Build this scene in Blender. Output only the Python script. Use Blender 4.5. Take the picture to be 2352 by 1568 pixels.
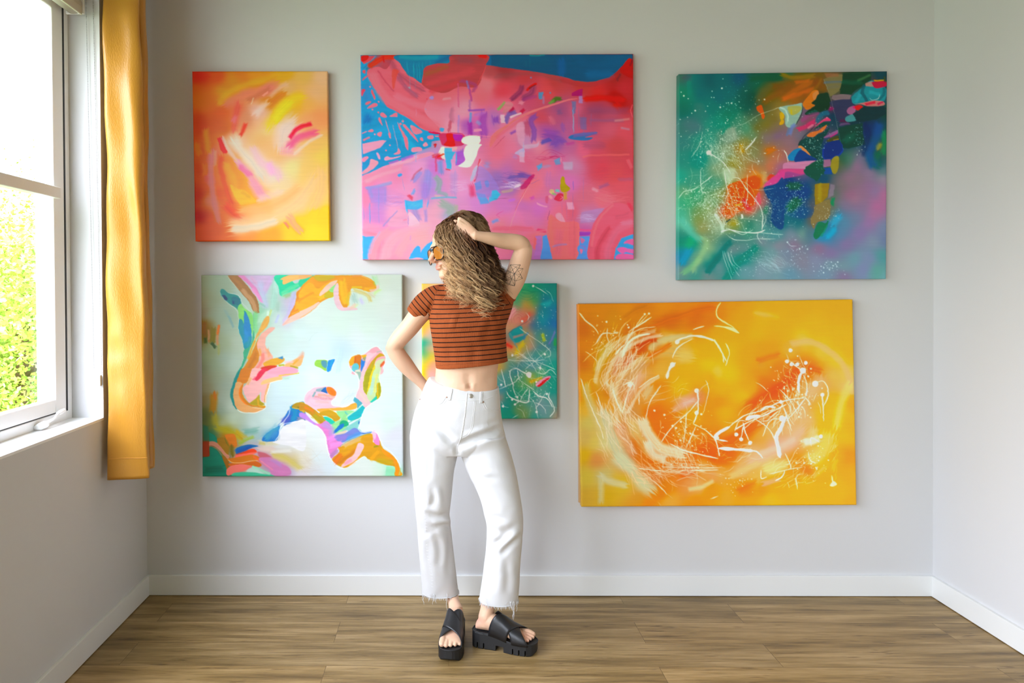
import bpy, bmesh, math, random
import numpy as np
from mathutils import Vector, Matrix
random.seed(4)
for o in list(bpy.data.objects): bpy.data.objects.remove(o, do_unlink=True)
SC = bpy.context.scene; COL = SC.collection
# ---------------------------------------------------------------- camera (solved from the room's corners)
F, PPX, PPY = 1699.0, 1000.2, 682.5
PITCH, ROLL, YAW, CAMH = .01211, -.00506, -.01566, 1.3873
D = 3.33; XL, XR, CEIL = -1.3693, 2.1676, 2.78; YB = -3.4
_f = Vector((math.sin(YAW)*math.cos(PITCH), math.cos(YAW)*math.cos(PITCH), -math.sin(PITCH)))
_r0 = Vector((math.cos(YAW), -math.sin(YAW), 0)); _u0 = _r0.cross(_f)
_r = _r0*math.cos(ROLL)+_u0*math.sin(ROLL); _u = -_r0*math.sin(ROLL)+_u0*math.cos(ROLL)
CAMP = Vector((0, 0, CAMH))
cam = bpy.data.cameras.new('camera'); co = bpy.data.objects.new('camera', cam); COL.objects.link(co)
co.matrix_world = Matrix(((_r.x, _u.x, -_f.x, 0), (_r.y, _u.y, -_f.y, 0), (_r.z, _u.z, -_f.z, CAMH), (0, 0, 0, 1)))
cam.sensor_width = 36; cam.lens = F/2352*36; cam.shift_x = (1176-PPX)/2352; cam.shift_y = -(784-PPY)/2352
cam.clip_start = .05; cam.clip_end = 200
SC.camera = co
def ray(px, py): return _f+_r*((px-PPX)/F)-_u*((py-PPY)/F)
def P(px, py, Y): d = ray(px, py); return CAMP+d*(Y/d.y)
def PX(px, py, X): d = ray(px, py); return CAMP+d*(X/d.x)
def PZ(px, py, Z): d = ray(px, py); return CAMP+d*((Z-CAMH)/d.z)
def lin(h, g=1.0):
    if isinstance(h, str): h = [int(h[i:i+2], 16)/255 for i in (0, 2, 4)]
    return tuple((c/12.92 if c <= .04045 else ((c+.055)/1.055)**2.4)*g for c in h)
# ---------------------------------------------------------------- materials
def mat(name, col, rough=.6, metal=0, spec=.5, **kw):
    m = bpy.data.materials.new(name); m.use_nodes = True; b = m.node_tree.nodes['Principled BSDF']
    b.inputs['Base Color'].default_value = (*(lin(col) if isinstance(col, str) else col), 1)
    b.inputs['Roughness'].default_value = rough; b.inputs['Metallic'].default_value = metal
    b.inputs['Specular IOR Level'].default_value = spec
    for k, v in kw.items(): b.inputs[k.replace('_', ' ')].default_value = v
    return m
def nodes(m): return m.node_tree.nodes, m.node_tree.links, m.node_tree.nodes['Principled BSDF']
def noise_bump(m, scale=(1, 1, 1), sc=60, dist=.001, strength=.4, detail=4, coord='Object'):
    N, L, b = nodes(m); tc = N.new('ShaderNodeTexCoord'); mp = N.new('ShaderNodeMapping'); mp.inputs['Scale'].default_value = scale
    n = N.new('ShaderNodeTexNoise'); n.inputs['Scale'].default_value = sc; n.inputs['Detail'].default_value = detail
    bp = N.new('ShaderNodeBump'); bp.inputs['Distance'].default_value = dist; bp.inputs['Strength'].default_value = strength
    L.new(tc.outputs[coord], mp.inputs[0]); L.new(mp.outputs[0], n.inputs[0]); L.new(n.outputs[0], bp.inputs['Height']); L.new(bp.outputs[0], b.inputs['Normal'])
    return n, bp, mp
# ---------------------------------------------------------------- mesh helpers
def link(name, me, m=None, parent=None, smooth=False, loc=None):
    o = bpy.data.objects.new(name, me); COL.objects.link(o)
    if m is not None: me.materials.append(m)
    if parent is not None: o.parent = parent
    if smooth: me.shade_smooth()
    return o
def mesh(name, V, Fc, m=None, parent=None, smooth=False):
    me = bpy.data.meshes.new(name); me.from_pydata([tuple(v) for v in V], [], [tuple(f) for f in Fc]); me.update()
    return link(name, me, m, parent, smooth)
def tag(o, label=None, cat=None, group=None, kind=None):
    for k, v in (('label', label), ('category', cat), ('group', group), ('kind', kind)):
        if v: o[k] = v
    return o
def boxes(name, L, m, parent=None, bev=0):
    bm = bmesh.new()
    for (x0, y0, z0, x1, y1, z1) in L:
        r = bmesh.ops.create_cube(bm, size=1)
        for v in r['verts']: v.co = Vector(((x0+x1)/2+v.co.x*(x1-x0), (y0+y1)/2+v.co.y*(y1-y0), (z0+z1)/2+v.co.z*(z1-z0)))
    if bev: bmesh.ops.bevel(bm, geom=bm.edges[:], offset=bev, segments=2, profile=.5, affect='EDGES')
    me = bpy.data.meshes.new(name); bm.to_mesh(me); bm.free()
    return link(name, me, m, parent)
def frame(t):
    t = t.normalized(); a = Vector((0, 0, 1)) if abs(t.z) < .9 else Vector((0, 1, 0))
    u = a.cross(t).normalized(); return u, t.cross(u)
def tube(pts, rad, n=8, caps=True):
    """round tube through pts; rad number or list -> V, F"""
    pts = [Vector(p) for p in pts]; V = []; Fc = []; u = None
    for i, p in enumerate(pts):
        t = (pts[min(i+1, len(pts)-1)]-pts[max(i-1, 0)])
        t = t.normalized() if t.length > 1e-9 else Vector((0, 0, 1))
        if u is None: u, v = frame(t)
        else: u = (u-t*u.dot(t)).normalized(); v = t.cross(u)
        r = rad[i] if isinstance(rad, (list, tuple)) else rad
        ru, rv = r if isinstance(r, tuple) else (r, r)
        for k in range(n):
            a = 2*math.pi*k/n; V.append(p+u*(ru*math.cos(a))+v*(rv*math.sin(a)))
    for i in range(len(pts)-1):
        for k in range(n):
            a = i*n+k; b = i*n+(k+1) % n; Fc.append((a, b, b+n, a+n))
    if caps: Fc.append(tuple(range(n))[::-1]); Fc.append(tuple(range(len(V)-n, len(V))))
    return V, Fc
def loft(rings, caps=True):
    n = len(rings[0]); V = [p for r in rings for p in r]; Fc = []
    for i in range(len(rings)-1):
        for k in range(n):
            a = i*n+k; b = i*n+(k+1) % n; Fc.append((a, b, b+n, a+n))
    if caps: Fc.append(tuple(range(n))[::-1]); Fc.append(tuple(range(len(V)-n, len(V))))
    return V, Fc
def join(parts):
    V = []; Fc = []
    for v, f in parts:
        o = len(V); V += list(v); Fc += [tuple(i+o for i in q) for q in f]
    return V, Fc
def crs(pts, m):
    """catmull-rom resample of tuples"""
    A = np.array(pts, float); n = len(A); out = []
    for i in range(n-1):
        a, b, c, d = A[max(i-1, 0)], A[i], A[i+1], A[min(i+2, n-1)]
        for t in np.arange(m)/m: out.append(.5*((2*b)+(c-a)*t+(2*a-5*b+4*c-d)*t*t+(3*b-a-3*c+d)*t**3))
    out.append(A[-1]); return np.array(out)

EXPO = 1.4
# ---------------------------------------------------------------- brush-work engine
def hexc(h):
    return np.array([int(h[i:i+2], 16)/255.0 for i in (0, 2, 4)])
def catmull(P, closed=False, step=3.0):
    P = np.asarray(P, float); n = len(P); out = []
    if n == 2 and not closed:
        m = max(2, int(np.hypot(*(P[1]-P[0])[:2])/step)+1)
        return np.array([P[0]+(P[1]-P[0])*t for t in np.linspace(0, 1, m)])
    rng = range(n) if closed else range(n-1)
    for i in rng:
        if closed: a, b, c, d = P[(i-1) % n], P[i], P[(i+1) % n], P[(i+2) % n]
        else: a, b, c, d = P[max(i-1, 0)], P[i], P[i+1], P[min(i+2, n-1)]
        m = max(2, int(np.hypot(*(c-b)[:2])/step)+1)
        for t in np.arange(m)/m:
            out.append(.5*((2*b)+(c-a)*t+(2*a-5*b+4*c-d)*t*t+(3*b-a-3*c+d)*t**3))
    if not closed: out.append(P[-1])
    return np.array(out)
def vnoise(shape, sx, sy, rng, oct=1):
    h, w = shape; tot = np.zeros(shape); amp = 1; s = 0
    for o in range(oct):
        gx, gy = max(2, int(w/sx)+3), max(2, int(h/sy)+3)
        g = rng.random((gy, gx))
        X = np.linspace(0, gx-2.001, w); Y = np.linspace(0, gy-2.001, h)
        xi = X.astype(int); yi = Y.astype(int); fx = X-xi; fy = Y-yi
        fx = fx*fx*(3-2*fx); fy = (fy*fy*(3-2*fy))[:, None]
        a = g[yi][:, xi]; b = g[yi][:, xi+1]; c = g[yi+1][:, xi]; d = g[yi+1][:, xi+1]
        tot += amp*((a*(1-fx)+b*fx)*(1-fy)+(c*(1-fx)+d*fx)*fy); s += amp
        amp *= .5; sx /= 2; sy /= 2
    return tot/s
def sstep(a, b, x):
    t = np.clip((x-a)/(b-a+1e-9), 0, 1); return t*t*(3-2*t)
class Canvas:
    def __init__(c, x0, y0, x1, y1, seed=1):
        c.x0, c.y0 = int(x0)-3, int(y0)-3
        c.w, c.h = int(x1)-c.x0+4, int(y1)-c.y0+4
        c.rng = np.random.default_rng(seed)
        c.im = np.zeros((c.h, c.w, 3)); c.ht = np.zeros((c.h, c.w)); c.base = []
        c.n1 = np.random.default_rng(7).random(4096)
    def box(c, P, pad):
        a = np.floor(P[:, :2].min(0)-pad).astype(int)-(c.x0, c.y0); b = np.ceil(P[:, :2].max(0)+pad).astype(int)-(c.x0, c.y0)
        return max(a[0], 0), max(a[1], 0), min(b[0]+1, c.w), min(b[1]+1, c.h)
    def dist(c, P, bx):
        X, Y = np.meshgrid(np.arange(bx[0], bx[2])+c.x0, np.arange(bx[1], bx[3])+c.y0)
        X = X.astype(float); Y = Y.astype(float)
        best = np.full(X.shape, 1e9); T = np.zeros(X.shape); S = np.zeros(X.shape); W = np.zeros(X.shape); acc = 0
        for i in range(len(P)-1):
            dx, dy = P[i+1][:2]-P[i][:2]; L = dx*dx+dy*dy+1e-9
            t = np.clip(((X-P[i][0])*dx+(Y-P[i][1])*dy)/L, 0, 1)
            ex = X-P[i][0]-t*dx; ey = Y-P[i][1]-t*dy; d = np.hypot(ex, ey); m = d < best
            best[m] = d[m]; T[m] = (acc+t*L**.5)[m]; S[m] = (np.sign(dx*ey-dy*ex)*d)[m]
            if P.shape[1] > 2: W[m] = (P[i][2]+(P[i+1][2]-P[i][2])*t)[m]
            acc += L**.5
        return best, T, S, W, acc
    def mix(c, bx, col, A):
        s = c.im[bx[1]:bx[3], bx[0]:bx[2]]; s += (col-s)*A[..., None]
    def nz(c, x):
        x = np.abs(x)+3; i = x.astype(int); f = x-i; f = f*f*(3-2*f)
        return c.n1[i % 4096]*(1-f)+c.n1[(i+1) % 4096]*f
    def stroke(c, col, a, w, soft, br, pts):
        P = catmull(pts); L = np.hypot(*(np.diff(P, axis=0).T)).sum(); bx = c.box(P, w*1.8+2)
        if bx[2] <= bx[0] or bx[3] <= bx[1]: return
        X, Y = np.meshgrid(np.arange(bx[0], bx[2])+c.x0, np.arange(bx[1], bx[3])+c.y0)
        X = X.astype(float); Y = Y.astype(float); sd = c.rng.random()*900
        wx = (vnoise(X.shape, 14, 14, c.rng, 2)-.5)*min(w*.5, 3); X += wx; Y += wx[::-1, ::-1]
        best = np.full(X.shape, 1e9); T = np.zeros(X.shape); S = np.zeros(X.shape); acc = 0; n = len(P)-1
        for i in range(n):
            dx, dy = P[i+1]-P[i]; l = np.hypot(dx, dy)+1e-9
            t = ((X-P[i][0])*dx+(Y-P[i][1])*dy)/l
            tc = np.clip(t, -w*1.3 if i == 0 else 0, l+w*1.3 if i == n-1 else l)
            ex = X-P[i][0]-tc*dx/l; ey = Y-P[i][1]-tc*dy/l; d = np.hypot(ex, ey); m = d < best
            best[m] = d[m]; T[m] = (acc+tc)[m]; S[m] = ((ex*dy-ey*dx)/l)[m]; acc += l
        st = c.nz(S*(1.0 if w > 4 else 2)+sd)*.5+c.nz(S*.3+sd*2+T*.012)*.5
        m = 1-sstep(1-soft, 1+.35*soft, best/w)
        cap = np.minimum(T, L-T)+w*(.9-1.1*c.nz(S*.55+sd*3))        # ragged bristle ends
        m = m*sstep(-w*soft*.5-.6, w*soft*.5+.6, cap)
        A = a*m*(1-br*np.clip(1.5*(st-.3), 0, 1)*sstep(.0, .8, .35+T/max(L, 1)))
        cc = hexc(col)[None, None]*(1+(st-.5)[..., None]*.12*min(1, br*3))
        c.mix(bx, np.clip(cc, 0, 1), np.clip(A, 0, 1))
    def poly(c, col, a, soft, pts, smooth=True):
        P = catmull(pts, True, 3) if smooth else np.asarray(pts, float)
        P = np.vstack([P, P[:1]]); bx = c.box(P, soft+2)
        if bx[2] <= bx[0] or bx[3] <= bx[1]: return
        d = c.dist(P, bx)[0]
        X, Y = np.meshgrid(np.arange(bx[0], bx[2])+c.x0+.01, np.arange(bx[1], bx[3])+c.y0+.01)
        ins = np.zeros(X.shape, bool)
        for i in range(len(P)-1):
            (xa, ya), (xb, yb) = P[i][:2], P[i+1][:2]
            if ya == yb: continue
            ins ^= ((ya > Y) != (yb > Y)) & (X < (xb-xa)*(Y-ya)/(yb-ya)+xa)
        sd = np.where(ins, -d, d); sf = max(soft, .5)
        st = vnoise(X.shape, 30, 5, c.rng, 2)
        A = a*sstep(sf, -sf, sd); cc = hexc(col)[None, None]*(1+(st-.5)[..., None]*.08)
        c.mix(bx, np.clip(cc, 0, 1), A)
    def thin(c, col, a, w, pts):
        P = np.array([(x, y) for x, y in pts], float); P = catmull(P, step=2.0); L = len(P); w = w*.47
        ww = w*(.55+.9*c.nz(np.arange(L)*.11+c.rng.random()*500))*np.clip(np.minimum(np.arange(L)+2, L-np.arange(L)+1)/6.0, .35, 1)
        P = np.hstack([P, ww[:, None]]); bx = c.box(P, w*2+2)
        if bx[2] <= bx[0] or bx[3] <= bx[1]: return
        d, T, S, W, _ = c.dist(P, bx)
        A = a*np.clip(W-d+.5, 0, 1); c.mix(bx, hexc(col), A)
        h = c.ht[bx[1]:bx[3], bx[0]:bx[2]]; np.maximum(h, A*np.minimum(W, 2)*.5, out=h)
    def dots(c, col, a, P, R):
        for (x, y), r in zip(P, R):
            bx = c.box(np.array([[x, y]]), r+2)
            if bx[2] <= bx[0] or bx[3] <= bx[1]: continue
            X, Y = np.meshgrid(np.arange(bx[0], bx[2])+c.x0, np.arange(bx[1], bx[3])+c.y0)
            A = a*np.clip(r-np.hypot(X-x, Y-y)+.5, 0, 1)*min(1, .35+r)
            c.mix(bx, hexc(col), A)
            h = c.ht[bx[1]:bx[3], bx[0]:bx[2]]; np.maximum(h, A*min(r, 2)*.5, out=h)
    def do_base(c, warp=9):
        X, Y = np.meshgrid(np.arange(c.w)+c.x0, np.arange(c.h)+c.y0)
        X = X+(vnoise(X.shape, 60, 60, c.rng, 3)-.5)*warp*2; Y = Y+(vnoise(X.shape, 60, 60, c.rng, 3)-.5)*warp*2
        num = np.zeros((c.h, c.w, 3)); den = np.zeros((c.h, c.w))
        for x, y, col in c.base:
            w = 1/((X-x)**2+(Y-y)**2+220.0)**1.9
            num += w[..., None]*col; den += w
        c.im = num/den[..., None]
    def run(c, text, warp=9):
        ox, oy, sc = 0, 0, 1; based = False
        for line in text.strip().splitlines():
            t = line.split()
            if not t or t[0] == '#': continue
            k = t[0]
            if k == '@': ox, oy, sc = float(t[1]), float(t[2]), float(t[3]); continue
            XY = lambda L: [(ox+float(L[i])/sc, oy+float(L[i+1])/sc) for i in range(0, len(L)-1, 2)]
            if k == 'g':
                for i in range(1, len(t)-2, 3): c.base.append((*XY(t[i+1:i+3])[0], hexc(t[i])))
                continue
            if not based: c.do_base(warp); based = True
            if k == 's': c.stroke(t[1], float(t[2]), float(t[3])/sc, float(t[4]), float(t[5]), XY(t[6:]))
            elif k == 'p': c.poly(t[1], float(t[2]), float(t[3])/sc, XY(t[4:]))
            elif k == 'q': c.poly(t[1], float(t[2]), float(t[3])/sc, XY(t[4:]), False)
            elif k == 't': c.thin(t[1], float(t[2]), float(t[3])/sc, XY(t[4:]))
            elif k == 'd': P = XY(t[4:]); c.dots(t[1], float(t[2]), P, [float(t[3])/sc]*len(P))
            elif k == 'r':      # n dots scattered in an ellipse
                n = int(t[1]); (xa, ya), (xb, yb) = XY(t[6:10]); g = c.rng.normal(size=(n, 2))*.42
                P = np.c_[(xa+xb)/2+g[:, 0]*(xb-xa)/2, (ya+yb)/2+g[:, 1]*(yb-ya)/2]
                R = float(t[4])/sc+(float(t[5])-float(t[4]))/sc*c.rng.random(n)**4
                c.dots(t[2], float(t[3]), P, R)
            elif k == 'w':      # n hair-thin flicks: n col a width len angle spread box
                n = int(t[1]); (xa, ya), (xb, yb) = XY(t[8:12]); ln = float(t[5])/sc
                for i in range(n):
                    g = c.rng.normal(size=2)*.42; x = (xa+xb)/2+g[0]*(xb-xa)/2; y = (ya+yb)/2+g[1]*(yb-ya)/2
                    an = np.radians(float(t[6])+c.rng.normal()*float(t[7])); l = ln*(.4+c.rng.random()); b = c.rng.normal()*.25*l
                    dx, dy = np.cos(an)*l/2, np.sin(an)*l/2
                    c.thin(t[2], float(t[3])*(.5+.5*c.rng.random()), float(t[4])/sc, [(x-dx, y-dy), (x-dy*b/l*1.0, y+dx*b/l*1.0), (x+dx, y+dy)])
            elif k == 'b':      # overall soft brush texture: amount sx sy
                n = vnoise((c.h, c.w), float(t[2])/1, float(t[3])/1, c.rng, 3)-.5
                c.im *= 1+n[..., None]*float(t[1])
        if not based: c.do_base(warp)
        c.im = np.clip(c.im, 0, 1)
    def grain(c, amp, streak):
        # break vector-clean edges and lay a faint brush grain over everything
        sh = (c.h, c.w); X, Y = np.meshgrid(np.arange(c.w), np.arange(c.h))
        dx = (vnoise(sh, 26, 5, c.rng, 3)-.5)*amp*2.4; dy = (vnoise(sh, 12, 12, c.rng, 2)-.5)*amp*1.4
        xi = np.clip(X+dx, 0, c.w-1.001); yi = np.clip(Y+dy, 0, c.h-1.001); x = xi.astype(int); y = yi.astype(int)
        fx = (xi-x)[..., None]; fy = (yi-y)[..., None]; I = c.im
        c.im = (I[y, x]*(1-fx)+I[y, x+1]*fx)*(1-fy)+(I[y+1, x]*(1-fx)+I[y+1, x+1]*fx)*fy
        c.im = np.clip(c.im*(1+(vnoise(sh, 40, 2.2, c.rng, 2)-.5)[..., None]*streak), 0, 1)
# paintings: corner quad of the face (TL TR BR BL, photo pixels), brush-work list, wobble
ART = {}
ART['rose'] = ([(441.3,163.9),(751.9,163.4),(757.3,552.5),(448.7,553.9)], '''
@ 430 150 3.734
g c84830 80 100 cf6a3c 60 200 cf7412 130 300 bb5008 100 500 bd5508 100 900 b84404 90 1100 b03600 90 1300 c85a10 100 1450 c65c08 250 100 c87810 450 90 cc8c20 600 90 d0a040 800 90 dab070 1000 90 e2b898 1150 100
g c48a38 400 150 c8944a 300 250 cc8060 500 200 d0807a 690 210 d8ac80 850 200 e2b490 1100 250 c86440 300 400 c06030 250 500 be6438 320 550 d07058 420 400 c8886c 500 450 d8b0a8 600 400 c8803c 700 300 deb090 650 500 e4b080 650 650 e8b888 750 750
g dcb868 820 390 e0b058 950 350 efb070 1050 330 f0a078 1130 440 e6ccc4 850 560 f0a880 1050 480 eeb8a0 880 720 eec080 1100 700 f2c880 1150 900 e8d8a0 900 880 f0c888 1050 900 f8cf88 1180 1100 fbd040 1180 1300 fbd820 1100 1450
g fbca30 900 1450 f5a850 700 1450 ee9a60 500 1450 d87048 350 1450 d0663a 250 1400 cf6010 150 1400 e0a080 450 1350 f0bc8c 600 1280 f5c898 800 1200 f5cc9c 950 1150 eea860 600 1180 ead0a8 800 1050 e8d4c8 750 950 e4ccc4 650 850 e8c8b0 560 800
g e2bfa8 400 650 d87a14 300 900 d89018 400 950 e0a010 450 1130 d06030 280 1100 d86850 380 1200 c8706a 220 800 c86868 210 950 c88070 220 1150 c06018 130 760 f0cf7c 1150 780 f4c878 1130 1000 ecc890 680 560
s d0a840 .6 42 .9 .2 285 320 360 240 480 180 620 140 760 120
s d48078 .6 60 .95 .2 330 330 480 260 640 220 760 150
s c07058 .7 30 .9 .3 520 300 620 250 700 200
s e0b8a8 .6 30 .9 .3 720 270 790 200 850 160
s d05858 .6 38 .9 .3 400 560 420 420 440 330
s dc8090 .7 24 .9 .3 395 480 415 440
s d84038 .9 22 .8 .4 455 600 480 560 500 500
s c87830 .8 45 .95 .2 700 340 760 290 830 240
s e4d0cc .7 34 .9 .3 590 420 640 360 690 320
s d8cc18 .95 52 .9 .3 760 470 800 390 870 320
s dfcf3c .55 60 .95 .2 700 520 760 430 900 300 980 270
s ead2cc .85 90 .9 .15 820 680 830 560 900 500
s e83058 .95 24 .8 .3 880 620 950 540 1060 500
s f46898 .9 45 .9 .3 880 690 960 620 1100 580
s f0a8c0 .7 50 .9 .3 820 730 900 730
s d82840 .8 8 .8 .3 900 590 960 530 1060 505
s f2d8c8 .8 18 .9 .2 920 760 1040 660 1150 600
s dd0400 1 24 .6 .3 282 620 300 690 330 750
s e9c8c4 .7 20 .8 .3 300 620 350 720 440 830 520 930
s ded0c4 .9 50 .85 .25 400 640 470 740 570 850 640 950
s f0a0b8 .9 40 .8 .3 430 830 520 920 600 1040 640 1120
s f07ca0 .9 28 .8 .3 450 870 540 940
s eec0d0 .7 46 .9 .2 570 720 640 830 760 900 790 960
s f0b8d8 .9 40 .9 .2 700 850 730 930
s e6a4b4 .9 60 .9 .2 560 1010 620 1090 660 1120
p e8b406 .95 8 370 1030 440 1060 500 1080 590 1165 500 1190 440 1180
s d4541c .7 30 .9 .3 290 780 290 900 330 1040 380 1180
s dca020 .7 40 .9 .3 330 850 390 960 420 1050
s d8a018 .8 20 .8 .3 470 1080 540 1130
s c88080 .85 34 .8 .35 210 740 205 900 215 1060 240 1200 270 1340
s cc9880 .7 16 .8 .35 240 730 240 860
s cf9838 .7 34 .9 .35 160 560 170 660 180 740
s cf8420 .7 30 .9 .35 85 680 100 760
s cf7c14 .7 26 .9 .35 150 860 155 930
s dc5848 .8 40 .9 .3 330 1200 400 1270 460 1300
s f4b884 .75 60 .9 .2 460 1240 640 1230 820 1160 960 1060
s f4cca0 .9 80 .8 .25 400 1390 520 1370 700 1330 860 1250 990 1140 1090 980
s e6d4bc .95 38 .6 .3 395 1400 480 1400 640 1370 760 1330
s f6c898 .8 70 .9 .2 1090 1220 1150 1060 1150 900
s f8b090 .95 44 .7 .3 880 1310 920 1370 970 1420
s ee7890 .8 14 .8 .3 840 1350 870 1390
s e8a8a0 .7 10 .8 .3 650 260 690 230
s d8c8b0 .7 6 .8 .3 550 330 570 280
s f0d0c0 .6 40 .9 .2 620 1150 800 1080
s d04838 .5 50 .95 .3 80 90 180 90
''', 9)
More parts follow.
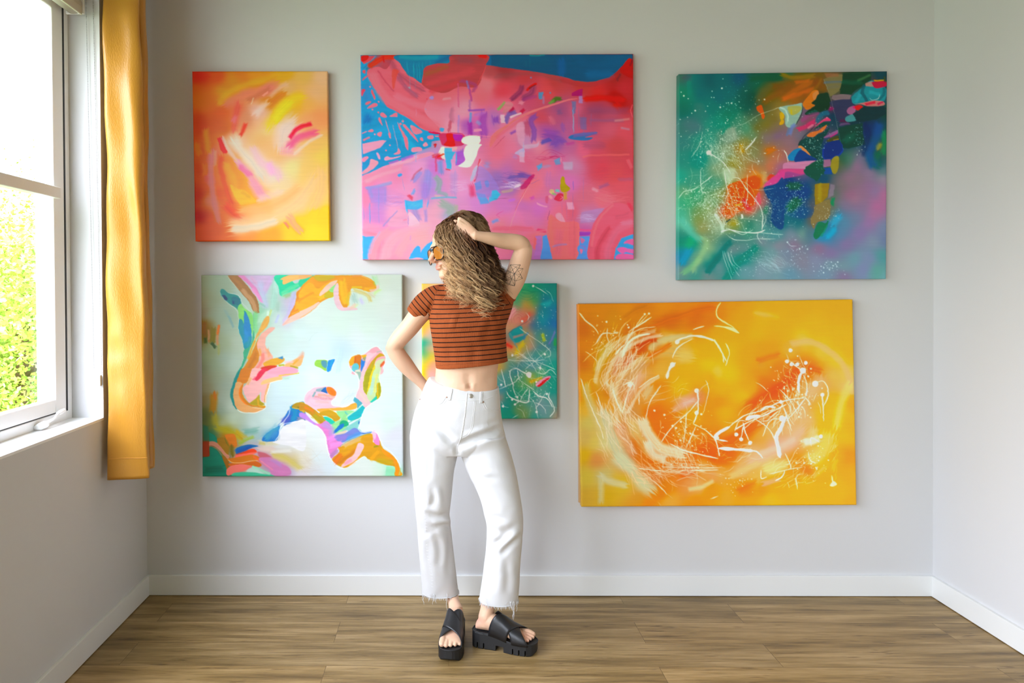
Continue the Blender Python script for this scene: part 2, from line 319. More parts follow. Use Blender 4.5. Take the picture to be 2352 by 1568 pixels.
ART['pink'] = ([(827.8,126.3),(1454.6,123.6),(1456.2,595.3),(832.4,596.6)], '''
@ 815 110 6.273
g 2878a8 200 800 2c80b8 400 1000 2f8cc0 200 1200 3494c8 600 1400 3090c4 900 1250 3070a8 150 600 2a6c98 120 300
g c85870 300 500 a84050 500 250 c06078 700 700 d87088 500 800 d87890 900 950 d87890 1200 1100 c86070 1300 600 a83840 1400 350 a03838 1150 350 c04850 1650 300 903840 1600 170 984048 1950 350 c86070 1800 700 d07080 1900 500
g c060a0 1750 1050 b868a8 1900 1100 d088a0 1600 900 9850a8 1650 1100 d890a8 1450 1150
@ 1130 110 6.2706
g 8c3038 150 300 a83840 500 420 a83c40 900 500 a83838 1300 560 902828 1800 400 981820 1950 200 a83038 1900 600 c04050 150 600 d06078 150 800 b04868 550 700 c04850 800 620 b83030 1500 700 a01810 1800 750
g 904060 1500 900 a84c68 1700 950 b85878 1200 900 b05070 900 950 884878 950 900 b84858 750 1000 a04868 1400 1050 c05870 1700 1150 c85060 1900 1200 b84850 1800 1400 c05070 1300 1250 a85888 1100 1150
g c87090 200 1100 c87898 350 1250 d06880 100 1400 d07090 300 1450 b080b0 480 1400 d08098 650 1450 8050a0 900 1350 b06090 1150 1400 d06080 1300 1450 a05098 800 1250 a068a8 50 1000
@ 815 350 6.03
g f080a0 200 400 ee88a8 400 300 e880a8 600 350 e090b8 700 500 d890c0 900 250 b078c8 250 550 a880c8 350 650 c080c0 300 850 d088b8 600 600 e098b8 550 800 c088c0 800 950 e0a0b8 950 1000 e0a0a8 900 1150 e898b0 600 1250 ee90a8 500 1400 f08098 250 1300
g b080c8 1000 500 9888c8 1020 400 d088b8 1300 400 d890c0 1500 500 d088b8 1500 800 c880c0 1700 700 d090c0 1350 250 e088a8 1600 250 c070c0 1150 250 d898b0 1150 800 e098b0 1150 950 9898b8 1280 850 f090b0 200 1080 e880a0 150 620
@ 1130 350 6.03
g d06880 100 50 c87090 100 200 b068a8 200 270 8868b0 100 350 9068b0 300 400 c06890 400 200 c86080 500 100 c86880 700 80 d07090 800 250 c070a0 850 400 c870b0 1050 400 c86090 1000 150 b880a8 1080 150 e07080 600 400 d87080 500 600
g c878b8 200 750 c070b0 450 750 d078a8 500 950 c870b8 650 800 e080b0 300 950 f07888 300 1060 f08090 100 1060 e07088 900 900 d06078 1100 850 c86880 1300 600 c84858 1500 200 c85058 1700 300 c04858 1900 200 c04c60 1400 100 cc5868 1800 500 c85868 1900 600
g d86878 1500 700 b870a0 1450 800 b888b8 1300 900 c060a0 1280 1080 c86478 1700 900 c86070 1800 1000 c85868 1500 1200 c86080 1700 1300 c85068 1450 1400 d06878 1000 1150 c86078 1150 1400 d07880 800 1300 b070b0 600 1380 e07078 600 1250
@ 815 110 6.273
q 3088c0 1 1 84 110 320 110 240 200 160 290 210 430 260 560 420 740 460 850 620 930 810 1040 950 1110 960 1170 1060 1200 1230 1230 1230 1330 1110 1350 1100 1420 960 1470 880 1520 700 1610 400 1710 240 1790 104 1850
p e080a0 1 2 108 1590 180 1560 195 1590 120 1650
p d890a8 1 2 215 1630 240 1600 300 1620 340 1650 270 1740 120 1820 108 1790 200 1700
p e090b0 1 2 430 1580 470 1560 520 1580 670 1555 560 1600 440 1620
s 3494cc .8 120 .8 .2 250 1300 600 1150 900 1220
s 3f74b8 .7 90 .9 .2 150 560 180 760
s 2a5cae .7 70 .9 .2 200 990 170 1060
s 38a4d0 .7 60 .8 .3 700 1300 800 1400 860 1450
p d04860 1 2 95 600 150 600 130 650 100 700
q d84858 1 2 85 115 300 115 240 180 130 235 95 190
p d02c20 1 5 90 120 200 110 180 170 110 200
s 3a64a0 .7 10 .6 .3 240 190 130 290
p d05060 1 2 110 330 150 320 150 370 120 360
s d05068 1 10 .2 .2 110 460 185 395
p d85868 1 2 240 600 262 620 295 720 280 740 240 650
p d86070 1 2 150 800 200 770 240 775 190 815 150 820
p d86880 1 2 175 870 260 800 320 800 325 830 280 850
d d86880 1 12 220 560 345 775 255 885
p d86880 1 2 320 925 350 920 345 950
p dc7088 1 2 365 950 410 930 465 990 430 1000 380 985
p dc7088 1 2 500 985 600 930 610 990 560 993
p dc7088 1 2 340 1030 365 1000 400 1120
p dc7890 1 2 190 1205 235 1170 270 1185 260 1212
p dc7890 1 2 325 1230 370 1205 395 1230 365 1280 325 1260
s d87088 1 8 .2 .2 110 1230 170 1205
s d87088 1 14 .4 .2 115 1330 210 1290
d dc7890 1 12 290 1245 505 1400 450 1475
t dc7890 1 9 440 1030 470 1130 500 1240 520 1300
p dc7890 1 2 480 1230 505 1215 522 1300 500 1290
t e090b0 1 5 550 1110 570 1230 600 1330 625 1450
p e88098 1 2 560 1530 610 1490 630 1440 655 1520
p dc7088 1 2 615 1070 690 1190 760 1320 770 1470 740 1440 700 1300 640 1150
p dc7088 1 2 690 1110 720 1100 830 1220 880 1290 915 1360 850 1300 740 1170
p dc7890 1 2 800 1115 880 1140 970 1210 860 1240
d dc7088 1 16 660 1095 690 1055
p dc7890 1 2 940 1300 975 1290 990 1335 950 1335
p dc7890 1 2 1050 1270 1130 1260 1125 1310 1060 1310
p e888a0 1 2 980 1400 1020 1355 1055 1400 1010 1420
s dc7890 1 10 .2 .1 1165 1275 1210 1272
p e888a8 1 2 830 1440 950 1430 960 1480 830 1500
q e090b0 1 3 110 1380 400 1325 455 1335 360 1440 115 1530
p d090b8 1 2 310 1515 340 1515 370 1600 340 1600
t 40b0c8 .7 4 690 960 685 1200 680 1460
t 50b0c8 .6 4 830 1020 810 1260
t 50b0c8 .6 4 880 1480 880 1560
p c85c70 1 2 185 400 200 310 330 270 460 300 560 120 600 110 700 300 830 420 960 510 1060 600 1120 640 1000 900 1240 1190 1060 1195 940 1150 800 1030 610 920 470 850 400 740 270 560
s d86c80 .9 75 .7 .35 250 380 330 560 470 740 700 880 950 1020 1180 1130
s d87088 .8 60 .8 .4 600 700 900 820 1200 880
s 904058 .65 60 .8 .5 500 160 620 360 800 500 980 600
s 9c4a68 .7 50 .8 .5 620 420 760 600 900 690
s b04058 .6 16 .8 .4 330 330 440 480 560 620
s 9a5878 .6 20 .9 .4 720 540 900 700
s d03018 .9 50 .6 .4 220 260 340 180 440 130 560 130
s b82020 .9 14 .7 .3 410 120 420 210
p e04838 .6 8 540 320 630 330 600 420 570 580 545 560
p 0c6c98 1 1.5 605 104 1400 104 1355 215 1180 230 1000 290 968 505 850 430 760 390 660 230
s 0a5488 .8 45 .8 .3 1180 220 1280 160 1380 120
s 1c84a0 .9 40 .7 .2 650 120 900 150 1180 120
t 2890a8 .8 9 750 190 770 380
t 2890a8 .8 12 850 200 850 450
t 2890a8 .8 10 895 220 900 460
t 2890a8 .8 10 925 200 940 480
t 2890a8 .8 9 975 200 975 330
t 2890a8 .8 6 1020 190 1025 250
t 2890a8 .8 6 1085 190 1085 240
t 7098b8 .6 5 790 370 795 590
t 5088b0 .5 5 870 440 875 600
p 8898b0 .8 3 765 565 800 560 795 590
q 0c5484 1 1.5 1900 104 2110 100 2110 275 1885 245
p a03c44 1 1.5 1000 290 1180 225 1360 215 1400 104 1910 104 1890 240 1850 360 1750 560 1500 560 1300 650 1080 600 965 515 985 400
s 803840 .6 60 .8 .4 1440 160 1850 170
s 7c4050 .5 60 .8 .3 1500 180 1700 190
s d02010 .9 30 .6 .4 1790 115 1900 130
s 806028 .4 50 .9 .5 1010 380 1180 320 1330 270
s b84450 .7 60 .8 .5 1050 520 1300 440 1700 330
s b83c48 .7 50 .8 .5 1100 620 1350 560 1480 500
t e05058 .9 4 1890 250 1850 360 1800 450 1750 550
t e86060 .8 4 700 310 770 390 850 450 985 535
t e86060 .8 4 985 390 965 500
s 903a70 .7 30 .7 .3 1520 480 1620 490 1740 540 1700 640
s b85078 .7 14 .5 .3 1490 520 1490 700 1500 850
s 9a3c80 .8 18 .6 .3 1640 540 1660 640 1680 760
s a06098 .8 22 .5 .3 1660 760 1660 900
s 8848a8 .8 20 .6 .3 1640 900 1700 900 1860 890
s 4888c8 .8 20 .6 .3 1670 930 1665 1080
s 6870b8 .7 16 .6 .3 1610 480 1640 580
p 9878b8 1 2 1070 720 1110 690 1140 710 1120 745
d c83850 1 9 1040 735
s a8607c .7 45 .8 .3 1400 880 1390 960 1400 1050
s b04860 .8 30 .7 .3 1380 1060 1360 1200
s a078b8 .8 16 .5 .3 1500 980 1490 1240
s 903098 .8 40 .6 .5 1660 1090 1660 1240
s 8038a0 .7 70 .7 .4 1860 960 1840 1080 1860 1250
s a868b8 .6 40 .8 .4 1750 960 1850 940
s 7898c8 .6 30 .8 .3 1760 1060 1800 1090
s e890a8 .9 22 .6 .4 1720 1190 1820 1180
p 4890c8 1 2 1225 1150 1290 1160 1270 1205 1235 1200
s d8a0b0 .5 22 .9 .3 1280 740 1370 730
t b090c0 .6 8 885 880 885 990
d 8888b8 .5 12 1020 880
p c00c50 1 2 1060 1200 1150 1205 1235 1235 1180 1245 1080 1225
p b83860 1 2 1235 1235 1560 1240 1560 1400 1300 1410 1240 1350
p c80010 1 3 1320 1240 1410 1240 1440 1370 1430 1420 1290 1400 1330 1330
p a030a0 .9 3 1420 1240 1550 1250 1530 1340 1440 1330
q e8a0a8 1 3 1240 1420 1480 1425 1470 1470 1340 1480
p ecd8d0 1 2 1560 1290 1680 1260 1800 1275 1790 1380 1650 1400 1545 1360
p e8dcd4 1 2 1620 1400 1820 1390 1790 1440 1700 1600 1600 1600 1560 1530
t f088a0 1 5 1060 1200 1280 1220 1550 1250 1700 1262 1960 1275
p e4d8d0 .9 3 1240 1430 1300 1440 1290 1560 1200 1560
s c01818 .9 12 .5 .4 1140 1400 1170 1390 1150 1430
s c84040 .8 30 .7 .5 1130 1560 1220 1530
q 58a8dc 1 4 1290 1440 1400 1440 1410 1600 1300 1600
s 8850c0 .8 50 .6 .4 1520 1480 1530 1560
@ 1130 110 6.2706
q 0a4870 1 1 -10 100 2030 88 2030 165 1975 150 1900 230 1800 340 1680 430 1500 480 1380 490 1200 470 1000 410 600 340 200 285 -10 255
s 084c70 .8 100 .8 .2 100 180 800 200
s 2a5494 .7 70 .7 .2 1000 180 1000 380
s 30609c .5 80 .9 .3 1400 380 1700 380
s 0a4c78 .7 70 .8 .2 1250 180 1500 250 1900 170
t 2c6c80 .6 5 545 150 548 320
t 2c6c80 .5 5 490 180 492 300
s 2a8088 .8 14 .6 .2 550 105 650 110 750 100
p a02018 1 3 1890 250 1975 150 2030 200 2035 430 1900 380 1850 330
s 602028 .8 20 .8 .3 1850 380 1800 470
s 601028 .8 14 .8 .3 2020 170 1990 260
s 784048 .4 50 .9 .4 60 400 600 370 1000 460
s 983038 .7 40 .8 .4 1000 460 1250 520 1500 510 1750 430
s 702850 .85 40 .7 .4 280 740 400 640 430 550
s 703058 .85 45 .7 .5 450 720 560 660 600 570
s c02018 .9 22 .6 .4 500 610 570 550 640 510
s 501820 .8 8 .6 .4 530 590 630 530
s 803070 .7 30 .8 .5 450 740 640 700
q 4880b0 .9 3 665 640 740 630 720 740 680 740
s 9070a0 .8 20 .8 .4 740 700 740 800
d 6070a0 .8 14 840 645 560 430
s 406020 .95 35 .4 .3 870 770 930 730 990 730
s 5c9040 .9 25 .5 .3 830 800 890 760
s 60a050 .8 22 .6 .3 90 880 140 830 180 790
p b87080 .9 6 200 780 300 800 270 880 160 940
s c88098 .8 40 .7 .3 400 800 450 780
s 980c30 .85 30 .6 .4 260 930 310 870
s b01838 .8 30 .6 .4 430 920 460 890
s 7840a0 .85 55 .7 .4 50 1000 60 1080
s 6050a0 .85 40 .7 .4 200 1070 240 960 340 930
q d0b0c0 .8 8 120 960 180 960 190 1080 130 1080
s e0c8d0 .8 16 .6 .5 270 1000 420 940
s 7848a0 .85 45 .6 .4 640 970 560 1040 600 1180 600 1340
s a04060 .7 50 .8 .3 500 1060 530 1250
s 8050a0 .7 40 .7 .4 1010 1100 1030 1180
s 704c80 .7 50 .8 .3 950 930 1000 920
s c06880 .6 50 .8 .3 850 1020 880 1080
s 7844a0 .7 80 .8 .4 780 1240 920 1260
s 4848a8 .85 36 .7 .5 720 1360 840 1320
s 7048a0 .85 60 .7 .5 880 1400 960 1330 1040 1360
s b04090 .6 30 .8 .4 1080 1380 1180 1370
p 3068a8 .95 4 1100 1290 1200 1240 1520 1215 1400 1265 1340 1290 1450 1290 1380 1330 1200 1325
s 7858a0 .8 30 .8 .5 1180 1260 1500 1225
q 5068a0 .7 10 1150 770 1215 770 1200 940 1160 960
t 70a8d0 .9 8 1170 850 1172 1220
t 90b8d8 .7 4 1180 980 1180 1210
q 9878b8 .8 5 1255 660 1300 660 1310 800 1250 790
q 980860 .95 6 1150 650 1250 600 1305 590 1300 690 1150 690
q 5060a8 .5 14 1265 1000 1360 1000 1360 1180 1275 1170
t 5070b0 .7 4 1250 850 1250 1200
t 5070b0 .7 4 1320 950 1320 1260
t 5070b0 .7 4 1430 950 1420 1150
t 7068a0 .6 5 1350 1000 1352 1200
s c02010 .8 50 .8 .4 1340 740 1600 720 1900 750
s c82818 .7 60 .8 .5 1780 800 1830 860
s 784068 .5 60 .9 .5 1400 900 1700 900 1950 900
s 785080 .5 30 .9 .5 1400 1040 1900 1040
s c89090 .6 20 .8 .5 1770 1050 1980 1020
s b088a8 .7 20 .8 .5 1860 1150 1980 1170
p f07078 1 3 -20 1430 120 1230 330 1060 560 940 820 850 1100 760 1240 730 1100 740 900 800 640 880 420 970 200 1110 60 1200 -20 1300
s d86070 .7 30 .8 .4 60 1290 250 1150 500 990
t 801838 .8 4 110 1340 190 1270
t 801838 .7 3 20 1440 130 1330
s 7840a0 .8 24 .7 .4 270 1230 340 1190
p c890b0 .7 10 350 1120 460 1080 460 1400 380 1350
p c098b8 .9 6 440 1400 640 1380 680 1330 660 1420 480 1450
p b0a0c8 .9 5 330 1510 460 1440 460 1568 360 1530
t 90a0d0 .8 12 455 1350 450 1560
s f06878 .7 8 .5 .3 2025 820 2000 900 2025 1000
q e04848 .9 3 2025 1000 2040 1000 2040 1568 2030 1568
s 804068 .35 70 .9 .4 1350 1400 1600 1400
@ 815 350 6.03
p f088a8 1 2 100 330 300 250 500 160 800 60 1000 0 1100 10 1000 60 700 150 620 230 300 370 100 470
s f098b0 .8 30 .7 .5 150 400 400 300 640 230
s e4a0c0 .8 30 .8 .5 500 170 700 130 860 60
s b060b8 .9 16 .6 .5 480 150 600 115
s a860c0 .8 26 .6 .5 650 100 800 50
t 58a8e0 .8 6 845 0 845 130
t 7090c8 .7 7 650 300 665 430 690 530
p 4890d0 1 2 590 310 640 285 660 310 620 340
s 6890c8 .95 26 .6 .5 170 490 320 470 500 420
q a080c8 .65 15 170 470 440 470 440 690 220 700
s 8888c8 .7 30 .8 .5 200 500 240 620
t 7888c8 .7 8 330 480 330 980
t 7888c8 .7 8 420 500 415 720
t 5090d0 .8 12 205 700 210 1000
t 7888c8 .6 8 120 750 125 950
w 30 c8a0d8 .6 3 260 0 5 420 590 720 820
w 20 a070b8 .5 3 260 0 5 420 560 720 720
s 7880c8 .8 40 .7 .4 810 400 860 330 920 270
s c06080 .7 16 .6 .4 790 380 840 290 930 215
s 8c84cc .8 60 .7 .3 1020 270 1010 420 980 600
s a078c8 .7 60 .8 .3 980 430 970 640
q c83860 .9 4 1100 60 1160 20 1240 60 1230 110 1120 90
s 7888c8 .9 45 .6 .3 1180 130 1190 280
s c84870 .8 16 .5 .5 1120 80 1130 260
s d83018 .8 16 .5 .5 1150 60 1230 20
q e0d4d0 .9 3 1190 60 1240 30 1250 100 1210 90
q 4ca0dc 1 3 1250 -10 1400 -10 1330 100 1340 230 1270 220
q a058c0 .95 4 1400 -10 1500 -10 1530 100 1480 170 1390 180
t 50a0e0 .9 14 1410 0 1400 160
p dcd4d4 1 2 1520 -20 1690 -20 1660 100 1590 200 1430 190 1530 110
s c84050 .8 12 .5 .5 1260 230 1320 240
p a8b0d0 .8 3 1640 240 1700 180 1660 340 1600 400
s d83840 .8 10 .4 .5 1730 90 1700 220 1690 340 1650 400
t e8e0e0 .7 4 1760 110 1700 190
s 8888c8 .7 60 .8 .3 1810 170 1850 180
q 4890d0 .9 6 1660 430 1740 390 1760 500 1680 530
p 4890d0 .9 4 1800 400 1850 390 1860 470 1820 480
s 8a98a0 .95 50 .5 .3 1130 350 1170 420 1150 520
s 7ea0a0 .7 30 .6 .3 1150 540 1230 570 1280 600
s c8a8a0 .8 18 .6 .3 1120 600 1180 610
s 58a8c8 .8 14 .6 .4 1060 640 1230 620 1400 625
s a08cc8 .5 60 .8 .4 1370 300 1380 560
w 14 e8c8e0 .7 3 180 0 4 1380 400 1500 560
q 4ca4dc .95 5 690 660 800 680 940 650 940 760 850 800 700 780
t 4ca4dc .9 20 700 680 730 860
t 4c98dc .9 16 1020 660 1000 760
w 14 70c0e8 .7 3 160 -25 8 720 680 940 780
s 9888c0 .8 50 .8 .3 820 800 890 940
s a088c8 .7 30 .8 .3 980 800 990 960
p ecb4c8 .9 4 740 850 790 840 900 1000 740 1020
s d03858 .8 12 .5 .5 670 940 720 930
p d89ab4 .7 6 580 800 720 820 740 1000 460 1010
s a088c0 .8 12 .7 .3 390 1020 480 920 590 810
t 9c78c0 .8 8 740 880 738 1030
s c83850 .8 30 .8 .4 750 600 800 640
s 5898d8 .8 24 .6 .4 800 580 830 520
s 90a098 .85 70 .6 .3 1200 700 1330 780 1300 860
s a0a090 .8 30 .5 .3 1400 740 1400 820
s d03860 .7 50 .8 .3 1610 460 1640 600
q 4898d8 .75 12 1680 560 1800 580 1870 700 1740 720
p 50a8d8 .9 4 1890 560 1960 530 1990 600 1940 650 1860 680
p 9078c8 .6 10 1700 200 1880 300 2000 560 1700 600
q 4ca0e0 1 1.5 105 1145 150 1165 280 1155 230 1270 190 1400 195 1480 105 1480
s f08098 .9 30 .4 .5 110 1090 200 1120 290 1140
s f090b0 .8 60 .7 .5 130 1050 340 1030
s f098a8 .8 70 .5 .4 240 1480 260 1330 340 1180 480 1080
s a0a0c8 .6 20 .8 .4 210 1400 260 1240 350 1100
t 8898d0 .7 6 370 1230 370 1300
s f0a0b0 .8 90 .6 .4 420 1460 480 1260 640 1120 1000 1040
s e8a0a8 .6 80 .7 .4 600 1420 760 1180 1000 1120
s c890c8 .6 10 .6 .3 770 1150 770 1220
p 4ca0e0 1 2 750 1480 800 1370 870 1290 910 1330 900 1420 870 1480
p 4ca0e0 1 2 890 1480 960 1310 1090 1220 1150 1200 1180 1480
p f0a0b0 .9 3 700 1480 780 1470 880 1455 950 1480
@ 1130 350 6.03
s a878b0 .8 40 .8 .4 300 60 350 60
q c8a0c0 .7 10 380 0 450 -20 450 140 380 130
w 16 b01850 .7 4 300 -2 5 540 30 900 90
s c87090 .7 40 .8 .4 500 60 800 50
q 6888b8 .95 8 860 110 940 70 950 160 880 170
q 5c90c8 .95 12 620 190 690 145 700 200 640 250
s 9888b8 .6 30 .8 .3 720 200 800 190
t e8c8c8 .9 5 955 60 960 130
q b0a0c0 .7 14 980 130 1120 130 1120 240 1000 240
w 30 7050a0 .7 5 300 -4 6 100 260 560 440
s 6848a0 .8 40 .7 .5 380 300 540 340
s 6050a0 .7 30 .7 .5 250 340 440 330
w 26 e8d8e8 .8 3 200 3 8 150 380 400 500
p d8c8d8 .8 4 300 480 370 430 400 460 330 490
p b02860 .8 8 390 490 540 320 590 330 480 490
s b06098 .6 20 .8 .5 160 400 220 420
q 48a8d0 .9 6 0 530 60 520 120 580 70 650 0 670
s b8a080 .7 26 .7 .4 150 540 280 520
s c040c0 .5 30 .8 .3 540 640 580 620
s b868d0 .7 26 .8 .3 240 670 310 650
t 701838 .6 3 30 640 230 630
t d04088 .8 6 60 870 100 840 160 810
t d04088 .8 5 60 870 110 900
s 5890d8 .8 30 .7 .4 0 970 90 930
t f8a0a0 1 6 570 360 430 600 330 800 270 980 235 1090
t c03048 .8 3 560 370 420 600 320 800
s c070a8 .7 60 .8 .4 780 300 780 440
p a89018 1 3 960 350 1000 340 1020 430 1080 500 1020 550 950 520
s c09040 .9 30 .6 .3 1020 560 1020 650
p c8b878 .8 8 810 510 860 520 850 580 800 560
q 70b8b8 .95 5 880 510 930 510 940 550 880 545
s 80a870 .9 16 .5 .3 840 570 880 580
p c83850 .95 4 860 640 920 570 990 580 960 670 880 660
t e8e0e8 .9 4 940 650 980 620 950 600
s e8a0a8 .8 24 .7 .3 800 600 830 640
p c85878 .8 5 740 620 780 600 770 700 740 690
q e098b8 .9 8 1030 690 1120 690 1140 790 1050 790
p e898b0 .95 6 880 860 950 840 1010 950 1000 1030 920 990
s e0a0b0 .8 14 .7 .3 620 700 700 740 760 750
t 501838 .8 4 800 800 770 930
t 5858c0 .95 6 1128 400 1126 520
t 9060a0 .7 4 1124 560 1118 920
t a070b0 .6 4 970 700 965 980
t a070b0 .6 5 1270 340 1265 680
t a070b0 .6 5 1030 700 1035 920
s 985890 .6 30 .8 .5 1500 480 1600 440
s d8a0b8 .7 30 .8 .3 1400 510 1460 530
s 985888 .4 30 .9 .4 1760 370 1940 380
q b080b8 .8 8 1240 830 1440 780 1560 770 1420 960 1220 980
w 26 c8b0d8 .7 4 150 0 5 1230 840 1420 990
w 30 e08890 .5 3 300 0 6 1350 500 1900 760
w 40 b84860 .35 4 350 -5 12 1250 50 1900 480
s e07070 .6 14 .6 .5 1260 60 1400 40 1900 30
s e06878 .8 30 .7 .5 1890 120 1930 200
s d84058 .8 40 .7 .4 1900 720 1930 790
s f06880 .8 40 .7 .5 30 1060 300 1050 560 1060
s e04070 .9 26 .6 .5 630 1070 740 1090
t f8b0b0 .7 3 620 1130 760 1130
s f07888 .9 14 .6 .5 620 1090 750 1080
p e07078 1 3 780 940 820 860 960 960 1150 960 1215 1050 1190 1480 840 1480 800 1300 770 1150
s d06880 .7 70 .7 .4 940 1100 900 1400
s f07878 .8 30 .7 .4 810 900 820 1150 850 1350
s d86878 .8 80 .7 .4 1120 1000 1120 1400
s 9880c0 .7 16 .7 .5 840 1310 920 1280 1030 1270
q 5c90dc 1 2 665 1480 700 1300 700 1160 760 1140 800 1300 835 1480
q b070b8 .9 5 600 1160 690 1150 690 1300 665 1480 570 1480 600 1350
q e86870 .9 5 590 1160 620 1200 600 1350 570 1320
q 9848b0 1 2 1210 1100 1370 1105 1350 1150 1210 1155
s e05888 .9 16 .7 .3 1210 1070 1380 1080
q 5c90dc 1 2 1215 1165 1355 1160 1335 1480 1170 1480 1200 1400 1180 1320 1210 1270
p c870a0 1 3 1230 1180 1290 1220 1240 1260
p d87098 1 3 1220 1340 1260 1350 1230 1410
s 9078c8 .7 18 .7 .3 1230 1290 1280 1310 1290 1370
p d86078 1 2 1340 1480 1350 1200 1400 1000 1500 850 1650 720 1780 700 1880 740 1960 900 1960 1130 1860 1160 1790 1190 1740 1280 1700 1400 1690 1480
s c84c60 .9 45 .7 .4 1450 1480 1470 1300 1560 1140 1620 1050
s e87080 .9 20 .6 .4 1380 1300 1430 1060 1520 880 1680 730
s cc6c88 .8 60 .7 .4 1600 1480 1620 1300 1740 1080 1900 1000
s c05870 .7 50 .8 .4 1700 900 1900 860
s d880a0 .7 40 .8 .4 1800 980 1950 960
q 4898d8 1 2 1690 1480 1710 1340 1790 1190 1870 1160 1960 1130 1960 1480
p d868a0 1 3 1820 1260 1870 1215 1960 1200 1960 1280 1880 1260
p d868a8 1 3 1730 1340 1800 1310 1900 1330 1960 1330 1960 1400 1860 1380 1800 1400
p d868a0 1 3 1730 1420 1820 1400 1960 1420 1960 1480 1730 1480
q 5090d0 .9 5 1880 1300 1960 1310 1960 1340 1870 1330
''', 9)
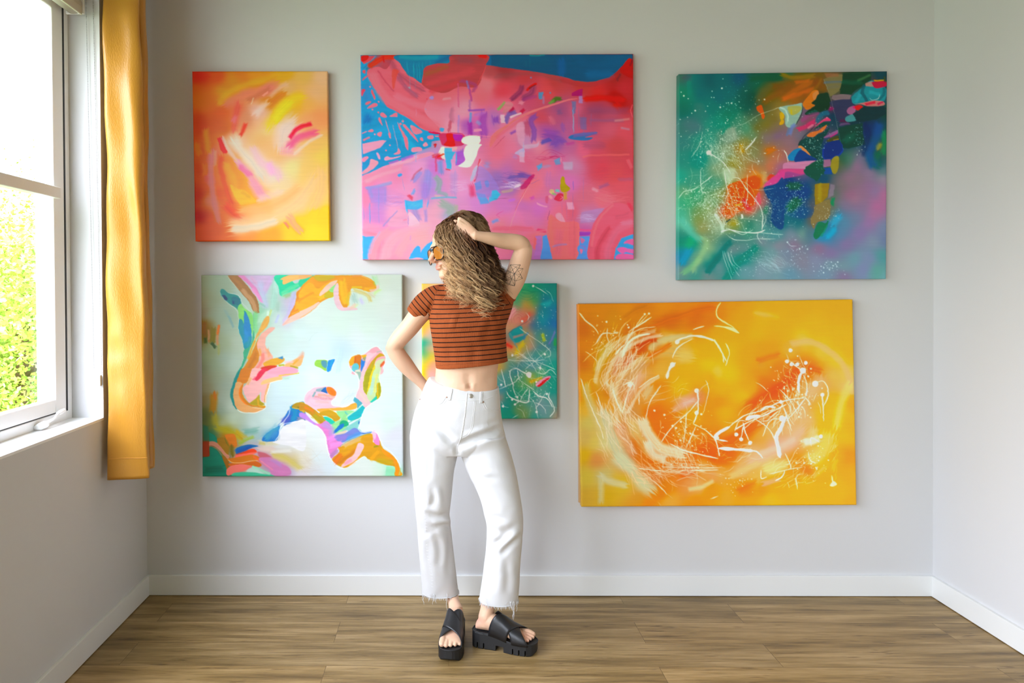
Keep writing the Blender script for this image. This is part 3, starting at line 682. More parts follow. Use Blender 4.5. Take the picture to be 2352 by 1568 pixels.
ART['teal'] = ([(1559.4,170),(2037.6,163.5),(2035.3,640.5),(1557.7,643)], '''
@ 1540 150 6.273
g 385850 170 160 2c6868 280 200 005860 400 200 004c58 540 200 005860 750 200 004868 1000 200 00483c 1250 180 004838 1500 170 207058 200 400 2a7468 270 450 005c68 400 400 005c68 700 450 006068 900 400 00504c 1050 450 004038 1180 500
g 00584c 1250 260 3c5028 1350 320 6c4010 1550 320 784808 1620 400 605010 1450 450 584c20 1350 550 006858 200 550 006058 200 650 38706c 400 600 307070 500 700 006c68 620 600 006c60 900 600 00504c 1150 600 405040 1220 650
g 38706c 160 900 486c78 250 850 486c78 350 900 2c8478 560 850 008070 750 800 00705c 850 700 40806c 950 800 409078 1100 900 4c7058 1200 800 6c5c18 1250 880 706820 1400 850 706028 1500 750 786428 1600 600 786450 1500 900
g 387878 200 1100 2c8478 400 1050 389080 550 1050 5c8474 800 1000 78988a 900 1000 887c38 1050 1100 60886c 1180 1000 746838 1250 1100 786878 1400 1050 705888 1560 1000 806868 1580 1130 308078 200 1350 008078 430 1350 6ca08c 650 1350 789070 850 1250
g a07830 1000 1200 788058 1200 1250 b06820 1430 1220 b06848 1560 1280 807860 1300 1350 88a080 700 1500 887c20 930 1400 988458 1050 1350 b87040 1200 1500 c07050 1450 1450 906098 1600 1450 b87858 1550 1350
@ 1790 150 6.273
g 205840 100 130 485010 400 130 604c18 600 110 684c30 800 140 103020 1000 140 204830 1200 150 003848 1450 130 00303c 1530 250 804810 100 300 884c08 300 300 804008 550 250 985010 400 400 985410 200 480 804c0c 650 350 102c1c 640 500 00303c 550 620
g 484c60 750 240 686040 780 330 404020 850 380 204028 950 250 103828 1100 260 605c68 880 470 203050 900 600 283058 950 520 286070 1150 450 206878 1300 400 285060 1500 450 483038 1350 250 102438 1300 700 0c2c30 1200 750 102438 1000 800
g a89058 40 680 788078 150 650 706870 200 800 605078 350 700 883858 450 820 885068 480 760 284c68 600 700 00304c 780 750 682048 750 620 703c58 1030 640 083848 750 880 604868 730 960 083c38 450 1080 0c4440 1000 1050 00382c 1100 950
g 082860 1300 900 0c2c68 1250 1000 003870 1400 950 003870 1350 1200 003c30 1500 700 0c5038 1530 1000 585820 1430 1180 0c4c40 1400 1350 806070 100 1000 706880 300 1000 886878 150 1100 906878 300 1250 906068 80 1300 9c6880 300 1430 804c60 200 1500
g 082c68 700 1200 082c6c 850 1130 083078 750 1300 0c4840 600 1300 686020 800 1400 205840 900 1350 407060 1000 1350 706888 1180 1380 906888 1120 1450 887090 1300 1550 487078 1500 1530 104c68 1400 1400 a85868 60 1500
@ 1540 390 5.808
g 309888 130 100 388878 250 200 409080 400 80 3c9078 550 200 40a080 170 450 38a878 250 420 289870 350 350 70a078 200 300 609870 600 400 48907c 650 200 80a888 750 100 888840 650 330 908838 850 200 a8a078 900 80 c86818 1000 200 d88048 1100 100
g e04808 850 350 e04010 900 500 e87010 1100 300 d85030 1150 350 e06050 1050 500 e04028 750 550 a88850 1200 80 b06878 1180 400 88a068 500 500 708850 350 500 488868 300 400 4ca890 170 600 68b8a0 200 720 788848 380 650 908c58 420 750 90a888 550 650
g 98b8a0 700 750 888c30 850 720 888840 800 650 40907c 1000 800 60988a 1150 750 609080 1200 600 187060 1050 720 50907c 950 650 088068 150 950 00906c 250 970 708868 480 900 88a880 500 1050 6c9878 350 1200 78a888 450 1150 387c74 150 870
g 2080a8 200 1100 3078a0 150 1200 6c8888 130 1350 588880 250 1350 408880 330 1430 007070 500 1300 006c68 600 1200 488888 700 1100 708088 850 1050 6c8890 650 1300 788488 500 1400 208078 800 1300 007c70 950 1200 608088 1000 1050 68909c 1000 1350
g 788090 1200 950 808090 1450 1000 689098 1350 1150 7890a0 1200 1350 70909c 1450 1400 8890a0 1450 1250 407878 900 900 28706c 780 950 208070 1100 1050 488c8c 1250 820 488890 1400 850 204870 1400 500 0c3870 1450 300 20587c 1300 300 184c68 1350 650
@ 1790 390 5.808
g 003068 100 150 003468 50 300 00306c 250 350 003c78 380 300 004068 600 130 004878 300 600 104c80 400 550 086070 50 680 10606c 250 700 585060 700 230 78681c 540 300 705840 460 500 605c40 600 480 606858 700 550 685848 450 650
g 586860 750 300 70646c 850 200 886880 950 100 7c6878 1050 150 906080 950 320 886884 1100 300 987088 1000 400 886890 1200 250 807098 1300 300 988098 1400 100 a86890 1390 350 a86894 1300 500 a07098 1250 600 806c90 1050 500 786c8c 900 500
g 3c80a8 800 620 2c78a8 700 780 2c88b8 600 880 5080a0 900 700 587ca0 850 850 6c7898 1000 650 486c80 400 830 70948c 300 820 748498 150 850 846c88 200 970 886888 550 1030 806c98 900 950 8070a0 1100 850 7c6c98 700 1100 7888a0 1250 950
g 68789c 1400 900 7080a0 1380 750 9070a0 1200 700 708098 100 1100 7c7c90 300 1200 7c84a0 500 1200 708c9c 700 1250 6c8c98 850 1300 6890a0 1000 1200 7884a8 1200 1200 4c8c90 1350 1150 5c9890 1300 1350 6898a0 1400 1420 7880a8 1130 1320 7088a0 600 1400 6088a0 100 1400 7c6c90 850 1420
@ 1540 150 6.273
s 008068 .6 26 .7 .4 860 860 780 940 740 1000
s 88a090 .8 90 .8 .3 860 960 850 1060
s 98a898 .7 40 .8 .3 900 900 930 1050
s 207468 .7 40 .4 .3 270 230 275 440
s 483858 .35 60 .9 .3 200 180 260 170
s 805008 .8 60 .8 .5 1360 520 1500 430 1620 400
s 5c5428 .7 70 .9 .4 1250 500 1400 330 1620 250
s 004c34 .7 50 .8 .3 1150 200 1400 180 1600 180
s 6c4408 .7 40 .8 .4 1480 300 1620 290
p d05808 1 5 1240 600 1310 570 1340 660 1360 740 1330 775 1300 700 1250 650
p d8a010 1 5 1590 680 1631 670 1631 760 1580 770
p d09808 1 5 1590 800 1631 790 1631 840 1570 860
s c09018 .7 36 .9 .4 1020 1150 1040 1250
s c06818 .9 45 .7 .4 1400 1240 1500 1200
@ 1790 150 6.273
s 906808 .8 40 .8 .4 30 130 200 170 500 150
s a85c10 .8 50 .7 .4 50 500 200 380 460 230
s b86010 .7 30 .7 .4 240 250 420 220
s c06018 .7 40 .7 .4 60 490 250 420 500 340
s 885c08 .7 26 .8 .4 420 440 560 280 600 200
p c87030 .9 3 330 560 470 380 560 370 540 500 520 570 400 640 350 600
p d08050 .9 4 480 410 560 370 570 480 500 500
p 103020 1 2 465 545 520 490 560 420 640 400 690 390 730 470 735 560 700 640 560 680 420 720 370 690 480 600 520 575
p 00483c .9 4 380 690 520 640 560 680 460 710
q 706844 .9 3 640 200 780 130 910 130 920 220 860 370 740 450 700 360
q 8c5c40 .7 10 650 110 850 120 860 160 680 180
s 485c78 .8 22 .7 .4 660 250 880 240
s 686450 .8 30 .7 .5 690 320 860 300
q 103424 1 4 920 110 1060 120 1320 100 1320 220 1230 270 1080 370 1040 420 870 410 880 330 910 220
s 508050 .6 24 .8 .6 1130 220 1300 140
s 084c38 .8 40 .8 .4 920 240 1180 250
q 74646c 1 4 770 430 900 415 1035 430 1010 500 820 510 750 480
p 2c3050 .95 6 740 520 1050 490 1090 580 1070 700 960 760 870 820 810 740 770 620
s 88205c .9 26 .6 .4 735 630 770 620
s 601840 .8 26 .7 .4 880 800 960 800
p a06088 .9 4 990 620 1080 580 1100 640 1060 710 980 690
d c03070 .8 22 1080 605
p 488890 .95 4 960 740 1090 705 1110 790 970 810
s 805088 .7 22 .8 .5 880 850 1000 840
p 2c7c8c 1 3 1050 440 1180 330 1240 290 1300 230 1370 230 1540 340 1520 500 1440 520 1300 520 1080 560 1040 480
s 104858 .9 26 .6 .3 1220 290 1190 380 1230 450 1270 520
s 1c5868 .8 26 .6 .3 1510 330 1500 420 1440 490
s 3c9cac .7 30 .7 .4 1300 380 1440 420
s 3c98ac .7 30 .7 .4 1110 520 1160 420
t c8d8d0 .9 7 1300 470 1340 500 1430 480 1440 420
q a87870 .9 4 1240 260 1340 230 1360 310 1240 300
p a81040 1 4 1350 240 1540 230 1540 300 1400 330 1350 290
s d09010 .95 14 .5 .4 1370 220 1500 215
s 40401c .9 12 .5 .3 1510 160 1530 240
p c07070 .9 3 1080 560 1200 540 1350 510 1500 520 1500 580 1300 590 1160 560
p e02818 1 4 1090 590 1150 570 1200 590 1210 620 1140 650 1100 630
s d82840 .9 22 .6 .4 1240 560 1380 530
s b82850 .8 18 .6 .4 1420 560 1490 530
q 0c2c34 1 4 1060 700 1120 660 1220 590 1500 590 1540 620 1530 700 1400 780 1200 810 1120 810
p 88a8a0 1 3 0 600 100 580 240 560 330 545 330 640 290 740 230 850 150 900 90 860 80 720 0 640
p a8a048 .8 8 120 600 300 590 300 660 180 720
s c09c10 .9 26 .5 .4 30 700 40 780
s c89810 .9 26 .5 .4 15 830 50 830
s c0a828 .8 12 .6 .4 170 640 180 700
s a8c8c0 .9 16 .6 .4 20 610 100 660 130 800
t 083028 1 8 330 550 320 700 240 850
s 6c80c0 .85 34 .7 .5 150 1000 180 900 230 850
s 5878b0 .6 26 .7 .4 120 1000 140 920
s 984078 .7 30 .7 .5 330 800 420 720 560 690
s c83868 .85 40 .5 .4 280 920 380 880 500 820
s d08098 .8 22 .6 .4 420 900 480 860
s 206080 .85 40 .6 .4 540 800 620 700 700 680
p d04870 .95 3 510 890 660 760 700 750 740 800 640 810
p 104038 1 3 490 930 610 830 700 820 720 860 560 900
p c86c40 1 3 400 1020 460 960 560 940 640 880 690 860 640 940 560 980 500 1030
p 083c3c 1 4 350 1060 480 1040 620 960 720 900 700 960 640 1060 600 1180 560 1350 500 1350 280 1160
t 201c30 1 9 500 890 380 1000 300 1100 270 1170
p c88050 1 2 275 1170 320 1160 400 1230 450 1300 400 1290 300 1220
p 8c5c90 .9 5 640 1040 740 980 840 930 840 980 700 1040
s d03078 .8 12 .6 .4 740 1030 830 970
p 404018 .95 5 680 1080 850 1010 860 1070 740 1100
s b08838 .8 10 .6 .4 780 1080 860 1060
q 003830 .95 5 840 900 1200 830 1210 1000 1240 1140 1000 1200 920 1190 860 1080
s 085848 .7 70 .9 .3 960 1080 1060 1020
t a0b0a8 .8 3 640 200 740 480 800 720 840 900 880 1080 930 1220
p 0838a0 .9 4 620 1240 680 1130 860 1080 920 1200 880 1290 740 1350 640 1350
p 082c6c .9 4 640 1230 690 1120 860 1080 910 1190 860 1280 740 1340 650 1340
p 2878b0 1 4 130 1300 230 1210 320 1200 300 1280 220 1370 140 1370
p 0c3c80 1 3 220 1380 300 1220 440 1300 540 1360 400 1390
s 003068 .8 26 .6 .3 380 1350 520 1360
p c080a8 .9 4 60 1420 260 1390 520 1370 460 1410 380 1480 340 1568 100 1568
q 004838 1 3 380 1460 520 1390 620 1360 640 1568 350 1568
q 946488 .95 4 640 1360 740 1350 740 1450 640 1470
p 8c8030 .95 5 760 1350 850 1310 850 1480 800 1568 740 1500
q 084890 1 4 640 1480 740 1470 760 1568 650 1568
s 188050 .85 50 .7 .5 1500 980 1520 1120 1500 1260
s a09838 .8 40 .8 .4 1400 1200 1460 1130
s 0c6048 .8 60 .7 .4 1420 1260 1370 1400 1430 1440
s 0c4c98 .7 80 .8 .4 1440 860 1400 1050 1300 1250 1360 1440
s 082050 .7 60 .8 .4 1230 860 1280 1020 1200 1260
t e0e0e0 .9 3 0 600 60 615 100 650
@ 1790 390 5.808
p c04c80 .95 4 0 0 330 -10 340 60 200 90 60 120 0 150
p 0038a0 .2 9 60 60 300 60 460 20 460 600 60 560
p 00483c 1 3 340 -10 600 -10 570 60 500 150 460 120 350 60
s 005038 .95 60 .6 .3 120 220 280 210
s 005838 .95 80 .6 .3 150 500 240 420
q 88701c 1 2 475 190 530 180 670 180 640 360 560 440 480 470 470 320
s a09028 .7 30 .7 .5 540 200 540 420
q 807488 .9 10 680 190 740 200 720 340 650 380
s 108050 .9 30 .5 .4 720 380 700 470
s 106848 .8 16 .5 .4 660 410 640 470
p 7c6c44 .95 4 480 480 640 400 680 430 660 640 500 700 460 780 415 680 460 560
p 006c4c 1 3 460 850 520 700 620 710 660 640 640 740 520 910 470 915
s 40a0c8 .8 60 .8 .2 800 620 720 720
s 38a0c8 .9 50 .8 .2 640 900 740 780
s 08885c .6 16 .5 .4 560 880 640 740
@ 1540 390 5.808
p e05008 .8 12 760 220 900 150 1000 110 1180 70 1220 200 1100 300 1180 400 1000 520 760 600 700 560 760 400
s f05000 .85 70 .7 .4 820 440 960 300 1060 180
s f06010 .9 40 .7 .4 1060 330 1140 260
s e8a020 .8 14 .5 .4 860 470 940 460
s f04050 .9 45 .7 .4 980 400 1040 520
s f07850 .8 40 .8 .4 780 620 860 560
p c85868 .9 6 1120 400 1180 300 1210 420 1190 470 1150 460
p e04838 .9 6 1260 140 1330 60 1400 90 1300 150
p d85090 .9 5 1230 230 1300 150 1500 10 1510 130 1380 200
s d08840 .7 40 .8 .4 1100 30 1230 100 1220 220
s c8a878 .6 40 .8 .4 1250 30 1270 160
p 104078 .9 6 1240 250 1400 190 1510 130 1510 740 1400 760 1340 640 1360 480
s 108050 .5 40 .8 .3 1280 500 1260 560
s 78b880 .7 50 .8 .2 180 1380 380 1200
s 90b888 .7 50 .9 .2 420 900 480 1000 300 1350
s 2090b8 .8 60 .8 .3 160 1230 250 1080
s 00a070 .7 60 .9 .2 230 1020 280 930
s 60b8a8 .7 60 .9 .2 140 660 260 820 380 930
s 006c68 .9 45 .8 .3 490 1370 600 1220 690 1090 800 960
s 007c70 .9 50 .8 .4 740 1450 850 1310 960 1180 1130 1050
s a09438 .8 50 .9 .3 820 730 880 700
s 183838 .8 12 .6 .4 740 700 800 660
@ 1540 150 6.273
w 110 c0d8cc .7 3.5 110 -65 40 140 850 1100 1560
r 400 d0e4dc .8 2.5 7 150 700 1300 1568
w 50 c8dcd0 .8 5 260 60 30 500 1050 1400 1560
t d8e4dc .95 12 545 1250 640 1310 740 1380 800 1450 870 1560
d d8e4dc 1 34 550 1255
t d8e4dc .9 6 300 1320 380 1210 440 1080 460 960
t d8e4dc .9 5 940 870 1040 850 1130 800 1280 710 1420 660 1560 610 1631 625
t d8e4dc .95 18 1080 1220 1160 1140 1240 1030
t d8e4dc .9 8 1090 1220 1110 1280 1180 1260
d d8e4dc .9 12 190 440 745 330 718 605 880 545 1355 493 355 655 430 1325 1270 1380
d d0dcd8 .9 8 152 388 255 480 600 375 500 660 308 690 143 780 375 968 155 1025 540 940 625 463 590 460 805 545 250 750 820 800
r 200 c8dcd4 .85 2.5 8 450 150 1400 1300
r 260 d0e0d8 .85 2.5 10 150 900 1500 1568
@ 1790 150 6.273
r 60 d0e0e0 .9 3 8 300 1000 650 1300
r 50 d0e0e0 .9 3 7 1050 800 1250 1300
r 50 d0e0e0 .8 3 7 500 1150 680 1568
r 40 d0e0e0 .7 3 6 200 550 900 1100
t e0e8e0 .9 12 130 1400 110 1300 70 1220
t e0e0e0 .8 5 100 650 130 740 110 840
@ 1540 390 5.808
w 110 c8e0d0 .8 3.5 150 -50 35 120 0 900 800
r 400 d8e8e0 .85 2.5 8 110 0 1100 800
w 40 d0e4d8 .85 5 260 60 35 500 100 1250 800
t d8e8e0 .9 8 405 0 405 180 430 330
t d8e8e0 .9 9 110 380 180 290 300 260 400 200 560 80
t d0e4dc .85 7 560 380 640 500 700 640 720 760
t e0e8e0 .95 10 720 0 740 180 765 300 730 400
t e0e8e0 .95 10 830 100 920 120 1000 240 1100 360 1200 500 1230 640 1220 800
t e0e8e0 .9 6 870 200 900 300 920 380
t e0e8e0 .9 7 1030 60 1020 180 1030 330 1000 480
s d0e4dc .85 26 .6 .6 600 600 680 720 700 820
t d8e8e0 .95 14 680 820 800 800 950 830 1150 840 1260 800
t d8e8e0 .9 8 760 780 900 840 980 860 1100 800
t d8e8e0 .9 7 760 870 850 930 1000 940 1150 920 1400 920
t d8e8e0 .9 6 1150 830 1300 850 1500 860
t d8e8e0 .9 9 1160 840 1170 920 1220 980
t d8e8e0 .9 6 1260 600 1270 680 1230 760
t c8dcdc .9 5 690 1080 730 1220 780 1360 820 1460
t c8dcdc .9 5 710 1080 780 1260 830 1400
t c8dcdc .9 5 760 1090 800 1220 900 1330
t c8dcdc .9 5 800 1110 860 1240 940 1310
t c8dcdc .9 5 770 1100 830 1280 920 1420
w 60 c8e0d0 .6 3 120 -40 60 450 500 750 900
w 50 a8c8d0 .7 3 200 25 12 1150 1150 1510 1350
r 500 d8e8e0 .85 2.5 9 100 50 1300 1000
r 220 e0ece8 .85 2.5 6 1150 150 1510 950
r 120 d0e0e4 .8 2.5 7 700 850 1510 1450
p c8dcc8 .6 30 700 0 850 -20 860 100 760 180
p e0ece0 .9 4 940 600 960 590 970 640 950 650
@ 1790 390 5.808
r 260 d0e4e8 .85 2.5 7 0 80 450 780
r 60 d8e8e8 .8 2.5 6 470 450 800 720
r 100 c0d4e0 .8 2.5 8 0 850 450 1450
r 50 d0e4e8 .85 3 9 420 1150 900 1450
d c8dce4 .85 10 108 965 270 1055 375 1055 670 1330 590 1370 780 1230
t c8dce4 .8 6 100 960 150 1010 230 1015
w 20 c8dce4 .7 3 90 -50 25 0 300 200 700
''', 7)
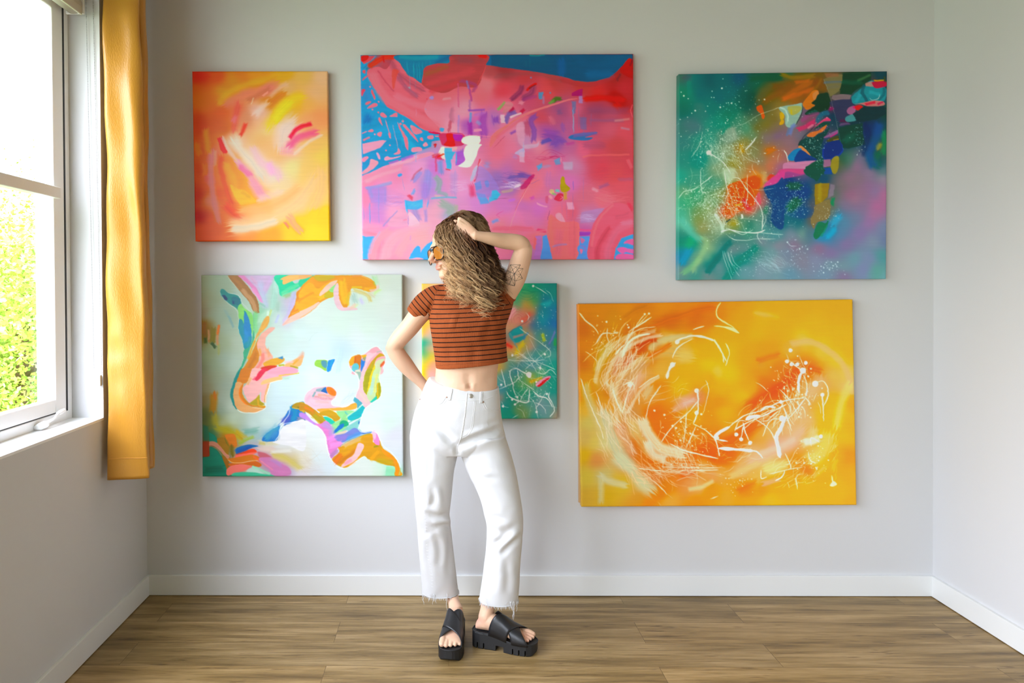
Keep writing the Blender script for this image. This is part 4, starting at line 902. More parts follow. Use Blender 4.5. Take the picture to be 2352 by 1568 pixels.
ART['calm'] = ([(462,632),(923.8,630),(926.3,1093.4),(465.2,1094)], '''
@ 450 620 6.532
g 98a488 120 120 94a890 250 200 98ac94 400 200 90a48c 400 300 98a080 130 300 a09878 110 500 98886c 110 650 906814 100 850 7c5c08 110 950 94a488 250 500 98ac98 350 700 98a890 200 700 9cb09c 500 900 98ac98 450 600 90a890 500 700 98a888 420 1100 9cb0a0 400 1350 9cac88 150 1300 98a880 250 1200
g a8b8a4 600 1100 a8bcac 560 1400 98ac90 300 1450 909c7c 100 1500 a8bcac 700 400 b0c8b4 800 600 b8c8d8 1050 300 bcc4cc 900 200 b8c8c4 1050 500 b0d0bc 1150 300 b0d4b8 1200 550 b4bcd0 1300 600 88c49c 1000 600 88c090 920 700 98c8a8 900 900 c8dcd4 1250 700
g c8b8d0 1400 500 d0c8d8 1350 750 c8dcd0 1200 1000 c8e0d8 1400 1000 cce0d8 1550 850 ccdfdc 1500 1200 d0e0dc 1600 1100 cce0e0 1590 1450 c0d4c8 1100 1100
@ 690 620 6.532
g d8e8e0 400 600 d8e8e0 200 700 d8ece0 600 800 d8ecdf 1000 900 e0ece4 1300 400 d8e4d8 1400 200 d8e4d4 1250 150 d8ecd8 1150 300 dce8e0 1450 600 dce8e4 1450 1000 dcece8 1100 1100 e0ecec 900 1000 d8ecec 300 1100 d0e8ec 200 1300 e0ece8 1350 1450 d8ecec 650 1450 c8e0e8 620 1250 dcecec 100 1500 d8ecec 0 900
@ 450 850 6.032
g 9c9c80 120 100 98a488 300 100 98a898 400 200 8c7c50 110 400 9c9878 130 250 b8c8b8 450 500 a0b0a0 350 400 90a494 360 560 b8ccbc 500 700 c8dcd4 1000 700 c8dce0 1150 500 cce0e4 1250 250 d0e4e8 1400 150 c0d4d4 1150 800 c0d4cc 800 750 4c6040 120 650 6c6c30 170 620 606c38 150 800 808830 250 720
g 9c9828 450 830 b0b898 380 760 98b4a8 700 850 98b8b0 850 900 187858 200 900 b87014 450 950 087868 250 1200 006850 300 1350 085848 200 1400 00684c 120 1300 983008 130 1100 984018 150 1030 0c8060 400 1440 f08070 600 1340 c0dcc8 800 1400 b8a0b0 850 1050 78a8c0 1000 900
g d8dcd8 1200 1050 d8d8c8 1000 1050 e0e4dc 1400 1000 dce0e0 1300 850 d8dcdc 1200 1000 c8b880 1200 1200 c8b870 1350 1250 c888b8 1150 1330 c878b0 1250 1430 e0dce0 1450 1400 c06878 950 1200 b8b8d0 1350 1400 a0c8b0 950 1420 c070b0 1060 1300
@ 690 850 6.032
g e0ece8 200 100 d8ecec 400 200 e0e8e8 600 300 d8e8ec 650 380 e4e8ec 600 450 d8ece8 700 100 e0ece8 1250 200 dcece8 1300 500 d8ece0 1200 700 e0eaec 950 700 e8e8e8 1000 820 dcdce4 1300 900 d8e0e4 1350 1200 e0e4e8 1300 1000 e0e8e8 1000 600 e4e8e8 100 800
g e0e8e4 200 900 e4e8e4 300 1000 e4e0d0 30 1200 d8e4e4 250 1200 d8e4e8 400 1320 dce8e0 600 1400 e0e8e0 900 1350 d8e8d8 1100 1400 d8ece8 250 300 d8dce0 200 1400 d8d0d8 50 1430 e0d8c0 50 1330 98e0b8 1250 1400
@ 450 620 6.532
s 6c98a0 .7 22 .8 .3 490 690 530 780 560 850
s 80a4a4 .5 30 .9 .3 440 600 520 740
s 88a8a8 .6 14 .8 .3 560 340 600 345
q 986c3c 1 3 475 78 640 78 760 220 900 400 945 520 950 640 910 655 860 620 800 480 600 250 520 150
s c09468 .9 40 .6 .4 700 300 830 450 900 610
s b07840 .6 30 .7 .4 560 110 680 240
t e8e0c8 .9 5 475 80 520 160 640 290
q d888b8 1 3 620 78 760 78 900 260 1000 430 1000 490 960 470 880 330 760 190
s e898c8 .9 30 .6 .3 850 290 920 370 985 470
q c8b0d0 1 14 720 78 1180 78 1150 180 1080 300 1020 400 960 320 880 240
s b8c0dc .8 60 .8 .3 960 200 1020 400 1050 550
s d0b0d8 .7 30 .8 .3 1020 300 1120 120
s d8a8c8 .6 30 .8 .3 830 110 900 200
s a8d4c4 .9 60 .7 .3 1190 180 1180 380 1160 560
s b8dcd0 .8 50 .7 .3 1200 170 1220 330
s 88b8a8 .7 20 .7 .3 960 500 1040 540
p 20c898 1 5 1200 78 1400 78 1480 200 1633 150 1633 190 1480 300 1280 390 1240 250 1180 150
s 70d8a0 .9 40 .7 .4 1290 360 1440 260 1633 180
s 98dcb0 .8 30 .7 .4 1300 400 1500 300
p f0b870 1 3 1390 78 1633 78 1633 120 1480 150 1310 215 1300 150 1260 145
s 98b880 .8 40 .8 .3 1340 400 1420 370
s b8b8d8 .9 45 .7 .3 1470 350 1430 500 1400 640
s c8b8dc .8 45 .7 .3 1480 460 1400 660 1320 790
s b4bce0 .8 26 .8 .3 1240 680 1200 780
s a8c8b8 .8 50 .8 .3 1220 480 1220 620
s b8dcc4 .8 60 .8 .4 1130 600 1000 700 960 800
s c8d068 .7 16 .7 .4 1130 600 1100 700
s dcecdc .8 20 .7 .4 1080 620 1080 700
s 78c880 .8 40 .7 .4 900 640 890 800 900 940
q e08c08 1 3 1380 720 1500 480 1510 330 1640 220 1640 590 1540 640
q f8b008 .9 12 1500 480 1640 400 1640 540 1480 600
s f8c050 .8 8 .5 .4 1440 660 1640 580
p f0c8b4 1 3 1300 830 1400 710 1640 600 1640 690 1480 760
s f0a8a8 .7 16 .7 .4 1310 820 1400 740
p d8a050 .95 8 1040 710 1100 700 1080 820 960 960 900 1040 830 1140 870 1060 960 860
s e0a850 .7 20 .7 .4 1080 760 1000 880
p c88008 1 4 960 950 900 1100 860 1200 740 1430 640 1568 840 1568 940 1350 950 1150 930 1050
s b87008 .8 40 .7 .4 900 1250 800 1450 740 1568
s d89820 .8 26 .7 .4 880 1060 830 1200 780 1330
p e0a898 1 2 1190 870 1110 860 980 960 920 1080 920 1160 940 1240 950 1340 880 1450 820 1568 1000 1500 1080 1400 1160 1310 1060 1170 1040 1080 1060 1000 1140 920
s e0a048 .8 24 .7 .4 960 1190 970 1280
s e87870 .8 30 .6 .4 1000 1260 1000 1350 920 1480
s e8a070 .7 30 .7 .4 1070 1180 1110 1300
p d8a040 1 3 1010 1400 1120 1340 1280 1310 1330 1340 1280 1400 1160 1440 1040 1450
q 4888b0 1 2 1230 1320 1300 1285 1310 1340
p f0b070 .95 6 1330 1420 1480 1340 1600 1270 1610 1320 1560 1440 1400 1450
s e8c0c8 .8 20 .7 .4 1330 1380 1460 1380
s e0a040 .9 16 .6 .4 1460 1410 1590 1300
s a8a010 .95 16 .5 .4 1240 1430 1320 1420
s 989008 .95 16 .5 .4 1410 1440 1530 1470
p c84028 1 3 940 1500 1040 1440 1210 1435 1160 1480 1040 1530 960 1568 900 1568
s e0a060 .7 18 .6 .3 1300 1450 1450 1460
p f8a8c0 1 4 920 1590 1040 1530 1200 1460 1400 1450 1530 1500 1480 1560 1100 1660 960 1670
p 14807c 1 1.5 365 330 380 290 420 290 490 345 600 375 650 410 680 490 640 540 640 600 600 570 520 510 440 450 380 390
p 0c6878 .9 6 560 400 640 420 670 480 640 530 560 500 530 440
q 0c3460 1 8 390 380 430 370 480 430 460 455 430 440
q 0c4070 .9 8 540 460 570 470 580 520 550 500
t d8e8e0 .9 5 480 340 600 368 655 400 690 490 760 560 840 660
t d8e4dc .9 5 360 330 400 410 480 490 600 590 630 660 640 800 640 900 680 1000 720 1160 720 1300 680 1440 620 1568
p 80c868 1 2 680 505 720 560 800 620 850 680 860 850 840 960 820 860 780 740 740 640 720 700 718 810 680 750 645 730 635 620 625 570 650 520
p 0c8898 1 2 648 740 690 750 718 810 725 700 720 610 740 620 790 720 820 860 835 980 830 1080 790 1160 730 1190 700 1060 660 960 640 880
p 2080b8 1 4 725 640 790 720 830 900 820 1000 740 960 718 860
s 3c88c4 .9 50 .8 .3 760 920 750 1080
s 4c90a0 .7 30 .8 .3 820 1020 770 1150
p 40a078 1 2 720 1200 790 1160 840 1060 860 900 880 1000 840 1120 790 1240 740 1380 680 1500 640 1568 600 1568 680 1440 715 1320
t 4c9880 .9 4 860 640 870 850 840 1080 770 1280 690 1450
s 98640c .9 50 .8 .5 120 780 110 960
s e0a078 .7 22 .8 .4 190 900 195 1040
s e0703c .7 14 .7 .4 200 1050 195 1080
s 345008 .9 30 .6 .4 140 1020 145 1090
s 7c7010 .95 45 .5 .5 270 880 250 1080
s e07020 .95 24 .5 .4 345 830 320 960
s d89060 .8 24 .7 .4 320 980 325 1120
s 2c5020 .9 30 .5 .5 240 1100 290 1160
s a8ac58 .6 22 .8 .4 340 1120 340 1260
@ 690 620 6.532
p 28c898 1 4 -10 140 180 78 220 110 100 200 -10 250
p f0b070 1 3 -10 78 180 78 100 120 -10 140
p e89c08 1 3 -10 300 120 140 220 78 400 78 560 80 720 78 900 78 1080 150 1140 240 1130 290 1040 330 900 290 760 280 740 420 700 560 640 550 580 420 570 260 540 200 500 330 460 400 380 440 300 490 160 600 -10 640
p f8b40c .9 6 -10 420 180 330 260 400 380 300 540 160 420 180 260 280 180 200 100 200 -10 330
p c8b010 .9 8 200 90 440 80 520 110 380 160 260 160
p f0b020 .9 8 -10 480 260 330 300 420 140 560 -10 620
s f8c820 .9 36 .6 .4 290 420 380 380
p c8b808 .95 4 400 320 490 300 490 400 400 420 350 400
p f0ccb8 1 4 280 380 300 330 420 200 550 150 540 190 480 260 420 310 300 390
p 98e088 1 3 430 300 540 210 500 330
p ecc8d0 1 4 500 300 550 190 580 260 580 400 620 520 660 560 780 545 860 590 720 605 600 605 530 530 500 420
s f0c030 .95 60 .6 .3 620 160 640 320 680 500
s f8b828 .8 40 .7 .3 660 200 680 400
s e8c050 .9 30 .7 .4 700 500 740 330
s e8c808 .9 20 .6 .4 780 260 920 260
s e89c20 .9 26 .5 .4 880 140 1000 170 1110 240
s f0b430 .9 30 .6 .4 960 290 1110 270
s e89870 .8 20 .7 .4 780 90 920 90
s f0b880 .8 14 .7 .4 920 90 1060 150
s f0c8c0 .9 30 .7 .4 1050 310 1150 290 1150 230
s d8c878 .9 34 .8 .4 800 300 1000 370 1050 460
s d8d0b0 .8 30 .8 .4 1020 340 1120 400
s a8c8bc .8 60 .9 .3 790 380 830 480
s d0c8f0 .8 40 .9 .3 900 430 930 500
s c8ec90 .8 30 .9 .3 1120 350 1190 300
s a8e0a0 .7 50 .9 .3 1110 110 1140 200
s ecccb0 .8 30 .8 .3 760 570 820 520
s d8e898 .6 20 .9 .4 820 560 860 520
q f0c8b4 1 3 -10 620 160 540 270 475 310 490 200 590 80 680 -10 730
t e8a040 .9 6 310 480 180 600 60 680 -10 720
t f8f0e8 .9 5 310 500 200 620 60 700 -10 740
t a8c0bc .6 3 130 1060 200 970 260 930
s e0b098 .8 40 .8 .4 -10 1330 40 1250
s c8e4ec .7 60 .9 .3 600 1200 580 1350 560 1500
t f0f4f0 1 6 210 1420 230 1350 320 1340 420 1345 500 1325 525 1340 470 1480 440 1520 380 1520 290 1470 225 1440 215 1400
p 98d058 1 3 212 1420 225 1360 300 1345 400 1365 390 1510 290 1465 230 1440
p 5090b0 .9 8 310 1360 390 1370 390 1470 330 1440
p 2090d8 1 3 410 1370 440 1350 500 1335 518 1345 480 1430 450 1510 395 1515
s 2cb0d0 .9 10 .5 .3 480 1350 450 1430
t d8e8d0 .9 5 410 1370 395 1515
p f0b0b8 1 3 725 1390 730 1350 770 1300 840 1280 930 1275 1000 1230 1080 1170 1150 1155 1200 1200 1260 1280 1275 1350 1250 1450 1190 1568 800 1568 780 1500 735 1450
p e8a81c 1 3 730 1360 800 1285 900 1280 900 1400 800 1420 740 1430
p d07808 1 3 820 1285 905 1280 895 1460 870 1470 800 1400
t f0b880 1 5 810 1290 805 1390
s d05820 .9 8 .4 .3 822 1300 812 1400
p 68c0cc 1 4 790 1410 860 1400 880 1470 820 1500 810 1530 770 1500
q e8b020 1 5 910 1280 1000 1270 1080 1270 960 1360 940 1330
s 7898a0 .8 26 .5 .4 950 1340 1060 1290
q 3c80d0 1 3 905 1330 940 1360 1005 1360 950 1500 920 1568 905 1490
s 60b8c0 .8 10 .5 .3 830 1500 880 1490
q dce0c8 1 3 830 1500 890 1490 920 1568 820 1568
p f0c8d0 1 4 1000 1250 1090 1250 1150 1240 1040 1350 960 1500 930 1568 900 1568 960 1420
s b8b8b0 .9 12 .6 .4 1150 1230 1220 1210
p c8a010 1 3 980 1568 1000 1480 1060 1380 1140 1290 1200 1250 1260 1280 1200 1300 1130 1350 1060 1568
p b0a800 .9 4 990 1568 1060 1430 1130 1330 1100 1400 1050 1568
p f0d818 1 4 1050 1568 1080 1480 1130 1400 1150 1420 1120 1568
p d0dcb0 1 5 1120 1400 1190 1340 1270 1330 1240 1400 1180 1568 1130 1568
p d86840 1 4 1200 1420 1260 1360 1265 1400 1210 1460
t f8f8f4 1 6 725 1395 735 1340 780 1290 860 1270 950 1268 1040 1190 1110 1150 1160 1152 1230 1220 1280 1310 1270 1400 1200 1560
t f8f8f4 1 6 725 1390 740 1460 800 1530 830 1568
@ 450 850 6.032
p 14807c 1 2 620 -20 560 60 520 150 490 260 475 340 490 420 540 520 570 540 540 460 520 330 560 180 600 60 640 -20
t 14a090 .9 5 560 160 600 60
p c8780c 1 3 640 -20 590 90 565 160 640 180 700 170 760 60 780 -20
p d8a068 1 2 560 165 530 260 515 350 530 440 560 520 640 570 720 582 860 582 940 530 950 520 820 515 700 480 640 400 600 280 640 180
p e88030 1 4 660 180 610 240 595 320 620 400 680 470 760 495 840 495 740 470 680 400 640 300
p c87c08 1 3 650 200 640 300 670 380 730 450 800 490 950 490 955 520 830 510 760 500 690 460 620 360 620 250
p e8b0ac 1 3 780 -20 740 100 690 200 650 240 660 300 690 370 730 440 800 430 860 370 900 300 900 420 950 440 960 380 1000 270 1025 180 960 150 1000 40 900 -20
s d8a868 .9 24 .7 .4 760 100 710 200
s dca868 .9 20 .6 .4 1010 190 970 320 955 440
p a89410 1 3 740 460 830 390 880 340 890 420 950 470 860 490 780 480
s d8a010 .9 14 .5 .4 860 400 870 490 950 500
s f05070 .8 30 .7 .5 800 120 850 100 900 20
p d83850 .95 5 850 60 920 -20 1000 -20 960 30 860 140 820 130
p f8a8b8 1 3 920 120 980 60 1100 -20 1300 -20 1410 20 1350 50 1160 80 1000 110
p f0bc80 1 4 900 200 960 130 1150 85 1195 90 1190 130 1060 160
s b8d8c0 .8 30 .7 .3 1200 110 1300 100
s d8c830 .9 8 .6 .4 1150 75 1300 60 1430 40
t f8f8f0 1 6 1190 130 1060 165 1025 190 1000 280 970 370 960 520 900 560 800 590 640 580 570 540
t f8e8c0 .9 5 780 515 860 530 950 530
s b87c10 .9 60 .7 .5 250 330 240 560
s c86c20 .8 26 .8 .4 260 300 270 400
s b8a838 .7 60 .9 .4 260 640 280 740
s b0a428 .8 60 .9 .4 300 800 480 860 600 920
s c09c20 .9 60 .8 .4 560 870 660 940
s 98b030 .8 30 .7 .5 600 1020 700 960 800 920
s 68a090 .8 50 .8 .4 680 860 850 830
q 10846c 1 6 180 860 260 900 320 990 280 1010 180 980
p 98700c 1 4 290 960 350 930 400 940 460 1040 460 1200 520 1240 440 1230 340 1120
p d07810 1 5 400 900 520 880 560 960 560 1060 480 1060 440 980
s 6c6008 .9 40 .7 .5 500 1060 510 1180
t 306850 1 8 395 910 420 1000 450 1050
p c88870 1 3 180 990 250 985 330 1040 420 1150 460 1180 440 1240 350 1130 250 1050 180 1040
s 988860 .8 12 .7 .4 180 1050 290 1090 380 1200
q 983c14 1 4 100 990 185 970 185 1195 100 1195
q 287058 .8 20 100 760 170 780 175 980 100 980
p 087c64 1 3 100 1210 185 1190 190 1060 280 1100 360 1220 410 1340 440 1470 95 1470 95 1280
s 00604c .8 60 .8 .4 130 1380 380 1360
p 986404 1 4 360 1180 440 1240 460 1300 440 1370 400 1300
p 0868a0 1 4 565 1080 720 1030 860 1050 760 1080 620 1150 560 1150
s 0c50a0 .9 26 .6 .3 600 1120 760 1060
p e84c20 1 4 560 1160 700 1110 800 1090 840 1130 700 1160 560 1215
p f07060 1 5 555 1170 700 1150 860 1130 800 1160 660 1200 555 1215
p d0781c 1 4 440 1230 540 1210 800 1170 900 1240 760 1250 640 1280 540 1290 480 1270
p cc6808 1 4 460 1290 640 1290 800 1250 900 1300 880 1340 760 1320 620 1300 480 1330
s f07048 .9 24 .7 .4 800 1190 900 1260 1060 1360
t f0c8a0 1 6 440 1240 520 1280 640 1280 800 1250 860 1250
p f07c70 1 3 425 1380 500 1320 620 1305 780 1330 700 1380 560 1420 440 1460
p b8d8c8 .95 14 700 1400 800 1340 900 1400 960 1450 800 1450
p 48b890 1 4 540 1420 760 1410 900 1430 1060 1450 1060 1475 540 1475
s 98e0b8 .9 20 .7 .4 780 1330 900 1380 1030 1440
s 3058a0 .8 40 .8 .4 570 1130 700 1080
p c0606c .9 10 860 1130 960 1150 1060 1220 960 1240 880 1200
p cc80b0 .95 10 880 1210 1060 1210 1160 1280 1300 1360 1300 1450 1080 1460 1000 1360 900 1280
s e890a0 .8 12 .7 .4 900 1260 1060 1380
s b890c8 .7 40 .8 .4 1060 1230 1180 1310
s d8d0a0 .7 40 .9 .4 880 1000 1000 1010 1150 1000
s b8a850 .7 26 .9 .4 880 1010 950 1020
s e0c8b8 .7 50 .9 .4 880 1080 1080 1090
s d0c068 .85 60 .9 .4 1060 1170 1250 1230 1440 1360
s e4e4dc .8 30 .9 .3 1050 1130 1300 1110
p 2c70b8 1 2 1300 540 1200 680 1160 760 1165 800 1150 900 1100 980 920 980 950 900 1060 820 1160 740 1260 640 1320 500 1440 440 1508 460 1508 700 1400 710 1300 740 1220 760
s 50a0b8 .9 60 .8 .4 960 940 1060 860 1140 780
s 5090c0 .7 60 .8 .3 1060 930 1120 860
s 5858b0 .9 50 .7 .4 1200 720 1320 640
s 148cb0 .9 50 .7 .4 1340 680 1380 580 1330 520
s 58a0a0 .6 30 .7 .4 1440 600 1500 600
s d080b0 .9 24 .6 .4 1450 630 1508 620
s 988c9c .9 30 .7 .3 1410 670 1508 680
p a88808 1 3 1330 520 1370 460 1440 440 1508 455 1508 590 1430 545
s 787408 .8 24 .7 .5 1420 520 1500 500
t f8e8d0 1 6 1330 525 1420 535 1508 590
p e4e4e4 1 3 1160 960 1160 880 1185 810 1240 760 1300 740 1380 710 1508 705 1508 1100 1300 1050 1060 1000
t fcfcf8 1 8 1090 985 1150 900 1170 800 1220 745 1320 725 1400 705 1508 703
t fcfcf8 1 6 1310 530 1290 600 1240 680 1180 740 1080 800
@ 690 850 6.032
t fcfcf8 1 6 0 445 60 450
p f0c4d0 1 4 60 440 70 350 140 270 240 230 420 230 500 300 480 380 430 430 440 480 540 500 640 500 520 520 260 560 120 500
s ecd0d8 .8 30 .9 .3 90 400 110 320 180 270
s f0b8cc .8 30 .8 .3 90 420 130 360
q 88a8b0 .9 8 220 260 320 235 270 300 210 290
q 1c68b0 1 2 275 290 320 240 350 232 380 325
t f0c080 1 5 270 295 330 235
p f0843c 1 2 360 240 420 235 480 280 500 320 480 355 430 350 380 310
s e87c1c .8 20 .6 .3 420 270 460 320
t c85c10 .8 4 410 290 450 300 440 320
s 70a8a8 .9 16 .6 .4 200 300 170 360
s f0a888 .9 22 .6 .5 240 340 340 350 470 370
s d89890 .8 18 .6 .5 200 360 320 390 430 400
w 14 c06898 .6 3 200 14 6 180 340 430 470
s f0c0c0 .8 30 .7 .4 200 430 400 440
t fcfcf8 1 7 500 350 480 390 435 420 430 450 460 490 540 505 640 495 710 450 760 370 800 280 810 180 800 100 770 50 720 10
p c08808 1 3 -10 450 80 470 160 520 240 580 350 690 270 745 140 620 60 570 -10 560
s e07c10 .9 24 .6 .5 60 510 180 570
s a8a000 .9 30 .6 .4 170 640 260 700
s a8a440 .8 26 .6 .4 200 620 330 700
t f8e0a8 1 5 -10 560 60 570 160 650 280 745
t f0d088 .9 4 200 570 350 690
p e8ac50 1 3 230 540 400 525 620 510 700 470 780 450 780 520 700 550 540 560 400 560 300 590
p c89c08 1 3 260 590 400 550 480 580 555 660 480 710 440 670 360 630 310 630
t f8e8b0 1 4 400 535 480 580 550 650
p 28c4a4 1 2 320 650 380 645 450 690 480 725 420 750 360 700
p 98dc98 1 4 500 590 560 565 740 560 700 600 620 640 560 690 480 740 440 780 440 860 540 870 660 800
p 98d890 1 5 440 750 560 680 620 600 660 640 640 760 560 800 440 880
q 80c8c0 .9 5 560 850 680 760 840 660 820 720 800 800 850 850 780 900 700 870 640 830
q 18b4bc 1 3 650 640 740 580 860 490 900 520 870 570 840 640 800 670 700 700 660 680
s c0e8c8 .9 10 .5 .4 640 650 740 580 860 480
s 68c4b8 .9 14 .5 .5 650 610 620 580
p 20a878 1 3 540 740 570 700 620 695 660 720 670 760 620 780 560 790
p 1c78c0 1 3 460 850 540 760 600 740 600 780 540 830 460 880
t 20b888 1 6 600 760 700 710 830 650
p dcc8b0 .95 5 480 880 560 850 640 830 620 870 540 905 490 900
p 7888cc 1 6 470 910 620 870 740 800 800 820 840 850 980 870 880 880 740 920 600 1000 480 1000
s 9880d0 .9 50 .7 .4 500 940 640 920
s 5898d8 .9 40 .7 .4 660 950 820 880
s 2470c0 .9 14 .6 .4 860 880 990 855
s 1c68b0 1 10 .5 .3 820 710 810 740
p c08ce0 .95 5 -10 590 60 600 160 700 240 750 200 760 100 700 -10 640
p e088c8 1 5 200 740 280 740 350 700 420 760 440 880 470 940 520 980 570 1000 560 1060 520 1080 440 1220 400 1160 370 1020 360 940 310 840 240 780
s b898d0 .9 50 .7 .4 320 740 420 800 430 900
s f098e0 .9 50 .6 .4 400 960 460 930
s f09cdc .9 40 .6 .4 420 1050 560 1010
s b884b8 .9 40 .7 .4 430 1180 510 1120
p d89c08 1 3 560 1060 700 980 860 900 990 880 1010 1000 1090 960 1140 1080 1240 1150 1330 1240 1380 1380 1410 1450 1310 1460 1310 1340 1180 1310 1060 1260 940 1230 890 1190 780 1250 680 1330 600 1350 500 1300 440 1230 540 1130 520 1070
s e0b880 .9 40 .6 .4 600 1060 720 990 840 950
s e06c50 .9 50 .7 .4 480 1270 560 1170
s d08010 .9 40 .7 .4 540 1270 700 1160 800 1080
s e0a010 .8 26 .7 .4 590 1170 680 1130
p f4c4c4 1 3 800 1010 880 1040 840 1150 760 1250 640 1320 560 1340 640 1240 740 1160
s f0a0b8 .8 26 .7 .4 620 1290 700 1250
s f0b090 .8 14 .7 .4 680 1320 760 1270
t e07850 1 6 520 1080 570 1080
t 70a080 .9 6 540 1060 640 990 800 920 980 880
p f890c8 1 3 1000 850 1040 850 1080 920 1100 1000 1090 1040 1020 1000
p f8c8d8 .9 5 1000 850 1040 850 1050 920 1020 960
s 889010 .9 12 .5 .4 1020 1060 1080 1050
t f8b8a0 .9 4 1010 1000 1010 1060
s f0a818 .9 30 .6 .5 980 1230 1080 1120
p f09808 1 4 1120 1090 1240 1150 1340 1260 1390 1400 1400 1450 1315 1455 1310 1330 1280 1240 1180 1180
s c0a808 .8 40 .7 .4 1060 1240 1270 1280
q 98e0b4 .95 4 1190 1330 1300 1345 1305 1460 1180 1460
s a8c8a0 .8 14 .7 .4 1390 1360 1370 1450
p f0c4c8 1 3 860 0 920 -10 880 100 870 260 920 330 980 440 900 520 840 440 770 370 810 250 830 120
s e8d0c0 .8 30 .7 .4 840 320 920 440
q 98b8a8 1 5 760 20 840 20 840 80 820 140 800 60
p a8a400 1 3 920 -10 1000 -10 960 100 940 260 920 340 870 250 880 120
p f0d000 1 3 1000 -10 960 100 930 280 920 330 980 200 1020 -10
p c8e0a8 1 5 1020 -10 1110 -10 1095 80 1100 160 1050 360 980 440 920 350 970 200
s b8e0d8 .8 24 .7 .4 980 340 1010 100
s e8e070 .8 18 .7 .4 1030 300 1060 60
p a8a400 1 3 1060 200 1100 170 1120 260 1110 340 1070 400 1040 370 1060 280
s f0c020 .9 10 .5 .4 1070 180 1070 380
q 2cc0a8 1 3 960 440 1060 350 1060 400 990 450
q 58a8b8 1 3 750 370 800 400 860 460 790 530 780 460 730 420
t fcfcf8 1 7 1110 -10 1090 90 1110 180 1125 280 1110 360 1060 410 980 460 900 530 860 600 835 680 830 740 800 790 810 830 860 860 940 860 1000 845 1060 870 1100 950 1160 1060 1260 1140 1340 1240 1390 1350
t fcfcf8 1 7 0 700 60 705 160 750 260 800 320 880 355 980 370 1080 400 1180 450 1270 540 1350 640 1350 720 1300 800 1240 895 1185
w 12 a8c0cc .4 3 200 -50 8 600 300 720 460
w 26 c8b8a0 .4 3 300 20 20 0 1100 200 1420
''', 8)
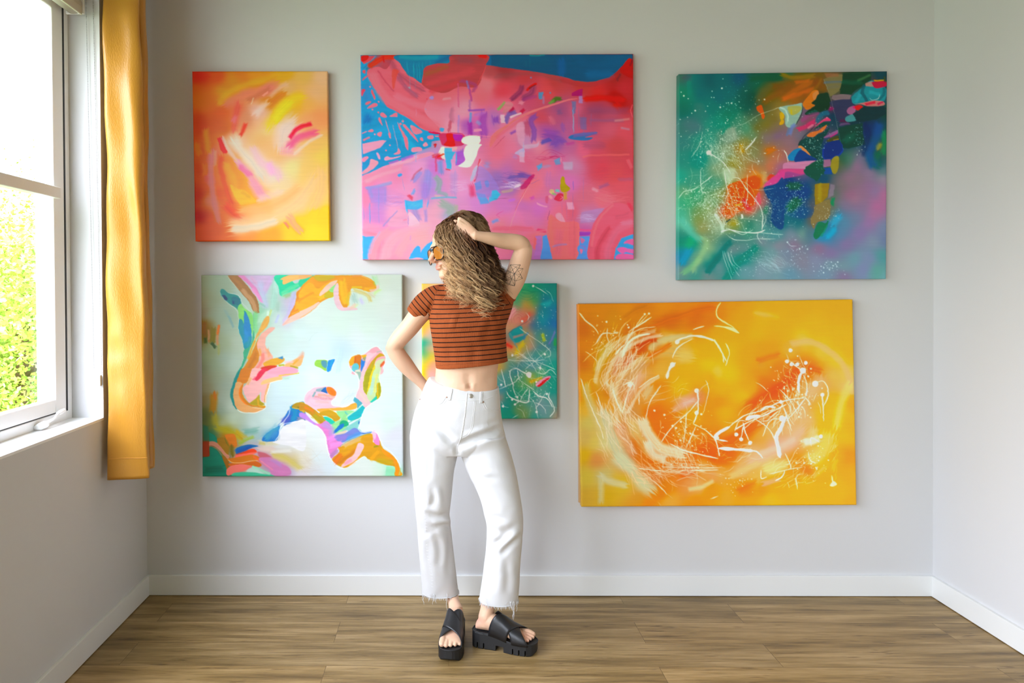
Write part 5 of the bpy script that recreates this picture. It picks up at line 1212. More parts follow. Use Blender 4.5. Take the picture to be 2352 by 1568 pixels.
ART['sun'] = ([(1327.1,698.5),(1958.3,687.3),(1967.6,1159.4),(1335.7,1163.6)], '''
@ 1315 680 3.137
g d88808 80 80 d88a08 200 120 d88c0c 400 100 d07c04 500 80 d88a10 650 80 d8860c 850 80 d47c08 1000 90 cc7008 80 250 d08010 200 200 d08c10 300 180 d08408 500 160 c86c0c 700 180 cc6c10 900 150 d07808 1000 180 c87010 450 250
g d88408 100 350 cc7008 80 450 d8900c 100 600 cca038 230 420 d88a10 140 420 d09040 300 500 c85810 480 370 c84c10 540 320 cc7430 600 380 c87048 400 480 d4a048 700 420 d8b058 800 420 e0a828 950 400 e0a820 1030 350 d8b868 680 330 d09050 350 620 d4a058 520 560 d8a850 650 520
g e0a830 850 550 e8b020 780 650 e0a028 1000 600 e8b840 980 500 d88828 620 650 d89050 500 650 d08038 400 700 d8a058 560 720 cc7c30 250 700 d0a050 200 640 d88c18 100 700 d8a848 100 820 c8b868 120 900 d0a868 200 850 d89840 250 800
g e8a898 830 760 e08858 900 730 e0a010 870 860 e09008 980 850 d8701c 600 850 d87820 700 900 d88820 800 950 d87018 640 980 d8801c 900 1000 d06010 780 1100 d86010 950 1120 d0580c 1020 1150 d86c18 600 1180
g d8b878 300 900 c88c50 400 850 d0a060 430 950 cc7848 340 950 d06828 480 1060 c87440 420 1150 c0c098 370 1180 d0c890 250 1050 d0b860 160 1050 c8a860 90 1000 cc8850 170 1180 d0a838 90 1150 c8b050 100 1300 c0b070 220 1300 c8a048 100 1450 c8a03c 250 1430 c8a840 350 1350
g d07028 500 1180 c87438 550 1250 d06c28 450 1220 cc7840 600 1300 d07818 650 1420 c89040 500 1450 c8b070 500 1340 d88030 560 1480 d8a050 700 1480 d87c40 800 1300 d89058 850 1360 d8a868 900 1380 d86828 850 1250 d88a28 900 1480 e09020 1000 1400 e0a058 950 1230 e09860 1010 1300
@ 1640 680 3.135
g e08808 20 90 dc9010 150 60 e09c18 200 130 e0a848 350 150 e0a010 400 80 dca008 600 80 d8a000 850 100 d8a000 980 80 dca408 500 200 e0a808 700 250 dca808 900 300 dca808 980 400 e0a010 200 230 e0a428 100 300 e0a820 300 250 e0a018 30 250
g e8b030 100 400 e0c060 30 550 e8b838 120 550 e8a028 250 450 e8983c 400 440 e89848 350 500 e8a850 550 400 e8b858 650 320 e0b850 780 400 e0b848 880 450 e0b860 950 550 e8b878 980 650 e8b460 850 560 e8a868 780 620
g e8a828 60 650 e09018 40 750 e8b028 200 700 e8a020 250 640 e07420 350 650 e08028 450 550 d86010 550 580 e05c08 450 680 e08438 600 520 d86c18 700 540 e08030 750 560 e07018 350 750 e8a050 650 750 eab078 700 680 e8a060 580 800
g e8a830 100 850 e89c38 150 900 e07c20 300 850 e07014 250 950 e08828 400 850 e87830 150 1050 e06818 100 1100 e07010 30 1150 e8a050 350 1000 e8b070 400 950 eab080 550 950 e8b078 650 900 f0b0a0 550 1080 e8b048 770 850 e8b008 840 850 e0b010 850 950
g e8b840 900 850 e0b030 920 1000 dca400 980 950 d89c04 990 800 e09008 980 1150 e0b848 800 1050 d8b868 720 1150 e89038 560 1130 e8a890 450 1060 f0b080 300 1150 f0b078 200 1250 e8c880 400 1230 e8b060 300 1300 e89c48 150 1350 e8a458 50 1280
g e0881c 580 1200 e07838 660 1260 e09830 600 1290 e8a018 450 1350 e09020 350 1380 d8820c 230 1380 e0a048 100 1450 e0b048 400 1460 dca808 600 1420 e0b030 650 1330 d8a408 800 1300 e0a810 760 1400 d8a808 900 1400 d8a004 980 1300 e0a000 980 1470 d8a008 880 1150 e0b028 780 1220 e09c40 250 1480
@ 1315 680 3.137
s c87808 .7 26 .9 .4 380 150 450 100 520 70
s cc6810 .8 40 .9 .4 600 200 760 150 900 100 1020 80
s d0b868 .8 34 .8 .5 180 520 210 440 270 360
s e0d8b8 .6 22 .8 .6 350 440 400 350 500 280 600 250
s d0c088 .9 30 .8 .5 560 380 620 330 740 300 860 290
s d4b068 .8 50 .8 .5 400 620 500 470 650 400 760 400
s d89880 .6 26 .8 .6 300 560 330 440
s cc9868 .8 40 .8 .6 330 700 420 580 520 480
s c8501c .9 26 .7 .4 470 370 530 320 600 310
s d86818 .8 26 .7 .4 560 430 620 400 700 350
s d8c898 .7 30 .8 .5 520 720 560 650
s e0b8a0 .7 40 .9 .5 380 760 500 560
s c8c49c .95 52 .7 .45 225 840 260 960 300 1060 360 1180 430 1240
s c8c8a0 .9 60 .8 .4 330 1160 420 1240 500 1340 570 1400
s d0c080 .8 40 .8 .4 90 640 120 760 180 900 230 1040
s d8ccA0 .9 36 .8 .5 270 640 310 740 360 840
s d8bc78 .8 50 .9 .5 430 900 470 1000 540 1100
s e0d4b0 1 46 .55 .35 500 890 550 990 620 1080 680 1110 800 1140
s d8d4b8 1 34 .6 .4 540 1060 580 1140 660 1170
s d8a880 .7 40 .9 .6 340 960 380 1040 430 1120
s e0c8a8 .7 20 .7 .6 640 1180 720 1230
s c8c4a0 .8 30 .8 .4 200 1290 260 1330 380 1360
s c8c498 .7 26 .9 .3 205 1330 205 1480
s e0a890 .8 26 .8 .5 730 820 820 770 900 740
s f0b8a8 .7 14 .7 .5 800 780 880 740
s d8c070 .7 60 .9 .2 780 430 860 440
s d0d4a0 .7 20 .8 .5 840 1390 940 1370 1010 1330
s e05c28 .7 30 .9 .5 780 1290 860 1260
@ 1640 680 3.135
s e0b868 .7 24 .9 .4 300 120 460 150
s ecb880 .7 30 .8 .4 560 340 700 330 820 390 920 480 980 600 1000 700
s e05c0c .85 60 .9 .5 260 790 400 700 520 620 620 520
s d86410 .8 30 .9 .5 640 500 760 540
s e06814 .85 50 .9 .5 60 1080 180 1000 340 900 420 840
s ecb488 .7 50 .9 .5 620 880 660 760 740 640 760 580
s eeb898 .8 50 .9 .5 260 1200 400 1140 560 1040 640 960
s f0c8b0 .7 26 .9 .5 340 1130 480 1080 580 1030
s ecd088 .9 40 .8 .4 380 1250 520 1210
s e8c870 .9 60 .7 .4 700 1180 780 1120 820 1000
s e8c890 .9 40 .8 .5 640 1060 700 1030 720 960
s ecd078 .8 40 .8 .5 880 940 920 760 980 640
s e8bc60 .8 20 .7 .5 860 1250 880 1180
s ecc080 .8 30 .8 .4 120 1300 240 1240 320 1200
s e8b0a0 .7 26 .8 .5 360 1350 460 1320
s e87840 .8 26 .8 .4 320 460 460 420
s d06808 .5 30 .9 .4 180 1400 300 1340
s e8c078 .7 20 .7 .4 720 1300 800 1230
@ 1315 680 3.137
s e4d8b0 .75 20 .7 .7 165 620 190 500 250 400 340 320 450 270
s e8d8b8 .75 16 .6 .7 240 640 260 540 310 450 400 370 520 310 640 280
s e0d0a0 .7 22 .7 .7 300 720 330 620 400 520 500 440
s ecdcc0 .7 14 .6 .7 400 840 450 740 520 650 620 580
w 90 ecdcc0 .8 4 170 -62 14 130 230 560 800
w 60 f0e0c8 .8 4 150 62 14 150 620 520 1150
w 40 e8dcc0 .75 5 150 -60 18 130 230 620 560
w 40 e4c8a0 .6 4 170 60 14 150 560 560 1250
w 50 f0dcc8 .75 4 120 45 30 600 850 1040 1250
w 70 f0c8a0 .7 4 130 35 20 400 1130 760 1420
w 40 ecd0b0 .7 4 170 5 10 500 1180 1050 1320
w 26 ecc8a8 .7 4 120 -30 30 560 560 1000 900
w 40 f0d8b8 .7 4 130 80 14 650 1050 950 1280
t ece0c0 .95 10 50 120 95 175 160 230 190 275
t ece4c8 .95 5 370 360 430 260 480 180 520 130
t ece4c8 .95 5 400 260 480 200 550 125
t ece4c8 .95 8 450 230 510 190 570 150
t e8e0c8 .9 9 170 340 220 270 300 270
t e8e0c8 .9 8 250 230 250 290 260 330
t e8e0c8 .9 7 95 400 140 430 175 470
t e8e0c8 .9 8 60 590 90 690 130 790 200 950 225 1030
t e8e0c8 .9 8 170 690 200 780 220 850
t e8e4c8 .95 16 360 440 400 340 470 290 560 270
t e8dcc0 .8 6 350 420 400 300 480 240 600 220
t ece4c8 .95 14 310 420 350 370 370 350
t f0e8d0 1 12 870 240 910 225 950 215
t f0e8d0 1 14 740 330 800 300 870 285 950 295 1020 320
t f0e8d0 .95 8 720 445 750 380 800 340 860 310
t f0e8d0 .95 8 1020 320 1060 380 1110 470
t e8e4d0 1 24 680 590 700 520 740 480
t ece8d0 .9 8 480 660 560 600 620 570
t ece8d0 .95 10 370 640 420 620 450 650
t ece8d0 .9 8 360 840 400 700 440 620
t ece8d0 .95 9 290 670 320 760 350 830
t ece8d0 .9 7 480 700 480 780
t ece8d0 .9 7 530 870 560 760 640 640
t f4ecdc .95 9 900 670 905 750 900 840 870 920
t f4ecdc .9 5 960 605 980 680 940 850
t f4ecdc .95 6 640 1050 720 940 830 840 900 760
t f4ecdc .9 6 820 850 810 980 800 1060
t f4ecdc .9 5 890 930 850 1030 820 1090
t f4e8d0 .95 9 870 920 950 960 1020 1020
t f4ecd8 .95 8 700 1060 800 1110 920 1140 1050 1170
t f4e8d0 .9 6 480 1240 700 1260 1050 1250
t f4e8d0 .9 6 640 1230 850 1235 1050 1235
t f4e8d0 .8 5 510 1270 640 1380 680 1430
t f0e4c8 .9 6 990 1460 1050 1440
s f0e8d0 .9 10 .6 .6 300 260 325 265
d f4ecd8 .95 16 1040 1020 895 680 720 490 415 640 755 330 895 840
d f0e4cc .9 8 780 905 745 950 590 825 660 855 720 935 245 185 405 225 520 130 550 125 930 850
r 90 f0e0c8 .85 2.5 7 560 820 1050 1250
r 40 f0e0c8 .85 2.5 6 60 100 500 500
@ 1640 680 3.135
t f0d8a0 .95 12 50 45 20 90 25 150 80 190 130 220 170 260
t f0e0a8 .95 16 0 215 60 220 120 235 180 265
t f4e4c0 .95 8 0 310 40 370 65 430 70 480
t f4e4c0 .95 8 85 340 110 400 100 450 85 500
t f8ece0 1 20 0 1020 40 980 115 940
t f8ece0 1 12 0 1010 20 1060 40 1150
t f8ece0 1 9 20 1030 100 1045
t fcf4e8 1 22 30 1095 110 1100 200 1105 280 1115
t fcf4e8 1 14 240 1110 310 1120 350 1165
t fcf4e8 1 16 330 830 380 795 440 800
t fcf4e8 1 22 230 890 270 870 330 860
t fcf4e8 .95 7 110 940 220 860 350 820 480 760 650 730
t fcf4e8 .95 7 150 960 260 900 400 840 520 780
t fcf4e8 .95 6 210 960 330 860 440 810
t fcf4e8 1 9 210 910 220 960 250 1040
t fcf4e8 1 8 210 940 200 1000 190 1030
t fcf4e8 1 7 230 900 180 900 150 970
t fcf4e8 .95 6 290 880 380 940 440 1030 460 1060
t fcf4e8 1 26 520 860 480 950 450 1010 460 1080 475 1160
t fcf4e8 .95 8 660 730 590 820 520 900
t fcf4e8 1 16 640 530 610 600 610 700
t fcf4e8 1 10 560 480 600 510 640 540
t fcf4e8 .95 8 640 560 670 640 660 720
t fcf4e8 .9 6 650 720 700 780
t fcf4e8 .9 6 470 670 540 740 600 850
t fcf4e8 .9 6 470 880 400 900 350 1010
t fcf4e8 .9 6 500 800 530 880 560 970
t f8e8d0 .95 7 720 630 780 610 815 650 820 720 790 790
t f8e8d0 .9 6 740 700 710 760
t f8ece0 .95 7 780 710 785 800 790 900
t f8ece0 .9 6 300 620 350 650 390 690
t f8ece0 .95 8 340 1250 340 1310 380 1300
t f8ece0 .95 8 510 1250 490 1300 440 1330
t f8e8d0 .95 7 510 1130 540 1190 555 1240
t f8e8d0 .9 6 400 1280 520 1250 640 1230
t f8e8d0 .9 7 590 1310 600 1390
t f8e8d0 .9 7 530 1340 540 1380
t f0e0b0 .95 14 850 1290 855 1350
d fcf4e8 1 22 640 535 730 630 490 880
d fcf4e8 1 14 550 390 560 490 660 480 480 760 195 1030 260 1055 160 995 780 710 770 1010 600 490 525 470
p f4e4c0 1 3 840 1350 860 1330 885 1355 860 1370 835 1365
s f8e8d8 .9 30 .6 .6 650 1050 720 1040 760 1020
t f8ece0 .9 9 680 1120 690 1180 730 1200
t f8ece0 .9 12 700 1080 700 1020 760 1050
w 60 fcf0e0 .8 3.5 110 -40 25 150 750 620 950
w 40 fcf0e0 .8 3.5 110 80 18 380 600 700 950
w 30 fcecd8 .8 3.5 90 60 30 450 430 720 680
w 40 f8e4c8 .7 4 90 -35 16 400 1120 760 1400
w 26 f8e0c0 .7 3.5 100 -20 20 0 1030 350 1250
w 20 f4dcb0 .7 4 80 -70 10 820 900 900 1300
r 120 fcecd8 .85 2.5 8 350 420 800 950
r 60 f8e8d0 .85 2.5 7 550 1000 850 1350
r 30 f8e8d0 .7 2.5 6 0 1250 350 1450
''', 9)
ART['jungle'] = ([(968.4,651.3),(1279.2,650.2),(1280,961.4),(969.5,962)], '''
@ 950 640 4.611
g f0c850 110 70 f0a898 150 100 f0b070 200 70 f4b898 280 80 e8b850 110 480 f0a8a0 150 560 e8c040 110 550 b8b8b0 180 600 10a888 120 700 10a080 120 800 f0a890 190 750 f0d020 180 850 b8c0a0 110 880 f0d808 130 900 f0c818 110 960 f890a8 200 900 f8a8c0 200 980
g 48b070 1180 120 28a070 1100 200 20a078 1250 100 109080 1350 80 00847c 1450 80 008878 1480 150 189078 1280 220 50a850 1270 230 60a070 1100 250 2c7898 1400 220 1488a0 1420 280 107898 1330 330 3870a0 1490 320 208898 1480 240
g e8a090 1050 320 f08080 1150 350 e89850 1180 270 c8a838 1220 250 e8b050 1260 330 f05048 1240 380 f09080 1080 420 e8a070 1020 500 e07060 1180 470 f0a078 1220 450 28609c 1270 480 1498a8 1350 400 149ca8 1400 440 3060a0 1450 450 3068b0 1490 500 2878a0 1330 500
g 3c8890 1060 570 609090 1120 600 d08878 1080 620 3088a0 1050 650 90a870 1180 560 c8b840 1180 620 d8c030 1130 700 e8a070 1250 600 e89888 1240 690 2c88a0 1320 600 70a038 1370 620 2c78a8 1420 600 5060a8 1450 670 18a060 1500 670 f05840 1000 690 f08870 1020 740 4080a0 1340 700
g e0b850 1050 760 d8b830 1090 820 e09880 1130 830 70a8a0 1200 820 3c98a0 1300 800 58a070 1370 770 4898a8 1350 850 50a098 1450 800 48a0a0 1230 900 3c90a8 1150 900 5c8fa8 1280 950 e8a040 910 950 58a098 1020 920 3888a0 1080 980 189888 1480 920
g 4898a0 950 1020 50a080 1130 1080 88b050 1150 1120 c8b830 1260 1080 60b070 1350 1030 109080 1480 1050 089080 1500 1200 4090a0 940 1180 20907c 1080 1200 089078 1000 1250 28a080 1170 1180 1c9080 1280 1200 50988c 1360 1150 60908c 1480 1280 509c90 1420 1230
g e08878 925 1260 208c90 960 1320 109078 960 1400 109478 950 1450 789858 1120 1380 88984c 1170 1420 70a078 1200 1360 4c9890 1250 1300 7090a0 1350 1330 7898a0 1400 1400 30988c 1280 1450 109080 1040 1460 509890 1450 1440 b09078 1500 1470 88a0a0 1360 1280
s e86050 .6 30 .7 .5 1150 450 1230 370
p 2c9ca0 .9 8 1010 580 1130 500 1160 560 1180 620 1080 680
s 5898a0 .9 10 .5 .5 1020 570 1050 640 1110 760
s e09080 .7 14 .6 .5 1060 620 1160 590
s 4888b0 .9 16 .6 .5 1160 640 1210 570
t 405068 .9 5 1000 580 1100 510 1190 460 1250 400
s e8d040 .8 30 .7 .5 1090 790 1160 680
s f04840 .9 24 .7 .5 990 700 1030 720
s c8d030 .8 22 .7 .5 1370 590 1380 650
s 8078c0 .8 12 .7 .5 1500 560 1440 690
s 30a048 .8 20 .7 .5 1500 640 1500 700
s 28b8b8 .7 40 .8 .5 1380 280 1440 260
s f0a8b0 .8 40 .8 .4 1010 400 1060 330
w 10 208060 .8 3 200 10 3 1100 110 1280 130
t 308868 .8 3 1120 130 1180 160 1250 150 1290 90
t 308868 .8 3 1110 160 1180 195 1260 180 1310 110
t 308868 .8 3 1130 200 1200 225 1280 200 1330 130
t 308868 .8 3 1150 100 1190 125 1230 110 1245 60
t 308868 .8 3 1170 80 1195 100 1215 85 1220 60
t c86068 .8 3 1000 500 990 420 1020 330 1080 290 1140 320
t c86068 .8 3 1020 490 1010 420 1040 350 1090 320 1150 350
t c86068 .8 3 1040 470 1035 410 1060 370 1100 345 1160 380
t c86068 .8 3 1070 450 1060 410 1085 385 1120 380 1150 410
t c86068 .8 3 1090 430 1100 410 1120 410 1120 430
t b89048 .8 3 1160 260 1200 310 1250 300
t b89048 .8 3 1190 250 1220 290 1260 270
t e8e8e0 .9 6 1190 360 1220 400 1210 440
t e8ece0 .95 5 1120 520 1200 580 1320 660 1400 720 1450 770 1440 820 1390 830
t e8ece0 .95 5 1400 120 1450 160 1480 240
t e8ece0 .95 6 1280 80 1340 110 1400 150 1420 170
d f0f0e8 1 12 1265 75 1150 450
t f0f0e8 1 12 1060 1130 1040 1080 1020 1000 1040 960 1090 950 1150 980 1210 1010
p f0f0e8 1 2 1190 1010 1220 985 1250 1000 1245 1040 1220 1050
t f0f0e8 .95 9 1050 1100 1060 1180 1100 1260 1120 1290
t f0f0e8 .95 12 980 1190 1020 1250 1080 1280 1130 1295
t f0f0e8 .95 8 1100 960 1110 1030 1130 1070
t f0f0e8 .95 12 1120 1040 1090 1080
t f0f0e8 .95 6 1110 1060 1160 1100 1280 1180
t f0f0e8 .9 5 900 1170 1000 1130 1100 1080
t f0f0e8 .95 12 1225 1160 1225 1240 1200 1310 1100 1290
t f0f0e8 .9 6 1220 1150 1160 1230 1130 1290
t f0f0e8 .95 7 1080 1330 1130 1290 1240 1300
t f0f0e8 .95 14 1270 1190 1320 1240 1400 1260 1440 1300 1470 1360
t f0f0e8 .95 10 1440 1200 1430 1250 1470 1320 1490 1400 1440 1460
t f0f0e8 .9 8 1280 1310 1340 1330 1390 1380 1400 1430
t f0f0e8 .9 6 1230 1250 1290 1330 1310 1430 1320 1480
t f0f0e8 .9 6 1400 1200 1340 1300 1290 1380
t f0f0e8 .9 6 1310 990 1380 1010 1450 960 1520 1030
t f0f0e8 .95 5 1190 700 1230 820 1330 920 1400 1000
t f0f0e8 .9 5 1000 860 1150 870 1300 880 1500 960
t f0f0e8 .95 5 1100 780 1200 850 1290 870 1390 850
t f0f0e8 .9 5 1150 800 1250 900 1310 1000
t f0f0e8 .9 5 1450 730 1300 860 1180 960
t f0f0e8 .9 8 930 960 960 1080 980 1150
t f0f0e8 .9 6 930 1300 960 1350 1000 1360
t f0f0e8 .9 5 1090 1370 1150 1400 1180 1470
t f0f0e8 .9 6 1040 1480 1110 1440
t f0f0e8 .9 6 1350 900 1340 960 1320 1010
d f0f0e8 1 12 930 1120 945 1350 1045 1280 1300 1090 1390 800 1340 945 1300 1410 1100 1250 1410 1220 1075 1330 1045 810
p f090b0 1 4 1290 1120 1330 1080 1400 1040 1450 1030 1440 1060 1380 1110 1320 1140
p d81828 1 3 1310 1135 1350 1100 1400 1060 1440 1050 1390 1100 1340 1140
s e8b020 .8 20 .7 .5 1240 1090 1350 1050
w 30 e8f0e8 .8 3 150 45 50 900 850 1510 1480
w 26 e8f0e8 .8 3 180 30 30 1000 720 1500 1000
r 130 e8f0ec .9 2.5 7 900 900 1520 1480
r 60 e8f0ec .9 2.5 6 1200 80 1520 900
''', 10)
# ---------------------------------------------------------------- world and view
w = bpy.data.worlds.new('overcast_sky'); SC.world = w; w.use_nodes = True
wn = w.node_tree.nodes; wl = w.node_tree.links; bg = wn['Background']
tc = wn.new('ShaderNodeTexCoord'); sep = wn.new('ShaderNodeSeparateXYZ'); cr_ = wn.new('ShaderNodeValToRGB')
wl.new(tc.outputs['Generated'], sep.inputs[0]); wl.new(sep.outputs['Z'], cr_.inputs[0])
cr_.color_ramp.elements[0].position = 0.0; cr_.color_ramp.elements[0].color = (.34, .35, .32, 1)
cr_.color_ramp.elements[1].position = .35; cr_.color_ramp.elements[1].color = (.91, .93, 1.09, 1)
wl.new(cr_.outputs[0], bg.inputs[0]); bg.inputs[1].default_value = 7.0
SC.view_settings.view_transform = 'Standard'; SC.view_settings.look = 'None'; SC.view_settings.gamma = 1
SC.view_settings.exposure = EXPO; SC.view_settings.use_curve_mapping = False
SC.cycles.max_bounces = 10; SC.cycles.diffuse_bounces = 6; SC.cycles.transparent_max_bounces = 16
# ---------------------------------------------------------------- room shell
paint_m = mat('white_wall_paint', (.68, .68, .69), .7, spec=.25); noise_bump(paint_m, sc=140, dist=.0006, strength=.25)
trim_m = mat('white_gloss_trim', (.82, .83, .82), .35)
vinyl = mat('white_window_vinyl', (.92, .93, .93), .3)
def st(o): o['kind'] = 'structure'; return o
YJ = PX(238, 962, XL).y; ZS = PX(238, 962, XL).z; YN = .55; ZH = 2.56; T = .16
W2A, W2B, Z3 = -3.2, .25, .06
st(boxes('wall_left', [(XL-T, W2B, 0, XL, D+.16, ZS), (XL-T, YB, 0, XL, W2B, Z3), (XL-T, YJ, ZS, XL, D+.16, ZH), (XL-T, YB, ZH, XL, D+.16, CEIL),
    (XL-T, W2B, ZS, XL, YN, ZH), (XL-T, YB, Z3, XL, W2A, ZH)], paint_m))
st(boxes('wall_back', [(XL-T, D, 0, XR+.12, D+.16, CEIL)], paint_m))
st(boxes('wall_right', [(XR, 1.5, 0, XR+.12, D, CEIL)], paint_m)); dark_wall_m = mat('dark_unseen_wall', (.17, .125, .09), .6)  # invented dark finish for the unseen rear walls, cuts bounced light
st(boxes('wall_right_rear', [(XR, YB, 0, XR+.12, 1.5, CEIL)], dark_wall_m))
st(boxes('wall_front', [(XL-T, YB-.12, 0, XR+.12, YB, CEIL)], dark_wall_m))
st(boxes('ceiling', [(XL-T, YB-.12, CEIL, XR+.12, D+.16, CEIL+.1)], mat('ceiling_white', (.52, .52, .49), .85)))
BH = .093
st(boxes('baseboard_back', [(XL, D-.014, .003, XR, D, BH)], trim_m, bev=.0015))
st(boxes('baseboard_left', [(XL, W2B+.02, .003, XL+.014, D-.014, BH)], trim_m, bev=.0015))
st(boxes('baseboard_right', [(XR-.014, 1.5, .003, XR, D-.014, BH)], trim_m, bev=.0015))
st(boxes('trim_1', [(XL-.128, YN, ZS-.004, XL+.001, YJ, ZS+.006)], vinyl, bev=.001))
# ---------------------------------------------------------------- floor: vinyl planks laid along the back wall
fm = mat('wood_look_planks', '8a6a40', .42, spec=.35); N, L, b = nodes(fm)
tcn = N.new('ShaderNodeTexCoord'); mp = N.new('ShaderNodeMapping'); L.new(tcn.outputs['Object'], mp.inputs[0])
br = N.new('ShaderNodeTexBrick'); br.inputs['Scale'].default_value = 1; br.inputs['Brick Width'].default_value = 1.22; br.inputs['Row Height'].default_value = .18
br.inputs['Mortar Size'].default_value = .0011; br.inputs['Mortar Smooth'].default_value = .3; br.offset = .37; br.inputs['Color1'].default_value = (0, 0, 0, 1); br.inputs['Color2'].default_value = (1, 1, 1, 1); br.inputs['Mortar'].default_value = (.5, .5, .5, 1)
L.new(mp.outputs[0], br.inputs['Vector'])
def nz(scale, sc, detail=6, rough=.6, add=None):
    m2 = N.new('ShaderNodeMapping'); m2.inputs['Scale'].default_value = scale; n = N.new('ShaderNodeTexNoise'); n.inputs['Scale'].default_value = sc
    n.inputs['Detail'].default_value = detail; n.inputs['Roughness'].default_value = rough
    if add is not None:
        va = N.new('ShaderNodeVectorMath'); va.operation = 'MULTIPLY_ADD'; va.inputs[1].default_value = (7, 3, 5); L.new(add, va.inputs[0]); L.new(tcn.outputs['Object'], va.inputs[2]); L.new(va.outputs[0], m2.inputs[0])
    else: L.new(tcn.outputs['Object'], m2.inputs[0])
    L.new(m2.outputs[0], n.inputs[0]); return n
def ramp(src, stops):
    r = N.new('ShaderNodeValToRGB'); e = r.color_ramp.elements
    e[0].position, e[0].color = stops[0][0], (*stops[0][1], 1); e[1].position, e[1].color = stops[-1][0], (*stops[-1][1], 1)
    for p_, c_ in stops[1:-1]: q = e.new(p_); q.color = (*c_, 1)
    L.new(src, r.inputs[0]); return r
def mixc(mode, fac, a, bb):
    m = N.new('ShaderNodeMix'); m.data_type = 'RGBA'; m.blend_type = mode
    if isinstance(fac, float): m.inputs[0].default_value = fac
    else: L.new(fac, m.inputs[0])
    L.new(a, m.inputs[6]); L.new(bb, m.inputs[7]); return m.outputs[2]
n1 = nz((.9, 9, 1), 2.2, 6, .6, br.outputs['Color']); n2 = nz((1.6, 60, 1), 3, 5, .7, br.outputs['Color']); n3 = nz((3.2, 26, 1), 2.4, 3, .5, br.outputs['Color'])
r1 = ramp(n1.outputs[0], [(.30, lin('6c5530')), (.48, lin('957a4c')), (.62, lin('ac9062')), (.8, lin('c0a578'))])
r2 = ramp(n2.outputs[0], [(.3, (.62, .60, .56)), (.5, (1, 1, 1)), (.75, (1.12, 1.1, 1.06))])
r3 = ramp(n3.outputs[0], [(.28, (.42, .36, .30)), (.36, (1, 1, 1)), (1, (1, 1, 1))])
r4 = ramp(br.outputs['Color'], [(0, (.86, .86, .86)), (1, (1.08, 1.06, 1.03))])
c = mixc('MULTIPLY', 1.0, r1.outputs[0], r2.outputs[0]); c = mixc('MULTIPLY', .8, c, r3.outputs[0]); c = mixc('MULTIPLY', 1.0, c, r4.outputs[0])
mo = ramp(br.outputs['Fac'], [(0, (1, 1, 1)), (1, (.45, .4, .35))]); c = mixc('MULTIPLY', 1.0, c, mo.outputs[0]); L.new(c, b.inputs['Base Color'])
bp = N.new('ShaderNodeBump'); bp.inputs['Distance'].default_value = .0006; bp.inputs['Strength'].default_value = .5; L.new(n2.outputs[0], bp.inputs['Height']); L.new(bp.outputs[0], b.inputs['Normal'])
st(boxes('floor', [(XL-T, YB-.12, -.1, XR+.12, D+.16, 0)], fm))
# ---------------------------------------------------------------- window
gasket = mat('black_gasket', (.012, .012, .014), .5); glass = bpy.data.materials.new('window_glass'); glass.use_nodes = True
gn = glass.node_tree.nodes; gl = glass.node_tree.links; gn.remove(gn['Principled BSDF']); tr = gn.new('ShaderNodeBsdfTransparent'); gg = gn.new('ShaderNodeBsdfGlossy'); gg.inputs['Roughness'].default_value = .02
tr.inputs[0].default_value = (.95, .98, .98, 1); mx = gn.new('ShaderNodeMixShader'); mx.inputs[0].default_value = .05; gl.new(tr.outputs[0], mx.inputs[1]); gl.new(gg.outputs[0], mx.inputs[2]); gl.new(mx.outputs[0], gn['Material Output'].inputs[0])
XF = XL-.125   # inner plane of the frame
def bxs(a): return a
def unit(name, ya, yb, z0, z1, rail, flip=False):
    """one casement: frame > gasket, sash, rail, panes"""
    fr = boxes(name, [(XF-.03, ya, z0, XF, ya+.042, z1), (XF-.03, yb-.042, z0, XF, yb, z1), (XF-.03, ya+.042, z0, XF, yb-.042, z0+.042), (XF-.03, ya+.042, z1-.042, XF, yb-.042, z1)], vinyl, bev=.003); st(fr)
    a, c2, l, h = ya+.042, yb-.042, z0+.042, z1-.042; g = .010
    boxes('gasket', [(XF-.028, a, l, XF+.0045, a+g, h), (XF-.028, c2-g, l, XF+.0045, c2, h), (XF-.028, a, l, XF-.004, c2, l+g*.5), (XF-.028, a, h-g, XF-.004, c2, h)], gasket, fr)
    a += g; c2 -= g; l += g*.5; h -= g; s = .078
    boxes('sash', [(XF-.03, a, l, XF+.004, a+s, h), (XF-.03, c2-s, l, XF+.004, c2, h), (XF-.03, a+s, l, XF+.004, c2-s, l+.052), (XF-.03, a+s, h-.052, XF+.004, c2-s, h)], vinyl, fr, bev=.004)
    if rail: boxes('meeting_rail', [(XF-.02, a+s-.04, rail, XF+.022, c2-s+.02, rail+.043)], trim_m, fr, bev=.003)
    for q in ([(l+.05, rail), (rail+.04, h-.05)] if rail else [(l+.05, h-.05)]):
        boxes('pane', [(XF-.018, a+s-.005, q[0], XF-.014, c2-s+.005, q[1])], glass, fr)
    return fr
rz = PX(60, 424, XF+.02).z-.0215; ym = 1.72
win = unit('window_1', ym, YJ, ZS, ZH, rz); unit('window_2', YN, ym, ZS, ZH, rz); unit('added_unseen_window', W2A, W2B, Z3, ZH, 0)  # last unit: unseen glazed opening, added to light the right half
